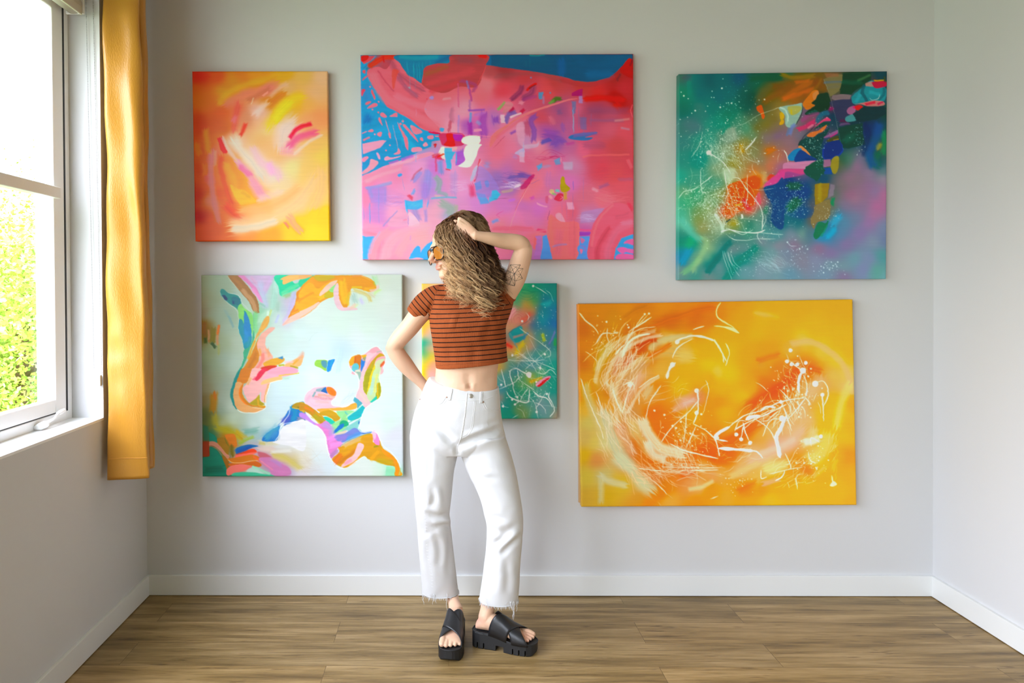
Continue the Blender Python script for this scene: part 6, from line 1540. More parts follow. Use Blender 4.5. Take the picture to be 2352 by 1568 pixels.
# crank handle folded on the bottom of the frame
hb = PX(92, 978, XF+.012); he = PX(141, 946, XF+.022)
hd = mesh('crank_handle', *join([tube([hb+Vector((-.012, -.02, -.004)), hb+Vector((.006, -.012, 0)), hb+Vector((.012, .01, .004)), hb+Vector((.008, .035, .006))], [(.006, .006), (.016, .014), (.017, .014), (.008, .007)], 12),
    tube([hb+Vector((.012, .0, .006)), hb.lerp(he, .45)+Vector((.014, 0, .002)), he-Vector((0, .02, 0))], [.006, .005, .006], 10),
    tube([he-Vector((0, .03, .002)), he-Vector((0, .01, 0)), he+Vector((0, .02, .004)), he+Vector((0, .03, .004))], [(.006, .006), (.01, .009), (.009, .008), (.003, .003)], 10)]), vinyl, win, True)
# roller blind rolled up at the head of the window
blind_m = mat('beige_blind_fabric', 'c9c4b4', .8)
zb = PX(188, 35, XL-.045).z; yb_ = PX(188, 35, XL-.045).y
rb = tag(bpy.data.objects.new('roller_blind', None), 'rolled up beige roller blind with bead chain at the top of the window', 'blind'); COL.objects.link(rb); rb.location = (0, 0, 0)
R_ = .034; cz = zb+R_
mesh('blind_roll', *tube([(XL-.07, YN+.03, cz), (XL-.07, yb_-.012, cz)], R_, 28), blind_m, rb, True)
boxes('bracket', [(XL-.105, yb_-.008, zb+.004, XL-.035, yb_+.004, ZH)], trim_m, rb, bev=.002)
boxes('hem_bar', [(XL-.045, YN+.03, zb-.004, XL-.037, yb_-.012, zb+.03)], blind_m, rb, bev=.002)
def beads(px0, px1, y0, y1, yy):
    a, b_ = P(px0, y0, yy), P(px1, y1, yy); n = int((a-b_).length/.0062); bm = bmesh.new()
    me = bpy.data.meshes.new('bead_chain')
    for i in range(n):
        r = bmesh.ops.create_icosphere(bm, subdivisions=1, radius=.0021); p = a.lerp(b_, i/n)
        for v in r['verts']: v.co += p
    bm.to_mesh(me); bm.free(); return link('bead_chain', me, mat('steel_bead', (.45, .45, .47), .35, .6), rb, True)
beads(196, 216, -60, 848, YJ-.012); beads(212, 234, -60, 862, YJ-.006)
tp = P(230, 868, YJ-.012)
boxes('chain_tensioner', [(tp.x-.012, tp.y-.012, tp.z-.03, tp.x+.006, tp.y+.004, tp.z+.012), (tp.x-.02, tp.y-.006, tp.z-.014, tp.x+.006, tp.y+.002, tp.z-.002)], mat('clear_plastic', (.7, .72, .7), .2), rb, bev=.002)
# exterior jamb trim seen through the glass
_a, _b = PX(97, 600, XF-.05).y, PX(114, 600, XF-.05).y
st(boxes('trim_2', [(XF-.075, _a, ZS-.1, XF-.05, _b, ZH)], mat('exterior_trim', (.34, .36, .46), .6)))
# ---------------------------------------------------------------- daylight portals at the openings
def portal(x, y, z, sy, sz, rot):
    l = bpy.data.lights.new('daylight_portal', 'AREA'); l.shape = 'RECTANGLE'; l.size = sy; l.size_y = sz; l.cycles.is_portal = True
    o = bpy.data.objects.new('daylight_portal', l); COL.objects.link(o); o.location = (x, y, z); o.rotation_euler = rot
portal(XF-.06, (YN+YJ)/2, (ZS+ZH)/2, ZH-ZS, YJ-YN, (0, -math.pi/2, 0))
portal(XF-.06, (W2A+W2B)/2, (Z3+ZH)/2, ZH-Z3, W2B-W2A, (0, -math.pi/2, 0))  # portal of the added, unseen opening
# ---------------------------------------------------------------- curtain
cm = mat('mustard_satin', 'c68a2a', .34, spec=.6); N, L, b = nodes(cm); b.inputs['Sheen Weight'].default_value = .5; b.inputs['Sheen Roughness'].default_value = .4
b.inputs['Sheen Tint'].default_value = (1, .8, .4, 1)
noise_bump(cm, (1, 1, .35), 260, .0016, .55, 5)
prof = [(-1.335, 2.925), (-1.338, 2.902), (-1.325, 2.893), (-1.29, 2.897), (-1.25, 2.902), (-1.215, 2.904), (-1.192, 2.912), (-1.186, 2.93), (-1.196, 2.955), (-1.23, 2.985), (-1.285, 3.0), (-1.31, 3.02), (-1.29, 3.05), (-1.25, 3.066), (-1.236, 3.085), (-1.245, 3.11), (-1.29, 3.13), (-1.335, 3.14)]
def cyz(z):   # narrowing towards the rod
    return 1-.16*((z-.6)/2.0)
zc0 = P(300, 1100, 2.9).z; nzr = 150; pr = crs(prof, 7); V = []; Fc = []
for i in range(nzr+1):
    z = zc0+(2.66-zc0)*i/nzr; s = cyz(z); h = (z-zc0)
    for j, (x, y) in enumerate(pr):
        d = .0035*math.sin(z*7+j*.11)+.0022*math.sin(z*19+x*40)+.003*math.sin(z*3.1+j*.3)
        rip = max(0, 1-h/1.2)*.0035*math.sin(z*34+math.sin(z*11)*2)*math.exp(-((x+1.30)/.05)**2)
        V.append(Vector(((x+1.345)*s-1.349+d*.5, y+d+rip-.004*math.exp(-h/.02), z)))
n = len(pr)
for i in range(nzr):
    for j in range(n-1): a = i*n+j; Fc.append((a, a+1, a+1+n, a+n))
cur = mesh('curtain', V, Fc, cm, None, True); md = cur.modifiers.new('thick', 'SOLIDIFY'); md.thickness = .0022; md.offset = 0
tag(cur, 'long mustard yellow satin curtain hanging beside the window in the corner', 'curtain')
hemz = [v for v in V[7*n:8*n]]
hp = [Vector((v.x, v.y-.0018, zc0+.082)) for v in V[6*n:6*n+n]][10:46]
mesh('hem_stitch', *tube(hp, .0009, 5), mat('hem_thread', 'e0a040', .6), cur, True)
# curtain rod above the frame
rod = mesh('curtain_rod', *tube([(XL+.09, YN-.3, 2.68), (XL+.09, D-.12, 2.68)], .012, 16), mat('rod_metal', (.5, .48, .45), .3, .9), None, True)
tag(rod, 'slim metal curtain rod above the window', 'rod')
mesh('bracket', *tube([(XL, D-.25, 2.68), (XL+.09, D-.25, 2.68)], .008, 10), mat('rod_bracket', (.5, .48, .45), .3, .9), rod, True)
# ---------------------------------------------------------------- garden outside
gm = mat('garden_grass', '4f6434', .9); g = boxes('garden_ground', [(-40, -12, -3.2, XL-T-.4, 30, -3.0)], gm); st(g)
bark = mat('bark', '6a5840', .9)
lm = mat('leaf_green', '7fb52c', .6); N, L, b = nodes(lm); b.inputs['Transmission Weight'].default_value = 0
oi = N.new('ShaderNodeAttribute'); oi.attribute_name = 'tone'; rr = N.new('ShaderNodeValToRGB'); L.new(oi.outputs['Fac'], rr.inputs[0]); L.new(rr.outputs[0], b.inputs['Base Color'])
rr.color_ramp.elements[0].color = (*lin('4f8a1c'), 1); rr.color_ramp.elements[1].color = (*lin('c4dc5c'), 1)
def tree(x, y, z0, h, r, nl, seed, label):
    rg = np.random.default_rng(seed); root = tag(bpy.data.objects.new('tree', None), label, 'tree'); COL.objects.link(root); root.location = (x, y, z0)
    parts = [tube([(0, 0, 0), (.05, .02, h*.35), (0, .1, h*.7), (.05, 0, h*.92)], [.13, .11, .07, .02], 8)]
    for k in range(9):
        a = k*2.4; zz = h*(.25+.07*k); parts.append(tube([(0, 0, zz), (math.cos(a)*r*.4, math.sin(a)*r*.4, zz+.3), (math.cos(a)*r*.8, math.sin(a)*r*.8, zz+.8)], [.05, .03, .01], 5))
    mesh('trunk', *join(parts), bark, root, True)
    nc = 46; cl = rg.normal(size=(nc, 3)); cl /= np.linalg.norm(cl, axis=1)[:, None]; cl *= (rg.random(nc)**.4)[:, None]*np.array([r, r, h*.42]); cl[:, 2] += h*.58
    ci = rg.integers(0, nc, nl); c0 = cl[ci]+rg.normal(size=(nl, 3))*r*.2
    a = rg.random(nl)*6.28; t = rg.normal(size=(nl, 3))*.5+np.c_[np.cos(a), np.sin(a), -.4*np.ones(nl)]; t /= np.linalg.norm(t, axis=1)[:, None]
    s = np.cross(t, rg.normal(size=(nl, 3))); s /= np.linalg.norm(s, axis=1)[:, None]; ln = (.04+.04*rg.random(nl))[:, None]
    V = np.stack([c0, c0+t*ln*.5+s*ln*.32, c0+t*ln, c0+t*ln*.5-s*ln*.32], 1).reshape(-1, 3)
    me = bpy.data.meshes.new('foliage'); me.from_pydata(V.tolist(), [], [(4*i, 4*i+1, 4*i+2, 4*i+3) for i in range(nl)]); at = me.attributes.new('tone', 'FLOAT', 'POINT')
    at.data.foreach_set('value', np.repeat(np.clip(rg.random(nl)*.6+rg.random(nc)[ci]*.5, 0, 1), 4)); link('foliage', me, lm, root)
tree(-4.75, 8.1, -3.0, 5.6, 1.35, 60000, 1, 'yellow green tree close outside the window, the nearest one')
tree(-7.3, 13.4, -3.0, 6.4, 1.9, 50000, 2, 'pale green taller tree further back outside the window')
# ---------------------------------------------------------------- paintings
WALLS = [(380, 60, '746450'), (360, 300, '78664e'), (400, 600, '877058'), (440, 850, 'a59f90'), (400, 1150, '807460'), (600, 60, '96987f'), (800, 80, 'a5a891'), (1100, 60, '96987d'), (1500, 80, '85836b'), (2100, 80, '909080'),
    (2100, 300, 'a5a89b'), (2100, 600, 'b9bcb7'), (2050, 1000, 'bec1c1'), (790, 400, 'c8cdc3'), (800, 590, 'd7d9d9'), (1300, 620, 'd2d7d4'), (1500, 400, 'b4b8aa'), (1300, 1000, 'd0d2d0'), (600, 1200, 'c3c6be'), (1500, 1250, 'bec1be'), (430, 350, '8a7c66'), (600, 590, 'c6c8c2')]
def illum(X, Y):
    num = np.zeros((*X.shape, 3)); den = np.zeros(X.shape)
    for x, y, h in WALLS:
        ww = 1/((X-x)**2+(Y-y)**2+9000.)**1.6; num += ww[..., None]*np.array(lin(h)); den += ww
    return num/den[..., None]
def tolin(c): return np.where(c <= .04045, c/12.92, ((c+.055)/1.055)**2.4)
art_m = mat('acrylic_paint', 'ffffff', .42, spec=.3); N, L, b = nodes(art_m); at_ = N.new('ShaderNodeAttribute'); at_.attribute_name = 'paint'; L.new(at_.outputs['Color'], b.inputs['Base Color'])
noise_bump(art_m, (1, 1, 1), 420, .0005, .35, 3)
STEP = 1.15; DEPTH = .036
def painting(key, label, group=None):
    quad, text, warp = ART[key]; q = np.array(quad, float); c = Canvas(q[:, 0].min(), q[:, 1].min(), q[:, 0].max(), q[:, 1].max(), 3)
    c.run(text, warp); c.grain(1.0, .03)
    w_ = np.hypot(*(q[1]-q[0])); h_ = np.hypot(*(q[3]-q[0])); nu, nv = int(w_/STEP)+1, int(h_/STEP)+1
    U, Vv = np.meshgrid(np.linspace(0, 1, nu), np.linspace(0, 1, nv))
    X = (q[0][0]*(1-U)+q[1][0]*U)*(1-Vv)+(q[3][0]*(1-U)+q[2][0]*U)*Vv; Y = (q[0][1]*(1-U)+q[1][1]*U)*(1-Vv)+(q[3][1]*(1-U)+q[2][1]*U)*Vv
    xi = np.clip(X-c.x0, 0, c.w-1.01); yi = np.clip(Y-c.y0, 0, c.h-1.01); x = xi.astype(int); y = yi.astype(int); fx = (xi-x)[..., None]; fy = (yi-y)[..., None]
    I = c.im; C = (I[y, x]*(1-fx)+I[y, x+1]*fx)*(1-fy)+(I[y+1, x]*(1-fx)+I[y+1, x+1]*fx)*fy; H = c.ht[y, x]
    g_, sat = GAIN.get(key, (1, 1)); A = tolin(C); il = illum(X, Y); lum = il.mean(-1, keepdims=True)
    A = A/(lum**.45*.68**.55)*.69*g_; gray = A.mean(-1, keepdims=True); A = np.clip(gray+(A-gray)*sat, .004, .92)
    # world positions: rays onto the face plane
    d = np.array(_f)[None, None]+np.array(_r)*((X-PPX)/F)[..., None]-np.array(_u)*((Y-PPY)/F)[..., None]; yf = D-DEPTH-.004
    Wd = np.array(CAMP)+d*(yf/d[..., 1])[..., None]; Wd[..., 1] -= H*.0009
    rim = np.zeros((nv, nu)); e = np.minimum(np.minimum(U*nu, (1-U)*nu), np.minimum(Vv*nv, (1-Vv)*nv)); Wd[..., 1] += .0018*np.clip(1-e/2, 0, 1)
    Vt = Wd.reshape(-1, 3); idx = np.arange(nu*nv).reshape(nv, nu)
    Fq = np.stack([idx[:-1, :-1], idx[1:, :-1], idx[1:, 1:], idx[:-1, 1:]], -1).reshape(-1, 4)
    loop = np.concatenate([idx[0, :], idx[1:, -1], idx[-1, -2::-1], idx[-2:0:-1, 0]]); nb = len(loop)
    mid = Vt[loop].copy(); mid[:, 1] = yf+.004; bk = Vt[loop].copy(); bk[:, 1] = D-.004
    cl = A.reshape(-1, 3); o1 = len(Vt); o2 = o1+nb; k = np.arange(nb); k2 = (k+1) % nb
    Fs = np.concatenate([np.stack([loop[k], loop[k2], o1+k2, o1+k], -1), np.stack([o1+k, o1+k2, o2+k2, o2+k], -1)])
    ed = cl[loop]*.35+.65*np.stack([np.convolve(np.r_[cl[loop][-12:, i], cl[loop][:, i], cl[loop][:12, i]], np.ones(25)/25, 'valid') for i in range(3)], -1)
    allV = np.concatenate([Vt, mid, bk]); allC = np.concatenate([cl, ed, ed]); allF = np.concatenate([Fq, Fs])
    me = bpy.data.meshes.new('painting'); me.vertices.add(len(allV)); me.vertices.foreach_set('co', allV.ravel())
    me.loops.add(len(allF)*4); me.loops.foreach_set('vertex_index', allF.ravel()); me.polygons.add(len(allF)); me.polygons.foreach_set('loop_start', np.arange(len(allF))*4)
    me.update(calc_edges=True); me.validate(); ca = me.color_attributes.new('paint', 'FLOAT_COLOR', 'POINT'); ca.data.foreach_set('color', np.c_[allC, np.ones(len(allC))].astype(np.float32).ravel())
    o = link('painting', me, art_m)
    # wooden stretcher bars inside the canvas
    a, b2 = bk.min(0), bk.max(0); s = .03
    boxes('stretcher_frame', [(a[0]+.006, D-.016, a[2]+.012, a[0]+.006+s, D-.003, b2[2]-.012), (b2[0]-.006-s, D-.016, a[2]+.012, b2[0]-.006, D-.003, b2[2]-.012), (a[0]+.04, D-.016, a[2]+.012, b2[0]-.04, D-.003, a[2]+.012+s), (a[0]+.04, D-.016, b2[2]-.012-s, b2[0]-.04, D-.003, b2[2]-.012)], pine_m, o)
    return tag(o, label, 'painting', group)
pine_m = mat('pine_wood', 'c9a678', .6)
GAIN = {'rose': (.80, 1.3), 'calm': (.75, 1.12), 'pink': (1.18, 1.12), 'teal': (1.2, 1.15), 'sun': (1.14, 1.15), 'jungle': (1.05, 1.15)}
painting('rose', 'small upright abstract canvas in orange, peach and pink brushwork, upper left beside the curtain')
painting('pink', 'largest pink and blue abstract canvas at the top centre above the woman')
painting('teal', 'squarish teal and green abstract canvas with white paint splatter at the upper right')
painting('calm', 'pale mint square canvas with flowing colourful shapes at the lower left')
painting('sun', 'wide yellow and orange abstract canvas with white splashes at the lower right')
painting('jungle', 'smallest square teal multicolour canvas with white drips hanging half behind the woman')
# ================================================================ the woman
from mathutils.bvhtree import BVHTree
def S(Y): return Y/F
def proj(v):
    d = np.asarray(v)-np.array(CAMP); z = d@np.array(_f)
    return PPX+F*(d@np.array(_r))/z, PPY-F*(d@np.array(_u))/z
def ring(xl, xr, y, Y, hd, tilt=0, n=48, p=2.3, dip=0):
    c = P((xl+xr)/2, y, Y); hw = (xr-xl)/2*S(Y); out = []
    for k in range(n):
        a = 2*math.pi*k/n; ca, sa = math.cos(a), math.sin(a)
        x = hw*math.copysign(abs(ca)**(2/p), ca); yy = -hd*math.copysign(abs(sa)**(2/p), sa)
        out.append(c+Vector((x, yy, -tilt*x-dip*max(0, sa))))
    return out
def rings(T, sub=4, **k):
    return [ring(*r, **k) for r in crs(T, sub)]
def ptube(T, n=24, sub=4, asp=1.0, ends=True):
    """T: (px, py, Y, radius px) -> smooth tube"""
    A = crs(T, sub); pts = [P(a[0], a[1], a[2]) for a in A]; r = [(a[3]*S(a[2]), a[3]*S(a[2])*asp) for a in A]
    if ends:
        pts = [pts[0]+(pts[0]-pts[1]).normalized()*r[0][0]*.6]+pts+[pts[-1]+(pts[-1]-pts[-2]).normalized()*r[-1][0]*.6]; r = [(r[0][0]*.5, r[0][1]*.5)]+r+[(r[-1][0]*.5, r[-1][1]*.5)]
    return tube(pts, r, n)
def ell(c, R, ax, n=20):
    V = []; Fc = []; M = Matrix(ax).transposed()
    for i in range(n+1):
        t = math.pi*i/n
        for k in range(n): a = 2*math.pi*k/n; V.append(c+M@Vector((R[0]*math.sin(t)*math.cos(a), R[1]*math.sin(t)*math.sin(a), R[2]*math.cos(t))))
    for i in range(n):
        for k in range(n): a = i*n+k; b_ = i*n+(k+1) % n; Fc.append((a, b_, b_+n, a+n))
    return V, Fc
def remesh(parts, vox, it=4, fac=.5):
    V, Fc = join(parts); me = bpy.data.meshes.new('tmp'); me.from_pydata([tuple(v) for v in V], [], Fc); me.update()
    bm = bmesh.new(); bm.from_mesh(me); bmesh.ops.recalc_face_normals(bm, faces=bm.faces); bm.to_mesh(me); bm.free()
    o = bpy.data.objects.new('tmp', me); COL.objects.link(o); r = o.modifiers.new('r', 'REMESH'); r.mode = 'VOXEL'; r.voxel_size = vox
    s = o.modifiers.new('s', 'SMOOTH'); s.iterations = it; s.factor = fac
    dg = bpy.context.evaluated_depsgraph_get(); m2 = bpy.data.meshes.new_from_object(o.evaluated_get(dg)); bpy.data.objects.remove(o); bpy.data.meshes.remove(me)
    return m2
def getv(me):
    a = np.empty(len(me.vertices)*3); me.vertices.foreach_get('co', a); nn = np.empty(len(me.vertices)*3); me.vertices.foreach_get('normal', nn)
    return a.reshape(-1, 3), nn.reshape(-1, 3)
def creases(me, L, jitter=0, jsc=30):
    """L: (amp m, width px, [px points...]) valleys (amp<0) or ridges (amp>0) pressed into the surface that faces the camera"""
    co_, no = getv(me); x, y = proj(co_); front = np.clip((-no[:, 1]-.02)*2.2, 0, 1); disp = np.zeros(len(co_))
    for amp, wd, pts in L:
        Pp = crs([(pts[i], pts[i+1]) for i in range(0, len(pts), 2)], 6); best = np.full(len(x), 1e9); tt = np.zeros(len(x)); m = len(Pp)-1
        for i in range(m):
            dx, dy = Pp[i+1]-Pp[i]; l = dx*dx+dy*dy+1e-9; t = np.clip(((x-Pp[i][0])*dx+(y-Pp[i][1])*dy)/l, 0, 1)
            d = np.hypot(x-Pp[i][0]-t*dx, y-Pp[i][1]-t*dy); k = d < best; best[k] = d[k]; tt[k] = (i+t[k])/m
        fade = np.sin(np.pi*np.clip(tt*.86+.07, 0, 1)); q = best/wd
        disp += amp*fade*(np.exp(-q*q)-.28*np.exp(-((q-1.7)/.8)**2))
    if jitter:
        for s_, a_ in ((jsc, 1), (jsc*2.3, .5)):
            disp += jitter*a_*np.sin(co_[:, 0]*s_+2*np.sin(co_[:, 2]*s_*.5))*np.sin(co_[:, 2]*s_*.4+co_[:, 1]*s_*.6)
        front = np.maximum(front, .35)
    co_ = co_+no*(disp*front)[:, None]; me.vertices.foreach_set('co', co_.ravel()); me.update()
def bvh(me): return BVHTree.FromPolygons([v.co.copy() for v in me.vertices], [tuple(p.vertices) for p in me.polygons])
def drape(tree_, pts, rad, off=0, n=6, m=5, flat=.6):
    out = []
    for px, py in crs([(pts[i], pts[i+1]) for i in range(0, len(pts), 2)], m) if len(pts) > 4 else [(pts[0]+(pts[2]-pts[0])*t, pts[1]+(pts[3]-pts[1])*t) for t in np.linspace(0, 1, 8)]:
        d = ray(px, py).normalized(); h = tree_.ray_cast(CAMP, d)
        if h[0] is not None: out.append(h[0]-d*off)
    if len(out) < 2: return [], []
    return tube(out, rad, n)
HY = 2.92
# ---- skin
skin = mat('skin', 'dfb497', .46, spec=.4); N, L, b = nodes(skin); b.inputs['Subsurface Weight'].default_value = .12; b.inputs['Subsurface Radius'].default_value = (.8, .3, .15); b.inputs['Subsurface Scale'].default_value = .01
sa_ = N.new('ShaderNodeAttribute'); sa_.attribute_name = 'skin_tone'; L.new(sa_.outputs['Color'], b.inputs['Base Color'])
def hand(w0, d, nrm, s, curl, spread=.16, sc=1.0, thumb=True):
    """w0 wrist, d finger direction, nrm palm normal (curl direction), s side vector towards the thumb"""
    d, nrm, s = d.normalized(), nrm.normalized(), s.normalized(); parts = []
    k = w0+d*.045*sc
    V, Fc = loft([[w0+d*(t*.092*sc)+s*(math.cos(a)*(.024+.017*min(1, t*1.6))*sc)+nrm*(math.sin(a)*(.017-.005*t)*sc) for a in [2*math.pi*j/20 for j in range(20)]] for t in (-.15, 0, .2, .5, .8, 1.0)])
    parts.append((V, Fc))
    for i, (l, o) in enumerate(((.072, .030), (.080, .010), (.074, -.010), (.058, -.029))):
        base = w0+d*(.088-.006*abs(i-1))*sc+s*o*sc; dd = (d+s*(.5-i/3)*spread*1.4).normalized(); p = base-dd*.02; pts = [p, base]; ang = 0; cur_ = base
        for seg, fr in enumerate((.45, .3, .25)):
            ang += curl*(1 if seg else .55); v = dd*math.cos(ang)+nrm*math.sin(ang); cur_ = cur_+v*l*fr*sc; pts.append(cur_)
        parts.append(tube(pts, [.009*sc, .0092*sc, .0082*sc, .0076*sc, .0058*sc], 12)); parts.append(ell(pts[-1], (.0066*sc,)*3, ((1, 0, 0), (0, 1, 0), (0, 0, 1)), 8))
    if thumb:
        t0 = w0+d*.018*sc+s*.020*sc; v = (d*.7+s*.7+nrm*.25).normalized()
        pts = [t0, t0+v*.03*sc, t0+v*.05*sc+d*.008*sc, t0+v*.058*sc+d*.03*sc]; parts.append(tube(pts, [.013*sc, .0115*sc, .010*sc, .007*sc], 12)); parts.append(ell(pts[-1], (.0075*sc,)*3, ((1, 0, 0), (0, 1, 0), (0, 0, 1)), 8))
    return parts
body = []
# torso under the clothes, bare midriff
body.append(loft(rings([(955, 1140, 985, 2.93, .085), (965, 1140, 940, 2.93, .088), (982, 1141, 905, 2.925, .088), (997, 1142, 880, 2.92, .083), (1000, 1142, 860, 2.92, .081), (1001, 1145, 835, 2.92, .085), (998, 1152, 790, 2.92, .094),
    (998, 1156, 745, 2.92, .098), (1000, 1160, 710, 2.925, .09), (1000, 1160, 685, 2.93, .075), (1012, 1135, 664, 2.935, .06), (1028, 1092, 650, 2.93, .05), (1032, 1086, 630, 2.92, .046), (1034, 1088, 600, 2.91, .046)], 4, p=2.15)))
# arm on the hip
body.append(ptube([(1005, 688, 2.93, 30), (985, 697, 2.93, 29.5), (963, 722, 2.93, 25), (940, 752, 2.94, 23), (917, 778, 2.955, 21.5), (906, 797, 2.965, 20), (914, 815, 2.97, 20.5), (930, 836, 2.98, 20), (948, 857, 2.995, 16.5), (965, 875, 3.01, 13), (979, 890, 3.025, 11.8)], asp=.95))
wr = P(979, 890, 3.025); body += hand(wr, Vector((.70, .12, -.70)), Vector((.1, -1, 0)), Vector((.7, .1, .7)), .16)
body.append(ell(P(893, 799, 2.975), (.014, .016, .016), ((1, 0, 0), (0, 1, 0), (0, 0, 1)), 12))
# raised arm
body.append(ptube([(1128, 700, 2.93, 30), (1150, 683, 2.92, 31), (1169, 660, 2.90, 28), (1184, 635, 2.88, 26), (1194, 604, 2.86, 24.5), (1201, 580, 2.84, 22.5), (1203, 565, 2.83, 20)], asp=.95))
body.append(ptube([(1205, 567, 2.83, 18), (1195, 559, 2.825, 20.5), (1176, 555, 2.82, 20.5), (1155, 553, 2.81, 19.5), (1130, 548, 2.79, 16.5), (1105, 543, 2.775, 13), (1088, 540, 2.768, 11.8)], asp=.92))
body.append(ell(P(1208, 557, 2.84), (.014, .018, .014), ((1, 0, 0), (0, 1, 0), (0, 0, 1)), 12))
wr = P(1090, 540, 2.768); body += hand(wr, Vector((-.84, .16, .48)), Vector((.25, 1, .1)), Vector((-.45, .1, -.88)), 1.05, sc=.86, spread=.06)
# head
hf = Vector((-.87, -.47, -.10)).normalized(); hb_ = Vector((.47, -.87, .20)); hb_ = (hb_-hf*hb_.dot(hf)).normalized(); hu = hb_.cross(hf).normalized()
if hu.z < 0: hu = -hu
H0 = P(1046, 560, 2.895)
def hp_(a, b2, c): return H0+hf*a+hb_*b2+hu*c
AX = (tuple(hf), tuple(hb_), tuple(hu))
body += [ell(H0, (.094, .074, .096), AX, 26), ell(hp_(.028, 0, -.058), (.066, .058, .078), AX, 24), ell(hp_(.072, 0, -.118), (.022, .026, .018), AX, 14), ell(hp_(.045, 0, -.10), (.045, .048, .032), AX, 16),
    tube([hp_(.090, 0, -.008), hp_(.104, 0, -.03), hp_(.121, 0, -.054), hp_(.106, 0, -.064)], [(.008, .007), (.010, .008), (.0115, .0105), (.009, .007)], 14), ell(hp_(.100, .013, -.056), (.010, .0065, .0075), AX, 10), ell(hp_(.100, -.013, -.056), (.010, .0065, .0075), AX, 10),
    ell(hp_(.088, 0, .002), (.010, .045, .012), AX, 14), ell(hp_(.070, .036, -.05), (.018, .018, .016), AX, 12), ell(hp_(.070, -.036, -.05), (.018, .018, .016), AX, 12),
    ell(hp_(.094, 0, -.0815), (.0085, .022, .0048), AX, 14), ell(hp_(.093, 0, -.0905), (.0085, .019, .0055), AX, 14), ell(hp_(.084, 0, -.075), (.012, .026, .012), AX, 14),
    tube([hp_(-.02, 0, -.05), hp_(-.03, 0, -.10), P(1060, 650, 2.93), P(1062, 672, 2.935)], [.052, .052, .055, .075], 24)]
for s_ in (1, -1): body.append(ell(hp_(-.004, s_*.074, -.03), (.016, .006, .028), AX, 12))
# ---- feet and sandals
FL = .252
def foot_frame(hx, hy, tx, ty):
    a, b2 = PZ(hx, hy, 0), PZ(tx, ty, 0); d = (b2-a); d.z = 0; d.normalize(); return a, d, Vector((d.y, -d.x, 0))   # origin, forward, side (towards camera right)
def zt(x):   # top of the sole
    u = x/FL; return .062-.020*float(np.interp(u, [0, .3, .62, 1], [0, .08, .95, 1.0]))
def plan(x):  # half width and centre line of the sole
    u = x/FL; hw = float(np.interp(u, [0, .02, .06, .14, .30, .45, .62, .75, .86, .94, .985, 1], [.012, .022, .030, .035, .034, .036, .045, .0475, .045, .036, .022, .010])); return hw
def sandal(fr, side, parent):
    o, fx, sx = fr; W = lambda x, y, z: o+fx*x+sx*y+Vector((0, 0, z))
    notch = [.10, .20, .66, .755, .85]; xs = sorted(set([0, .001, .003, .006, .011, FL-.011, FL-.006, FL-.003, FL-.001, FL]+[i*FL/70 for i in range(1, 70)]+[n_*FL+e for n_ in notch for e in (-.0026, -.0022, .0022, .0026)]+[.385*FL, .388*FL, .512*FL, .515*FL]))
    def zb_(x):
        u = x/FL
        if .386 < u < .5135: return .020
        for n_ in notch:
            if abs(x-n_*FL) < .0024: return .022
        return max(0, .012*((u-.93)/.07)) if u > .93 else 0.0
    rr_ = []
    for x in xs:
        hw = plan(x); z0, z1 = zb_(x), zt(x); q = []
        for (yy, zz) in ((-1, .06), (-1, .5), (-1, .94), (-.94, 1), (-.5, 1), (.5, 1), (.94, 1), (1, .94), (1, .5), (1, .06), (.94, 0), (.5, 0), (-.5, 0), (-.94, 0)): q.append(W(x, yy*hw, z0+(z1-z0)*zz))
        rr_.append(q)
    V, Fc = loft(rr_); so = mesh('sole', V, Fc, rubber, parent)
    # moulded lip around the foot bed
    rim = [W(x, -plan(x)*.97, zt(x)+.001) for x in xs]+[W(x, plan(x)*.97, zt(x)+.001) for x in xs[::-1]]
    mesh('footbed_rim', *tube(rim+[rim[0]], .0022, 6), rubber, parent, True)
    def band(xa, xb, wa, wb, h0, lift, nm='strap'):
        V = []; Fc = []; nu, nv = 26, 8
        for i in range(nu+1):
            t = i/nu; th = math.pi*(1-t); xc = xa+(xb-xa)*t
            for j in range(nv+1):
                w_ = (wa+(wb-wa)*t); x = xc+(j/nv-.5)*w_; x2 = min(max(x, 0), FL-.02); hw = plan(x2)+.002; hh = foot_h(x2)+lift
                V.append(W(x, -hw*math.cos(math.pi*t)*(.98), zt(x2)-.006*(abs(math.cos(th))**6)+hh*math.sin(th)**.5))
        for i in range(nu):
            for j in range(nv): a = i*(nv+1)+j; Fc.append((a, a+1, a+nv+2, a+nv+1))
        ob = mesh(nm, V, Fc, leather, parent, True); m_ = ob.modifiers.new('t', 'SOLIDIFY'); m_.thickness = .003; m_.offset = 1; return ob
    band(.100, .193, .072, .064, 0, .009); band(.195, .104, .064, .072, 0, .0125)
def foot_h(x):
    return float(np.interp(x, [0, .03, .06, .10, .13, .16, .19, .215, .24], [.03, .055, .075, .074, .060, .046, .034, .026, .018]))
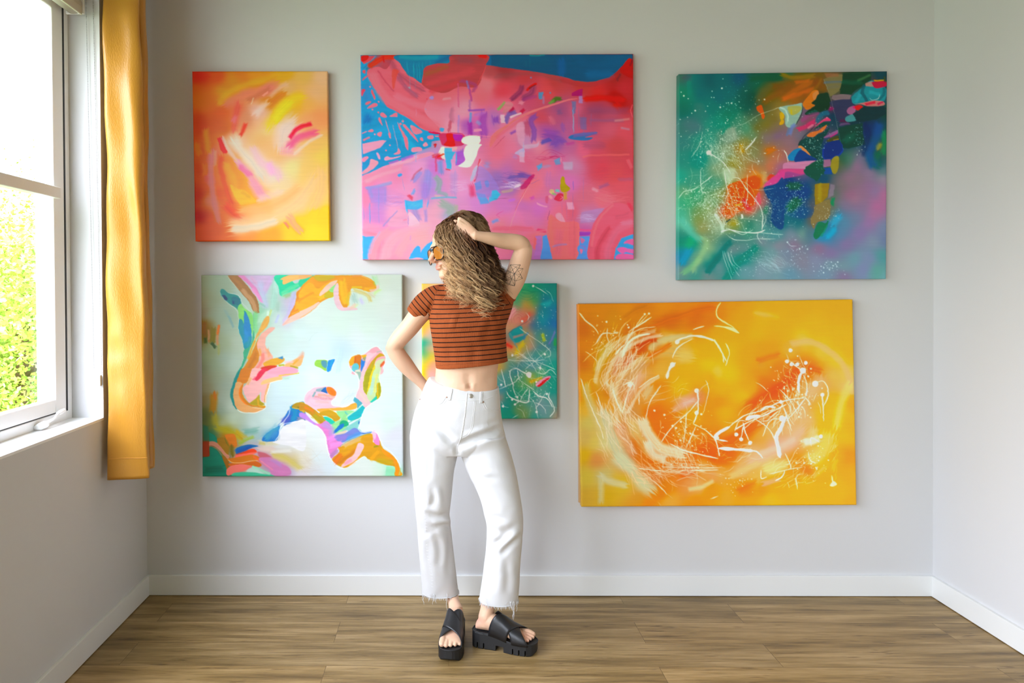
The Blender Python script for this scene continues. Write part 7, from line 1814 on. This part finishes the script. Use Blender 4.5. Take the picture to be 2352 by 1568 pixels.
def foot(fr, side, ankle, knee, ra, rk):
    o, fx, sx = fr; W = lambda x, y, z: o+fx*x+sx*y+Vector((0, 0, z)); out = []
    T = [(.012, .014, .022), (.018, .022, .034), (.035, .028, .052), (.06, .030, .068), (.09, .031, .066), (.12, .034, .055), (.15, .038, .043), (.18, .041, .032), (.20, .040, .025), (.213, .036, .019)]
    out.append(loft([[W(x, hw*math.cos(a)*1.0, zt(x)+.001+h/2+h/2*math.sin(a)) for a in [2*math.pi*j/24 for j in range(24)]] for x, hw, h in [tuple(r) for r in crs(T, 3)]]))
    for i in range(5):
        yy = side*(.031-.0165*i); r_ = (.0125, .0092, .0088, .0084, .0080)[i]; xe = (.229, .231, .225, .218, .209)[i]; xb = .18
        pts = [W(xb, yy*.95, zt(xb)+r_+.006), W(xe-.020, yy, zt(xe)+r_+.006), W(xe-.008, yy, zt(xe)+r_+.002), W(xe, yy, zt(xe)+r_)]
        out.append(tube(pts, [r_, r_*.95, r_, r_*.82], 12)); out.append(ell(W(xe+.001, yy, zt(xe)+r_), (r_*.84,)*3, ((1, 0, 0), (0, 1, 0), (0, 0, 1)), 8))
    an = W(.052, 0, zt(.05)+.045); A = P(*ankle)
    out.append(tube([W(.046, 0, zt(.05)+.02), W(.050, 0, zt(.05)+.05), an.lerp(A, .45)+Vector((0, 0, 0)), A, P(*knee)], [(.026, .030), (.028, .030), (ra*.92, ra*.98), (ra*1.08, ra*1.08), (rk, rk)], 24))
    for s2 in ((1, -1) if side < 0 else ()): out.append(ell(W(.050, s2*.023, zt(.05)+.058), (.009, .005, .009), ((1, 0, 0), (0, 1, 0), (0, 0, 1)), 10))
    return out
frL = foot_frame(1051, 1449, 1042, 1482); frR = foot_frame(1087, 1477, 1214, 1496)
body += foot(frL, 1, (1037, 1362, 3.02), (1000, 1190, 2.95), .025, .032)
body += foot(frR, -1, (1123, 1372, 2.875), (1158, 1190, 2.87), .029, .038)
body.append(ptube([(1005, 990, 2.93, 44), (1000, 1080, 2.93, 38), (1000, 1190, 2.95, 20)])); body.append(ptube([(1100, 990, 2.92, 44), (1125, 1080, 2.90, 38), (1155, 1190, 2.88, 27)]))
bme = remesh(body, .0026, 3, .5)
creases(bme, [(-.006, 6, [1077, 880, 1078, 893]), (-.0025, 9, [1076, 855, 1077, 885]), (-.002, 10, [1012, 850, 1040, 880]), (-.002, 10, [1135, 850, 1118, 880]), (.0015, 14, [1050, 855, 1052, 885]), (.0015, 14, [1100, 855, 1100, 885]),
    (-.002, 5, [1184, 578, 1190, 584]), (.002, 8, [1172, 548, 1120, 541]), (-.002, 5, [927, 797, 915, 795])])
co_, no = getv(bme); x, y = proj(co_); base = np.array(lin('e6bc9e')); tone = np.repeat(base[None], len(x), 0)
def tint_skin(cx, cy, rx, ry, c, a):
    k = a*np.exp(-(((x-cx)/rx)**2+((y-cy)/ry)**2)); k = np.where(no[:, 1] < .4, k, 0)[:, None]; tone[:] = tone*(1-k)+np.array(lin(c))*k
for q in ((1000, 611, 9, 4, 'c0625c', .8), (1002, 618, 8, 5, 'd0776e', .85), (992, 597, 8, 7, 'd98878', .5), (1008, 600, 12, 10, 'dc9080', .45), (1015, 640, 10, 8, 'd88f7c', .4), (890, 800, 16, 16, 'd99c84', .5), (1095, 1425, 16, 14, 'd98f7c', .55), (1038, 1443, 22, 12, 'dc907c', .55), (1203, 1463, 16, 12, 'dc907c', .55),
    (1075, 530, 18, 14, 'dc9c84', .35), (1215, 552, 12, 14, 'd89c80', .4), (1078, 889, 4, 5, '9c5c40', .7)): tint_skin(*q)  # last entry is a darker brown in the navel
ca = bme.color_attributes.new('skin_tone', 'FLOAT_COLOR', 'POINT'); ca.data.foreach_set('color', np.c_[tone, np.ones(len(x))].astype(np.float32).ravel())
# tattoo: fine geometric lines on the raised upper arm, part of the skin mesh
tb = bvh(bme); TP = {k: (870+v[0]/3.564, 460+v[1]/3.564) for k, v in dict(a=(1078, 527), b=(1160, 527), c=(1148, 556), d=(1182, 558), e=(1160, 606), f=(1176, 640), g=(1122, 660), h=(1112, 700), i=(1068, 690), j=(1030, 665), k=(1028, 612), l=(1052, 572), m=(1110, 600), n=(1085, 640), o=(1120, 545), p=(1075, 590)).items()}
ink = []
for e in 'ab bc cd de ef fg gh hi ij jk kl la ao ob oc am bm cm dm em mf mg mh mi mn ni nh nj pk pm pl pn kn jm ln lm op oe eg gn hj ik ap'.split():
    (x0, y0), (x1, y1) = TP[e[0]], TP[e[1]]; ink.append(drape(tb, [x0, y0, x1, y1], .0005 if e not in ('ab', 'cd', 'ef', 'hi', 'am', 'mh') else .0008, 0, 5))
for k_ in range(7): ink.append(drape(tb, [TP['i'][0]-2+k_*2.1, TP['i'][1]-17+k_*.3, TP['i'][0]+1+k_*2.0, TP['i'][1]-2+k_*.5], .0003, -.0001, 4))
bm = bmesh.new(); bm.from_mesh(bme); nb0 = len(bm.faces); V, Fc = join([q for q in ink if q[0]]); vs = [bm.verts.new(v) for v in V]
for f_ in Fc:
    nf = bm.faces.new([vs[i] for i in f_]); nf.material_index = 1
bm.to_mesh(bme); bm.free(); bme.materials.clear(); person = link('person', bme, skin, None, True); bme.materials.append(mat('tattoo_ink', (.035, .042, .045), .8, spec=.05)); bme.name = 'person'
mi = np.zeros(len(bme.polygons), np.int32); mi[nb0:] = 1; bme.polygons.foreach_set('material_index', mi); bme.update()
tag(person, 'woman in striped crop top and white jeans standing with one hand in her curly hair', 'person')
rubber = mat('black_rubber_sole', (.012, .012, .013), .55); noise_bump(rubber, sc=300, dist=.0003); leather = mat('black_leather_strap', (.014, .014, .016), .38); noise_bump(leather, sc=500, dist=.0003, strength=.3)
for fr, sd in ((frL, 1), (frR, -1)):
    e = bpy.data.objects.new('platform_sandal', None); COL.objects.link(e); e.parent = person; sandal(fr, sd, e)
# ---- jeans
denim = mat('white_denim', (.70, .70, .71), .78, spec=.2); noise_bump(denim, (1, 1, 1), 700, .0006, .5, 3); denim.node_tree.nodes['Principled BSDF'].inputs['Sheen Weight'].default_value = .15
jp = []
jp.append(loft(rings([(986, 1145, 876, 2.925, .088, .13), (977, 1147, 890, 2.925, .094, .11), (966, 1149, 915, 2.925, .104, .07), (953, 1151, 945, 2.93, .114, .03), (945, 1155, 975, 2.93, .116, 0), (941, 1162, 1005, 2.93, .108, 0), (945, 1166, 1025, 2.93, .09, 0)], 5, p=2.35, dip=.022)))
LL = [(942, 1050, 1000, 2.93, .098), (942, 1053, 1035, 2.93, .096), (945, 1044, 1075, 2.925, .090), (949, 1040, 1110, 2.925, .083), (952, 1036, 1150, 2.93, .078), (955, 1033, 1180, 2.94, .073), (958, 1036, 1210, 2.955, .070), (960, 1040, 1245, 2.975, .070), (965, 1046, 1300, 3.0, .070), (969, 1052, 1350, 3.02, .070), (970, 1053, 1358, 3.02, .070)]
LR = [(1054, 1160, 1000, 2.92, .098), (1056, 1172, 1035, 2.915, .096), (1069, 1183, 1075, 2.90, .092), (1087, 1190, 1110, 2.89, .086), (1104, 1197, 1150, 2.875, .080), (1113, 1201, 1185, 2.87, .076), (1118, 1201, 1212, 2.868, .072), (1117, 1199, 1245, 2.868, .070), (1113, 1195, 1290, 2.87, .070), (1106, 1193, 1340, 2.875, .070), (1101, 1190, 1372, 2.878, .070), (1101, 1190, 1376, 2.878, .070)]
jp.append(loft(rings(LL, 4, p=2.2))); jp.append(loft(rings(LR, 4, p=2.2)))
jme = remesh(jp, .0032, 4, .5)
creases(jme, [(-.010, 9, [1052, 1026, 1020, 998, 985, 965]), (-.011, 8, [1053, 1024, 1085, 1008, 1120, 996, 1146, 985]), (.006, 12, [1062, 1042, 1100, 1022, 1150, 1005]), (.006, 12, [1035, 1030, 1005, 1000, 975, 985]), (-.007, 6, [1052, 1046, 1047, 1025]),
    (-.005, 8, [1050, 1052, 1085, 1070, 1130, 1080]), (-.004, 8, [1060, 1075, 1100, 1095, 1150, 1100]), (-.004, 7, [1120, 975, 1146, 968]), (-.005, 7, [1130, 990, 1152, 982]), (.004, 9, [1075, 1000, 1120, 985]),
    (-.006, 8, [1034, 1178, 1010, 1188, 985, 1180]), (.006, 9, [1036, 1192, 1012, 1200, 990, 1196]), (-.007, 7, [1000, 1207, 1020, 1204, 1036, 1212]), (-.005, 7, [965, 1140, 985, 1160, 998, 1140]), (-.005, 8, [990, 1120, 1000, 1150, 988, 1172]), (.004, 8, [1004, 1120, 1010, 1160]),
    (-.006, 8, [1118, 1206, 1145, 1222, 1165, 1210]), (-.007, 9, [1130, 1260, 1155, 1235, 1185, 1205]), (.006, 9, [1140, 1262, 1168, 1240, 1192, 1215]), (-.005, 7, [1150, 1275, 1172, 1250, 1194, 1232]), (-.005, 8, [1125, 1240, 1122, 1270, 1130, 1300]), (-.004, 8, [1138, 1250, 1130, 1300, 1128, 1350]), (.004, 9, [1150, 1280, 1148, 1330, 1146, 1365]), (-.004, 8, [1165, 1290, 1168, 1330, 1166, 1365]),
    (-.005, 8, [995, 1225, 1012, 1260, 1010, 1300]), (.005, 9, [1000, 1215, 1020, 1240, 1022, 1290]), (-.004, 8, [1030, 1230, 1030, 1280, 1034, 1330]), (-.003, 8, [985, 1230, 982, 1280, 990, 1340]), (-.004, 9, [955, 1100, 958, 1140, 962, 1180]), (-.003, 12, [1085, 1110, 1120, 1150, 1140, 1190]), (-.004, 8, [960, 1195, 975, 1225, 985, 1215]),
    (-.004, 7, [1112, 1195, 1135, 1188, 1160, 1195]), (-.003, 8, [975, 1010, 985, 1050, 982, 1100])], .0009, 45)
jt = bvh(jme); jeans = link('jeans', jme, denim, person, True); jme.name = 'jeans'
seam = mat('white_stitching', (.74, .74, .74), .8); metal_ = mat('copper_rivet', (.45, .24, .16), .35, .9)
dip = -.001
mesh('waistband_seam', *drape(jt, [981, 880, 1000, 903, 1035, 915, 1080, 920, 1115, 917, 1146, 902], .0011, 0), seam, jeans, True)
mesh('fly_seam', *join([drape(jt, p_, r_, 0) for p_, r_ in (([1073, 903, 1070, 935, 1066, 965, 1060, 1000, 1056, 1012], .0018), ([1092, 922, 1088, 960, 1084, 985, 1074, 1000, 1058, 1008], .0009), ([1089, 922, 1085, 960, 1081, 983, 1072, 996, 1058, 1004], .0007))]), seam, jeans, True)
for p_, r_ in (([967, 925, 990, 929, 1012, 927, 1024, 912], .0014), ([968, 930, 992, 934, 1014, 932, 1028, 915], .0008), ([1112, 923, 1118, 936, 1130, 941, 1147, 938], .0014), ([1109, 925, 1115, 940, 1129, 946, 1148, 943], .0008), ([1056, 1012, 1050, 1030, 1050, 1042], .0010)):
    q = drape(jt, p_, r_, 0)
    if q[0]: mesh('pocket_seam', *q, seam, jeans, True)
for lp in ([1037, 893, 1032, 919], [1106, 897, 1105, 926], [978, 868, 968, 892]):
    d_ = [drape(jt, [lp[0]+o_, lp[1], lp[2]+o_, lp[3]], .0022, .0005) for o_ in (-2, -.7, .7, 2)]
    if d_[0][0]: mesh('belt_loop', *join([q for q in d_ if q[0]]), denim, jeans, True)
def disc(px, py, r, h, m_, nm, par):
    d = ray(px, py).normalized(); q = jt.ray_cast(CAMP, d)
    if q[0] is None: return
    n_ = q[1] if q[1].dot(d) < 0 else -q[1]; mesh(nm, *tube([q[0]-n_*.001, q[0]+n_*h*.7, q[0]+n_*h], [r, r, r*.8], 16), m_, par, True)
disc(1081, 909, .0085, .004, mat('worn_brass_button', (.62, .58, .52), .4, .8), 'button', jeans)
for q in ((1026, 912), (1110, 923), (965, 917)): disc(*q, .0028, .0022, metal_, 'rivet', jeans)
st_ = []
for k_ in range(26):
    t = k_/25; px = 974+18*t+2*math.sin(t*9); py = 1175+172*t; st_.append(drape(jt, [px-2.2, py, px+2.2, py+.6], .0008, 0, 4))
mesh('side_seam', *join([q for q in st_ if q[0]]), seam, jeans, True)
fr_ = []; rg = np.random.default_rng(5)
def hem_pts(r, n): return ring(*r[:5], n=n, p=2.2)
for r_, n_ in ((LL[-1], 260), (LR[-1], 260)):
    fr_ = []; hr = hem_pts(r_, 48); fr_.append(tube([q+Vector((0, 0, .0015)) for q in hr]+[hr[0]+Vector((0, 0, .0015))], .0016, 6))
    for q in hem_pts(r_, n_):
        l_ = .003+.006*rg.random(); dx = Vector(rg.normal(size=3))*.0018; fr_.append(tube([q+Vector((0, 0, .004)), q+Vector((0, 0, -l_*.4))+dx, q+Vector((0, 0, -l_))+dx*1.6], [.0007, .0006, .0003], 4, False))
    mesh('frayed_hem', *join(fr_), denim, jeans, True)
ft = []
for (px, py, ln, Yh) in ((971, 1362, 26, 2.96), (974, 1364, 19, 2.955), (987, 1364, 18, 2.952), (990, 1364, 12, 2.95), (996, 1364, 24, 2.95), (999, 1365, 20, 2.95), (1027, 1363, 42, 2.951), (1102, 1374, 16, 2.815), (1115, 1374, 28, 2.81), (1118, 1375, 24, 2.81), (1146, 1380, 16, 2.81), (1149, 1380, 22, 2.81), (1173, 1381, 36, 2.815), (1176, 1381, 42, 2.815), (1180, 1381, 40, 2.816), (1188, 1380, 24, 2.83), (1190, 1380, 18, 2.84), (1172, 1381, 30, 2.815)):
    pts = []; ph = rg.random()*6
    for i in range(9):
        t = i/8; pts.append(P(px+3.2*math.sin(ph+t*5)*t+(6*t if 1170 < px < 1178 else -3*t if px > 1186 else 0), py+ln*t, Yh))
    ft.append(tube(pts, [.0011-.0006*i/8 for i in range(9)], 5))
ft.append(tube([P(1148, 1381, 2.81), P(1154, 1387, 2.81), P(1162, 1387, 2.81), P(1166, 1382, 2.81)], .0007, 5))
for q in ft: mesh('loose_thread', *q, denim, jeans, True)
# ---- striped crop top
knit = mat('rust_rib_knit', '9c4a1c', .8, spec=.2); N, L, b = nodes(knit)
sp = N.new('ShaderNodeAttribute'); sp.attribute_name = 'stripe'; mm = N.new('ShaderNodeMath'); mm.operation = 'FRACT'; L.new(sp.outputs['Fac'], mm.inputs[0])
rp = N.new('ShaderNodeValToRGB'); rp.color_ramp.interpolation = 'LINEAR'; e = rp.color_ramp.elements; e[0].position = 0; e[0].color = (*lin('9e4e24'), 1); e[1].position = 1; e[1].color = (*lin('9e4e24'), 1)
for p_, c_ in ((.385, '9e4e24'), (.41, '1c0c08'), (.59, '1c0c08'), (.615, '9e4e24')): q = e.new(p_); q.color = (*lin(c_), 1)
L.new(mm.outputs[0], rp.inputs[0]); L.new(rp.outputs[0], b.inputs['Base Color'])
ra_ = N.new('ShaderNodeAttribute'); ra_.attribute_name = 'rib'; sn = N.new('ShaderNodeMath'); sn.operation = 'SINE'; ml = N.new('ShaderNodeMath'); ml.operation = 'MULTIPLY'; ml.inputs[1].default_value = 2*math.pi/.0036
L.new(ra_.outputs['Fac'], ml.inputs[0]); L.new(ml.outputs[0], sn.inputs[0]); bp = N.new('ShaderNodeBump'); bp.inputs['Distance'].default_value = .0006; bp.inputs['Strength'].default_value = .6; L.new(sn.outputs[0], bp.inputs['Height']); L.new(bp.outputs[0], b.inputs['Normal'])
tp_ = [loft(rings([(1001, 1167, 837, 2.92, .104, -.10), (1000, 1165, 827, 2.92, .105, -.09), (996, 1163, 800, 2.92, .108, -.06), (992, 1162, 775, 2.915, .116, -.03), (988, 1163, 750, 2.912, .122, -.01), (985, 1170, 728, 2.915, .120, 0), (983, 1177, 708, 2.92, .108, -.02), (980, 1179, 690, 2.925, .092, -.03), (980, 1168, 672, 2.93, .078, -.03), (1000, 1148, 660, 2.935, .066, 0), (1018, 1108, 652, 2.933, .058, 0), (1021, 1102, 645, 2.93, .056, 0)], 4, p=2.2)),
    ptube([(1020, 684, 2.93, 32), (998, 689, 2.93, 33), (978, 700, 2.93, 30.5), (964, 714, 2.932, 28), (955, 725, 2.935, 26)], ends=False, n=32), ptube([(1110, 690, 2.93, 34), (1136, 678, 2.925, 36), (1155, 667, 2.91, 34.5), (1169, 660, 2.90, 33.5)], ends=False, n=32)]
tme = remesh(tp_, .0030, 3, .5)
creases(tme, [(-.006, 7, [986, 736, 992, 712, 1000, 690]), (-.005, 9, [1176, 700, 1165, 730, 1162, 760]), (-.004, 12, [1020, 745, 1060, 765, 1100, 762]), (.005, 20, [1035, 735, 1050, 740]), (.005, 20, [1125, 735, 1140, 730]), (-.004, 10, [1145, 720, 1120, 760, 1115, 800]), (.004, 12, [1150, 770, 1150, 820]), (-.003, 9, [1030, 790, 1035, 835]), (-.003, 10, [1090, 790, 1088, 838]), (-.003, 8, [990, 700, 1010, 720, 1030, 725]), (-.004, 7, [1008, 668, 1030, 680, 1050, 683]), (-.006, 8, [1150, 640, 1158, 670, 1168, 700])], .0003, 30)
co_, no = getv(tme); x, y = proj(co_)
strp = (co_[:, 2]-.055*np.clip(co_[:, 0]-.02, -.2, .3)+.30*np.clip((700-y)/50, 0, 1)*(co_[:, 1]-2.83)*.0)/.0186
sag = .010*(1-((x-1080)/90)**2)*np.clip((735-y)/60, 0, 1); strp += sag/.0186
cS = np.array(P(955, 725, 2.935)); axS = np.array(P(955, 725, 2.935)-P(992, 690, 2.93)); axS /= np.linalg.norm(axS)
seamx = np.interp(y, [640, 660, 690, 712, 735], [1012, 1006, 996, 990, 985]); left = x < seamx
strp = np.where(left, ((co_-cS)@axS)/.0176+.05, strp)
cR = np.array(P(1169, 659, 2.90)); axR = np.array(P(1169, 660, 2.9)-P(1138, 672, 2.925)); axR /= np.linalg.norm(axR); tR = (co_-cR)@axR
right = (x > np.interp(y, [620, 690, 705], [1128, 1160, 1178])) & (y < 700); strp = np.where(right, tR/.0176+.05, strp)
plain = ((~left) & (~right) & (y > 836.5-.062*(x-1000)+3)) | (left & (((co_-cS)@axS) > -.009)) | (right & (tR > -.010)); strp = np.where(plain, 0, strp)
rib = np.where(left, co_[:, 0]*.74+co_[:, 2]*.6, co_[:, 0]+.35*co_[:, 1])
for nm, va in (('stripe', strp), ('rib', rib)): at = tme.attributes.new(nm, 'FLOAT', 'POINT'); at.data.foreach_set('value', va.astype(np.float32))
top = link('crop_top', tme, knit, person, True); tme.name = 'crop_top'
mesh('collar', *tube([q+Vector((0, 0, .0)) for q in ring(1020, 1103, 646, 2.93, .057, n=40)]+[ring(1020, 1103, 646, 2.93, .057, n=40)[0]], (.0055), 10, False), mat('rust_collar', '9c4a20', .8), top, True)
# ---- sunglasses
gl_ = bpy.data.objects.new('sunglasses', None); COL.objects.link(gl_); gl_.parent = person; acet = mat('dark_tortoise_frame', (.02, .010, .006), .2); lens_m = mat('amber_lens', (.62, .22, .03), .08, spec=.7); lens_m.node_tree.nodes['Principled BSDF'].inputs['Transmission Weight'].default_value = .35
for s_ in (1, -1):
    cc = (.107, s_*.035, -.036); pts = []
    for k_ in range(28):
        a = 2*math.pi*k_/28; ca_, sa2 = math.cos(a), math.sin(a); yb2 = .029*math.copysign(abs(ca_)**.75, ca_)*(1+.06*sa2); zz = .0265*math.copysign(abs(sa2)**.75, sa2)-(.003 if sa2 < 0 and ca_*s_ > 0 else 0)
        pts.append(hp_(cc[0]-abs(cc[1]+yb2)**2*3.2, cc[1]+yb2, cc[2]+zz))
    mesh('frame', *tube(pts+[pts[0]], [(.0022, .0026)]*29, 8, False), acet, gl_, True)
    ctr = sum(pts, Vector())/28; ln_ = mesh('lens', pts+[ctr+hf*.002], [(i, (i+1) % 28, 28) for i in range(28)], lens_m, gl_, True)
    mesh('temple', *tube([hp_(.086, s_*.066, -.018), hp_(.06, s_*.076, -.016), hp_(0, s_*.080, -.014), hp_(-.02, s_*.079, -.03)], [(.003, .002)]*4, 8), acet, gl_, True)
mesh('bridge', *join([tube([hp_(.108, -.012, -.018), hp_(.112, 0, -.016), hp_(.108, .012, -.018)], .002, 8), tube([hp_(.100, -.03, -.008), hp_(.108, 0, -.006), hp_(.100, .03, -.008)], .0019, 8)]), acet, gl_, True)
ea = P(1022, 646, 2.83); mesh('earring', *tube([ea+Vector((math.cos(a)*.007, 0, math.sin(a)*.007)) for a in [i*.52 for i in range(13)]], .0009, 6, False), mat('silver_hoop', (.6, .6, .6), .25, .9), person, True)
# ---- hair
HT = [(1048, 1094, 497, 2.90, .05), (1018, 1108, 512, 2.90, .085), (1004, 1117, 530, 2.90, .100), (1002, 1122, 552, 2.895, .106), (1011, 1128, 580, 2.885, .104), (1024, 1134, 610, 2.875, .098), (1030, 1144, 640, 2.868, .090), (1038, 1148, 668, 2.862, .080), (1050, 1140, 692, 2.855, .064), (1072, 1122, 712, 2.85, .045)]
hmat = mat('hair', '4a3020', .5, spec=.35); N, L, b = nodes(hmat); ha = N.new('ShaderNodeAttribute'); ha.attribute_name = 'hair_tone'; L.new(ha.outputs['Color'], b.inputs['Base Color'])
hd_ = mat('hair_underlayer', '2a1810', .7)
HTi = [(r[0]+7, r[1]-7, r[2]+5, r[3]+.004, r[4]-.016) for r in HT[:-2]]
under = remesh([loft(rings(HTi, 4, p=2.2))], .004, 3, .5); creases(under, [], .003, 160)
HA = crs(HT, 10)
def hsurf(px, py):
    r = [np.interp(py, HA[:, 2], HA[:, i]) for i in (0, 1, 3, 4)]; q = (px-(r[0]+r[1])/2)/((r[1]-r[0])/2)
    return r[2]-r[3]*math.sqrt(max(0, 1-min(1, abs(q))**2.2))
G = [  # guide locks over the near side of the head, left (face side) to right (back)
 [(1048, 492), (1020, 507), (1003, 527), (1001, 552), (1011, 582), (1022, 615), (1029, 650), (1031, 682)],
 [(1054, 490), (1033, 508), (1013, 532), (1012, 560), (1022, 600), (1031, 640), (1038, 675), (1041, 698)],
 [(1058, 490), (1040, 512), (1028, 540), (1030, 572), (1038, 612), (1042, 650), (1050, 685), (1056, 705)],
 [(1062, 490), (1048, 516), (1040, 545), (1045, 580), (1052, 620), (1058, 655), (1066, 690), (1072, 712)],
 [(1064, 496), (1054, 522), (1052, 550), (1060, 590), (1068, 630), (1076, 665), (1084, 695), (1092, 718)],
 [(1068, 505), (1066, 535), (1072, 565), (1080, 600), (1088, 640), (1096, 675), (1106, 705), (1118, 730)],
 [(1076, 540), (1082, 560), (1092, 590), (1102, 622), (1110, 655), (1116, 685), (1122, 705), (1128, 722)],
 [(1088, 545), (1098, 565), (1110, 592), (1122, 622), (1132, 648), (1138, 670), (1142, 686), (1146, 700)],
 [(1102, 545), (1114, 562), (1124, 588), (1134, 610), (1144, 632), (1150, 648), (1154, 660), (1158, 672)]]
GT = [  # over the crown, behind the hand
 [(1060, 500), (1062, 490), (1072, 486), (1084, 492), (1092, 506), (1094, 524), (1090, 536), (1094, 548)],
 [(1064, 498), (1074, 488), (1088, 488), (1100, 496), (1108, 512), (1110, 530), (1106, 542), (1112, 552)],
 [(1070, 500), (1084, 492), (1098, 494), (1110, 504), (1118, 522), (1120, 540), (1122, 552), (1126, 560)],
 [(1045, 500), (1052, 490), (1066, 485), (1076, 490), (1082, 502), (1080, 516), (1074, 520), (1070, 524)],
 [(1036, 506), (1042, 496), (1054, 490), (1062, 492), (1068, 500), (1066, 510), (1060, 516), (1056, 520)]]
GB = [  # far side / back silhouette
 [(1080, 495), (1100, 503), (1116, 525), (1124, 555), (1132, 590), (1142, 620), (1148, 642), (1152, 660)],
 [(1020, 512), (1008, 528), (1004, 545), (1008, 560), (1014, 585), (1020, 610), (1026, 640), (1032, 660)]]
rg = np.random.default_rng(11); HV = []; HFc = []; HC = []; hoff = 0
dk, md_, bl, rd = np.array(lin('3a1f14')), np.array(lin('9c6440', 1.1)), np.array(lin('ffdcaa', 1.1)), np.array(lin('3a1714'))
def lock(guides, u, ns, lw, layer, curl, blonde_lit, ln=1.0):
    global hoff
    i = min(int(u), len(guides)-2) if len(guides) > 1 else 0; f_ = u-i; A = np.array(guides[i], float); B = np.array(guides[min(i+1, len(guides)-1)], float); pa = crs(A*(1-f_)+B*f_, 6)
    m = max(12, int(len(pa)*ln)); pa = pa[:m]; pts = []
    for (px, py) in pa: pts.append(P(px, py, hsurf(px, py)-.006-layer))
    C = np.array([tuple(p) for p in pts]); seg = np.linalg.norm(np.diff(C, axis=0), axis=1); s_ = np.r_[0, np.cumsum(seg)]; t = s_/s_[-1]
    wl = .045+.03*rg.random(); ph = rg.random()*6.28; ca_ = curl*(.3+1.3*t**1.5); w1 = ph+s_*6.283/wl
    C = C+np.c_[np.cos(w1)*ca_, np.sin(w1)*ca_*.8, np.sin(w1*.5+ph)*ca_*.4]
    C += np.c_[np.full(len(C), 0)+.01*(rg.random()-.5)*t, -.012*t*rg.random(), np.zeros(len(C))]
    for _ in range(ns):
        off = rg.normal(size=3)*lw*.5; fz = rg.normal(size=3)*.0022; k1 = rg.random()*6.28; e = int(m*(.82+.18*rg.random())); wob = np.c_[np.sin(w1*1.3+k1), np.cos(w1*.9+k1), np.sin(w1*.7+k1)]*.0007
        Q = C[:e]+off*(1-.35*np.sin(t[:e]*3.1))[:, None]+fz*(t[:e]**2)[:, None]*2.2+wob[:e]*(.4+t[:e])[:, None]; r_ = (.0004+.00035*rg.random())*(1-.6*t[:e]**2)
        T_ = np.gradient(Q, axis=0); T_ /= np.linalg.norm(T_, axis=1)[:, None]+1e-9; Uv = np.cross(T_, [0, 1, .2]); Uv /= np.linalg.norm(Uv, axis=1)[:, None]+1e-9; Vv_ = np.cross(T_, Uv)
        for a in (0, 2.094, 4.189): HV.append(Q+(Uv*math.cos(a)+Vv_*math.sin(a))*r_[:, None])
        i0 = hoff; 
        for a in range(3):
            b2 = (a+1) % 3; j = np.arange(e-1); HFc.append(np.stack([i0+a*e+j, i0+a*e+j+1, i0+b2*e+j+1, i0+b2*e+j], -1))
        hoff += 3*e; bb = np.clip(blonde_lit+rg.normal()*.08, 0, 1); k = np.clip(t[:e]*1.6-.22, 0, 1)[:, None]; lo = dk*(1-bb*.6)+md_*bb*.6; hi = md_*(.16+.84*min(1, bb*2.2))*(1-bb)+bl*bb; cc = lo*(1-k)+hi*k
        for _a in range(3): HC.append(cc)
nG = len(G)-1
for q in range(190):   # darker body of the hair, lit face side painted lighter
    u = rg.random()*nG; bl_ = float(np.interp(u, [0, 2, 4, 6, 8], [.6, .38, .08, 0, 0]))*(1.15 if rg.random() < .6 else .4); lock(G, u, 15, .0042, .016*rg.random(), .003+.003*rg.random(), bl_, .60+.36*rg.random())
for q in range(95):    # blonde curls on top, painted paler on the lit face side
    u = nG*rg.random()**1.25; bl_ = float(np.interp(u, [0, 2, 4, 6, 8], [1.2, 1.1, .6, .18, .1]))*(.6+.5*rg.random()); lock(G, u, 11, .0017, .013+.018*rg.random(), .009+.006*rg.random(), bl_, .66+.34*rg.random())
for q in range(90):
    u = rg.random()*(len(GT)-1); lock(GT, u, 12, .0036, (.004+.016*rg.random()) if u > 2.3 else .002+.010*rg.random(), .006+.006*rg.random(), .10+.25*rg.random())
for q in range(26): lock(GB[:1], 0, 9, .003, .0-.02*rg.random(), .013+.008*rg.random(), .05)
for q in range(10): lock(GB[1:], 0, 9, .003, -.01*rg.random(), .007, .7)
for q in range(34):   # loose single curls over the surface and past the ends
    lock(G, rg.random()*nG, 5, .0012, .030, .012+.008*rg.random(), 1.1 if rg.random() < .6 else .2, 1.0)
HVa = np.concatenate(HV); HFa = np.concatenate(HFc); HCa = np.concatenate(HC); n0 = len(HVa)
hme = bpy.data.meshes.new('hair'); hme.vertices.add(n0); hme.vertices.foreach_set('co', HVa.ravel()); hme.loops.add(len(HFa)*4); hme.loops.foreach_set('vertex_index', HFa.ravel()); hme.polygons.add(len(HFa)); hme.polygons.foreach_set('loop_start', np.arange(len(HFa))*4)
hme.update(calc_edges=True); ca = hme.color_attributes.new('hair_tone', 'FLOAT_COLOR', 'POINT'); ca.data.foreach_set('color', np.c_[HCa, np.ones(n0)].astype(np.float32).ravel())
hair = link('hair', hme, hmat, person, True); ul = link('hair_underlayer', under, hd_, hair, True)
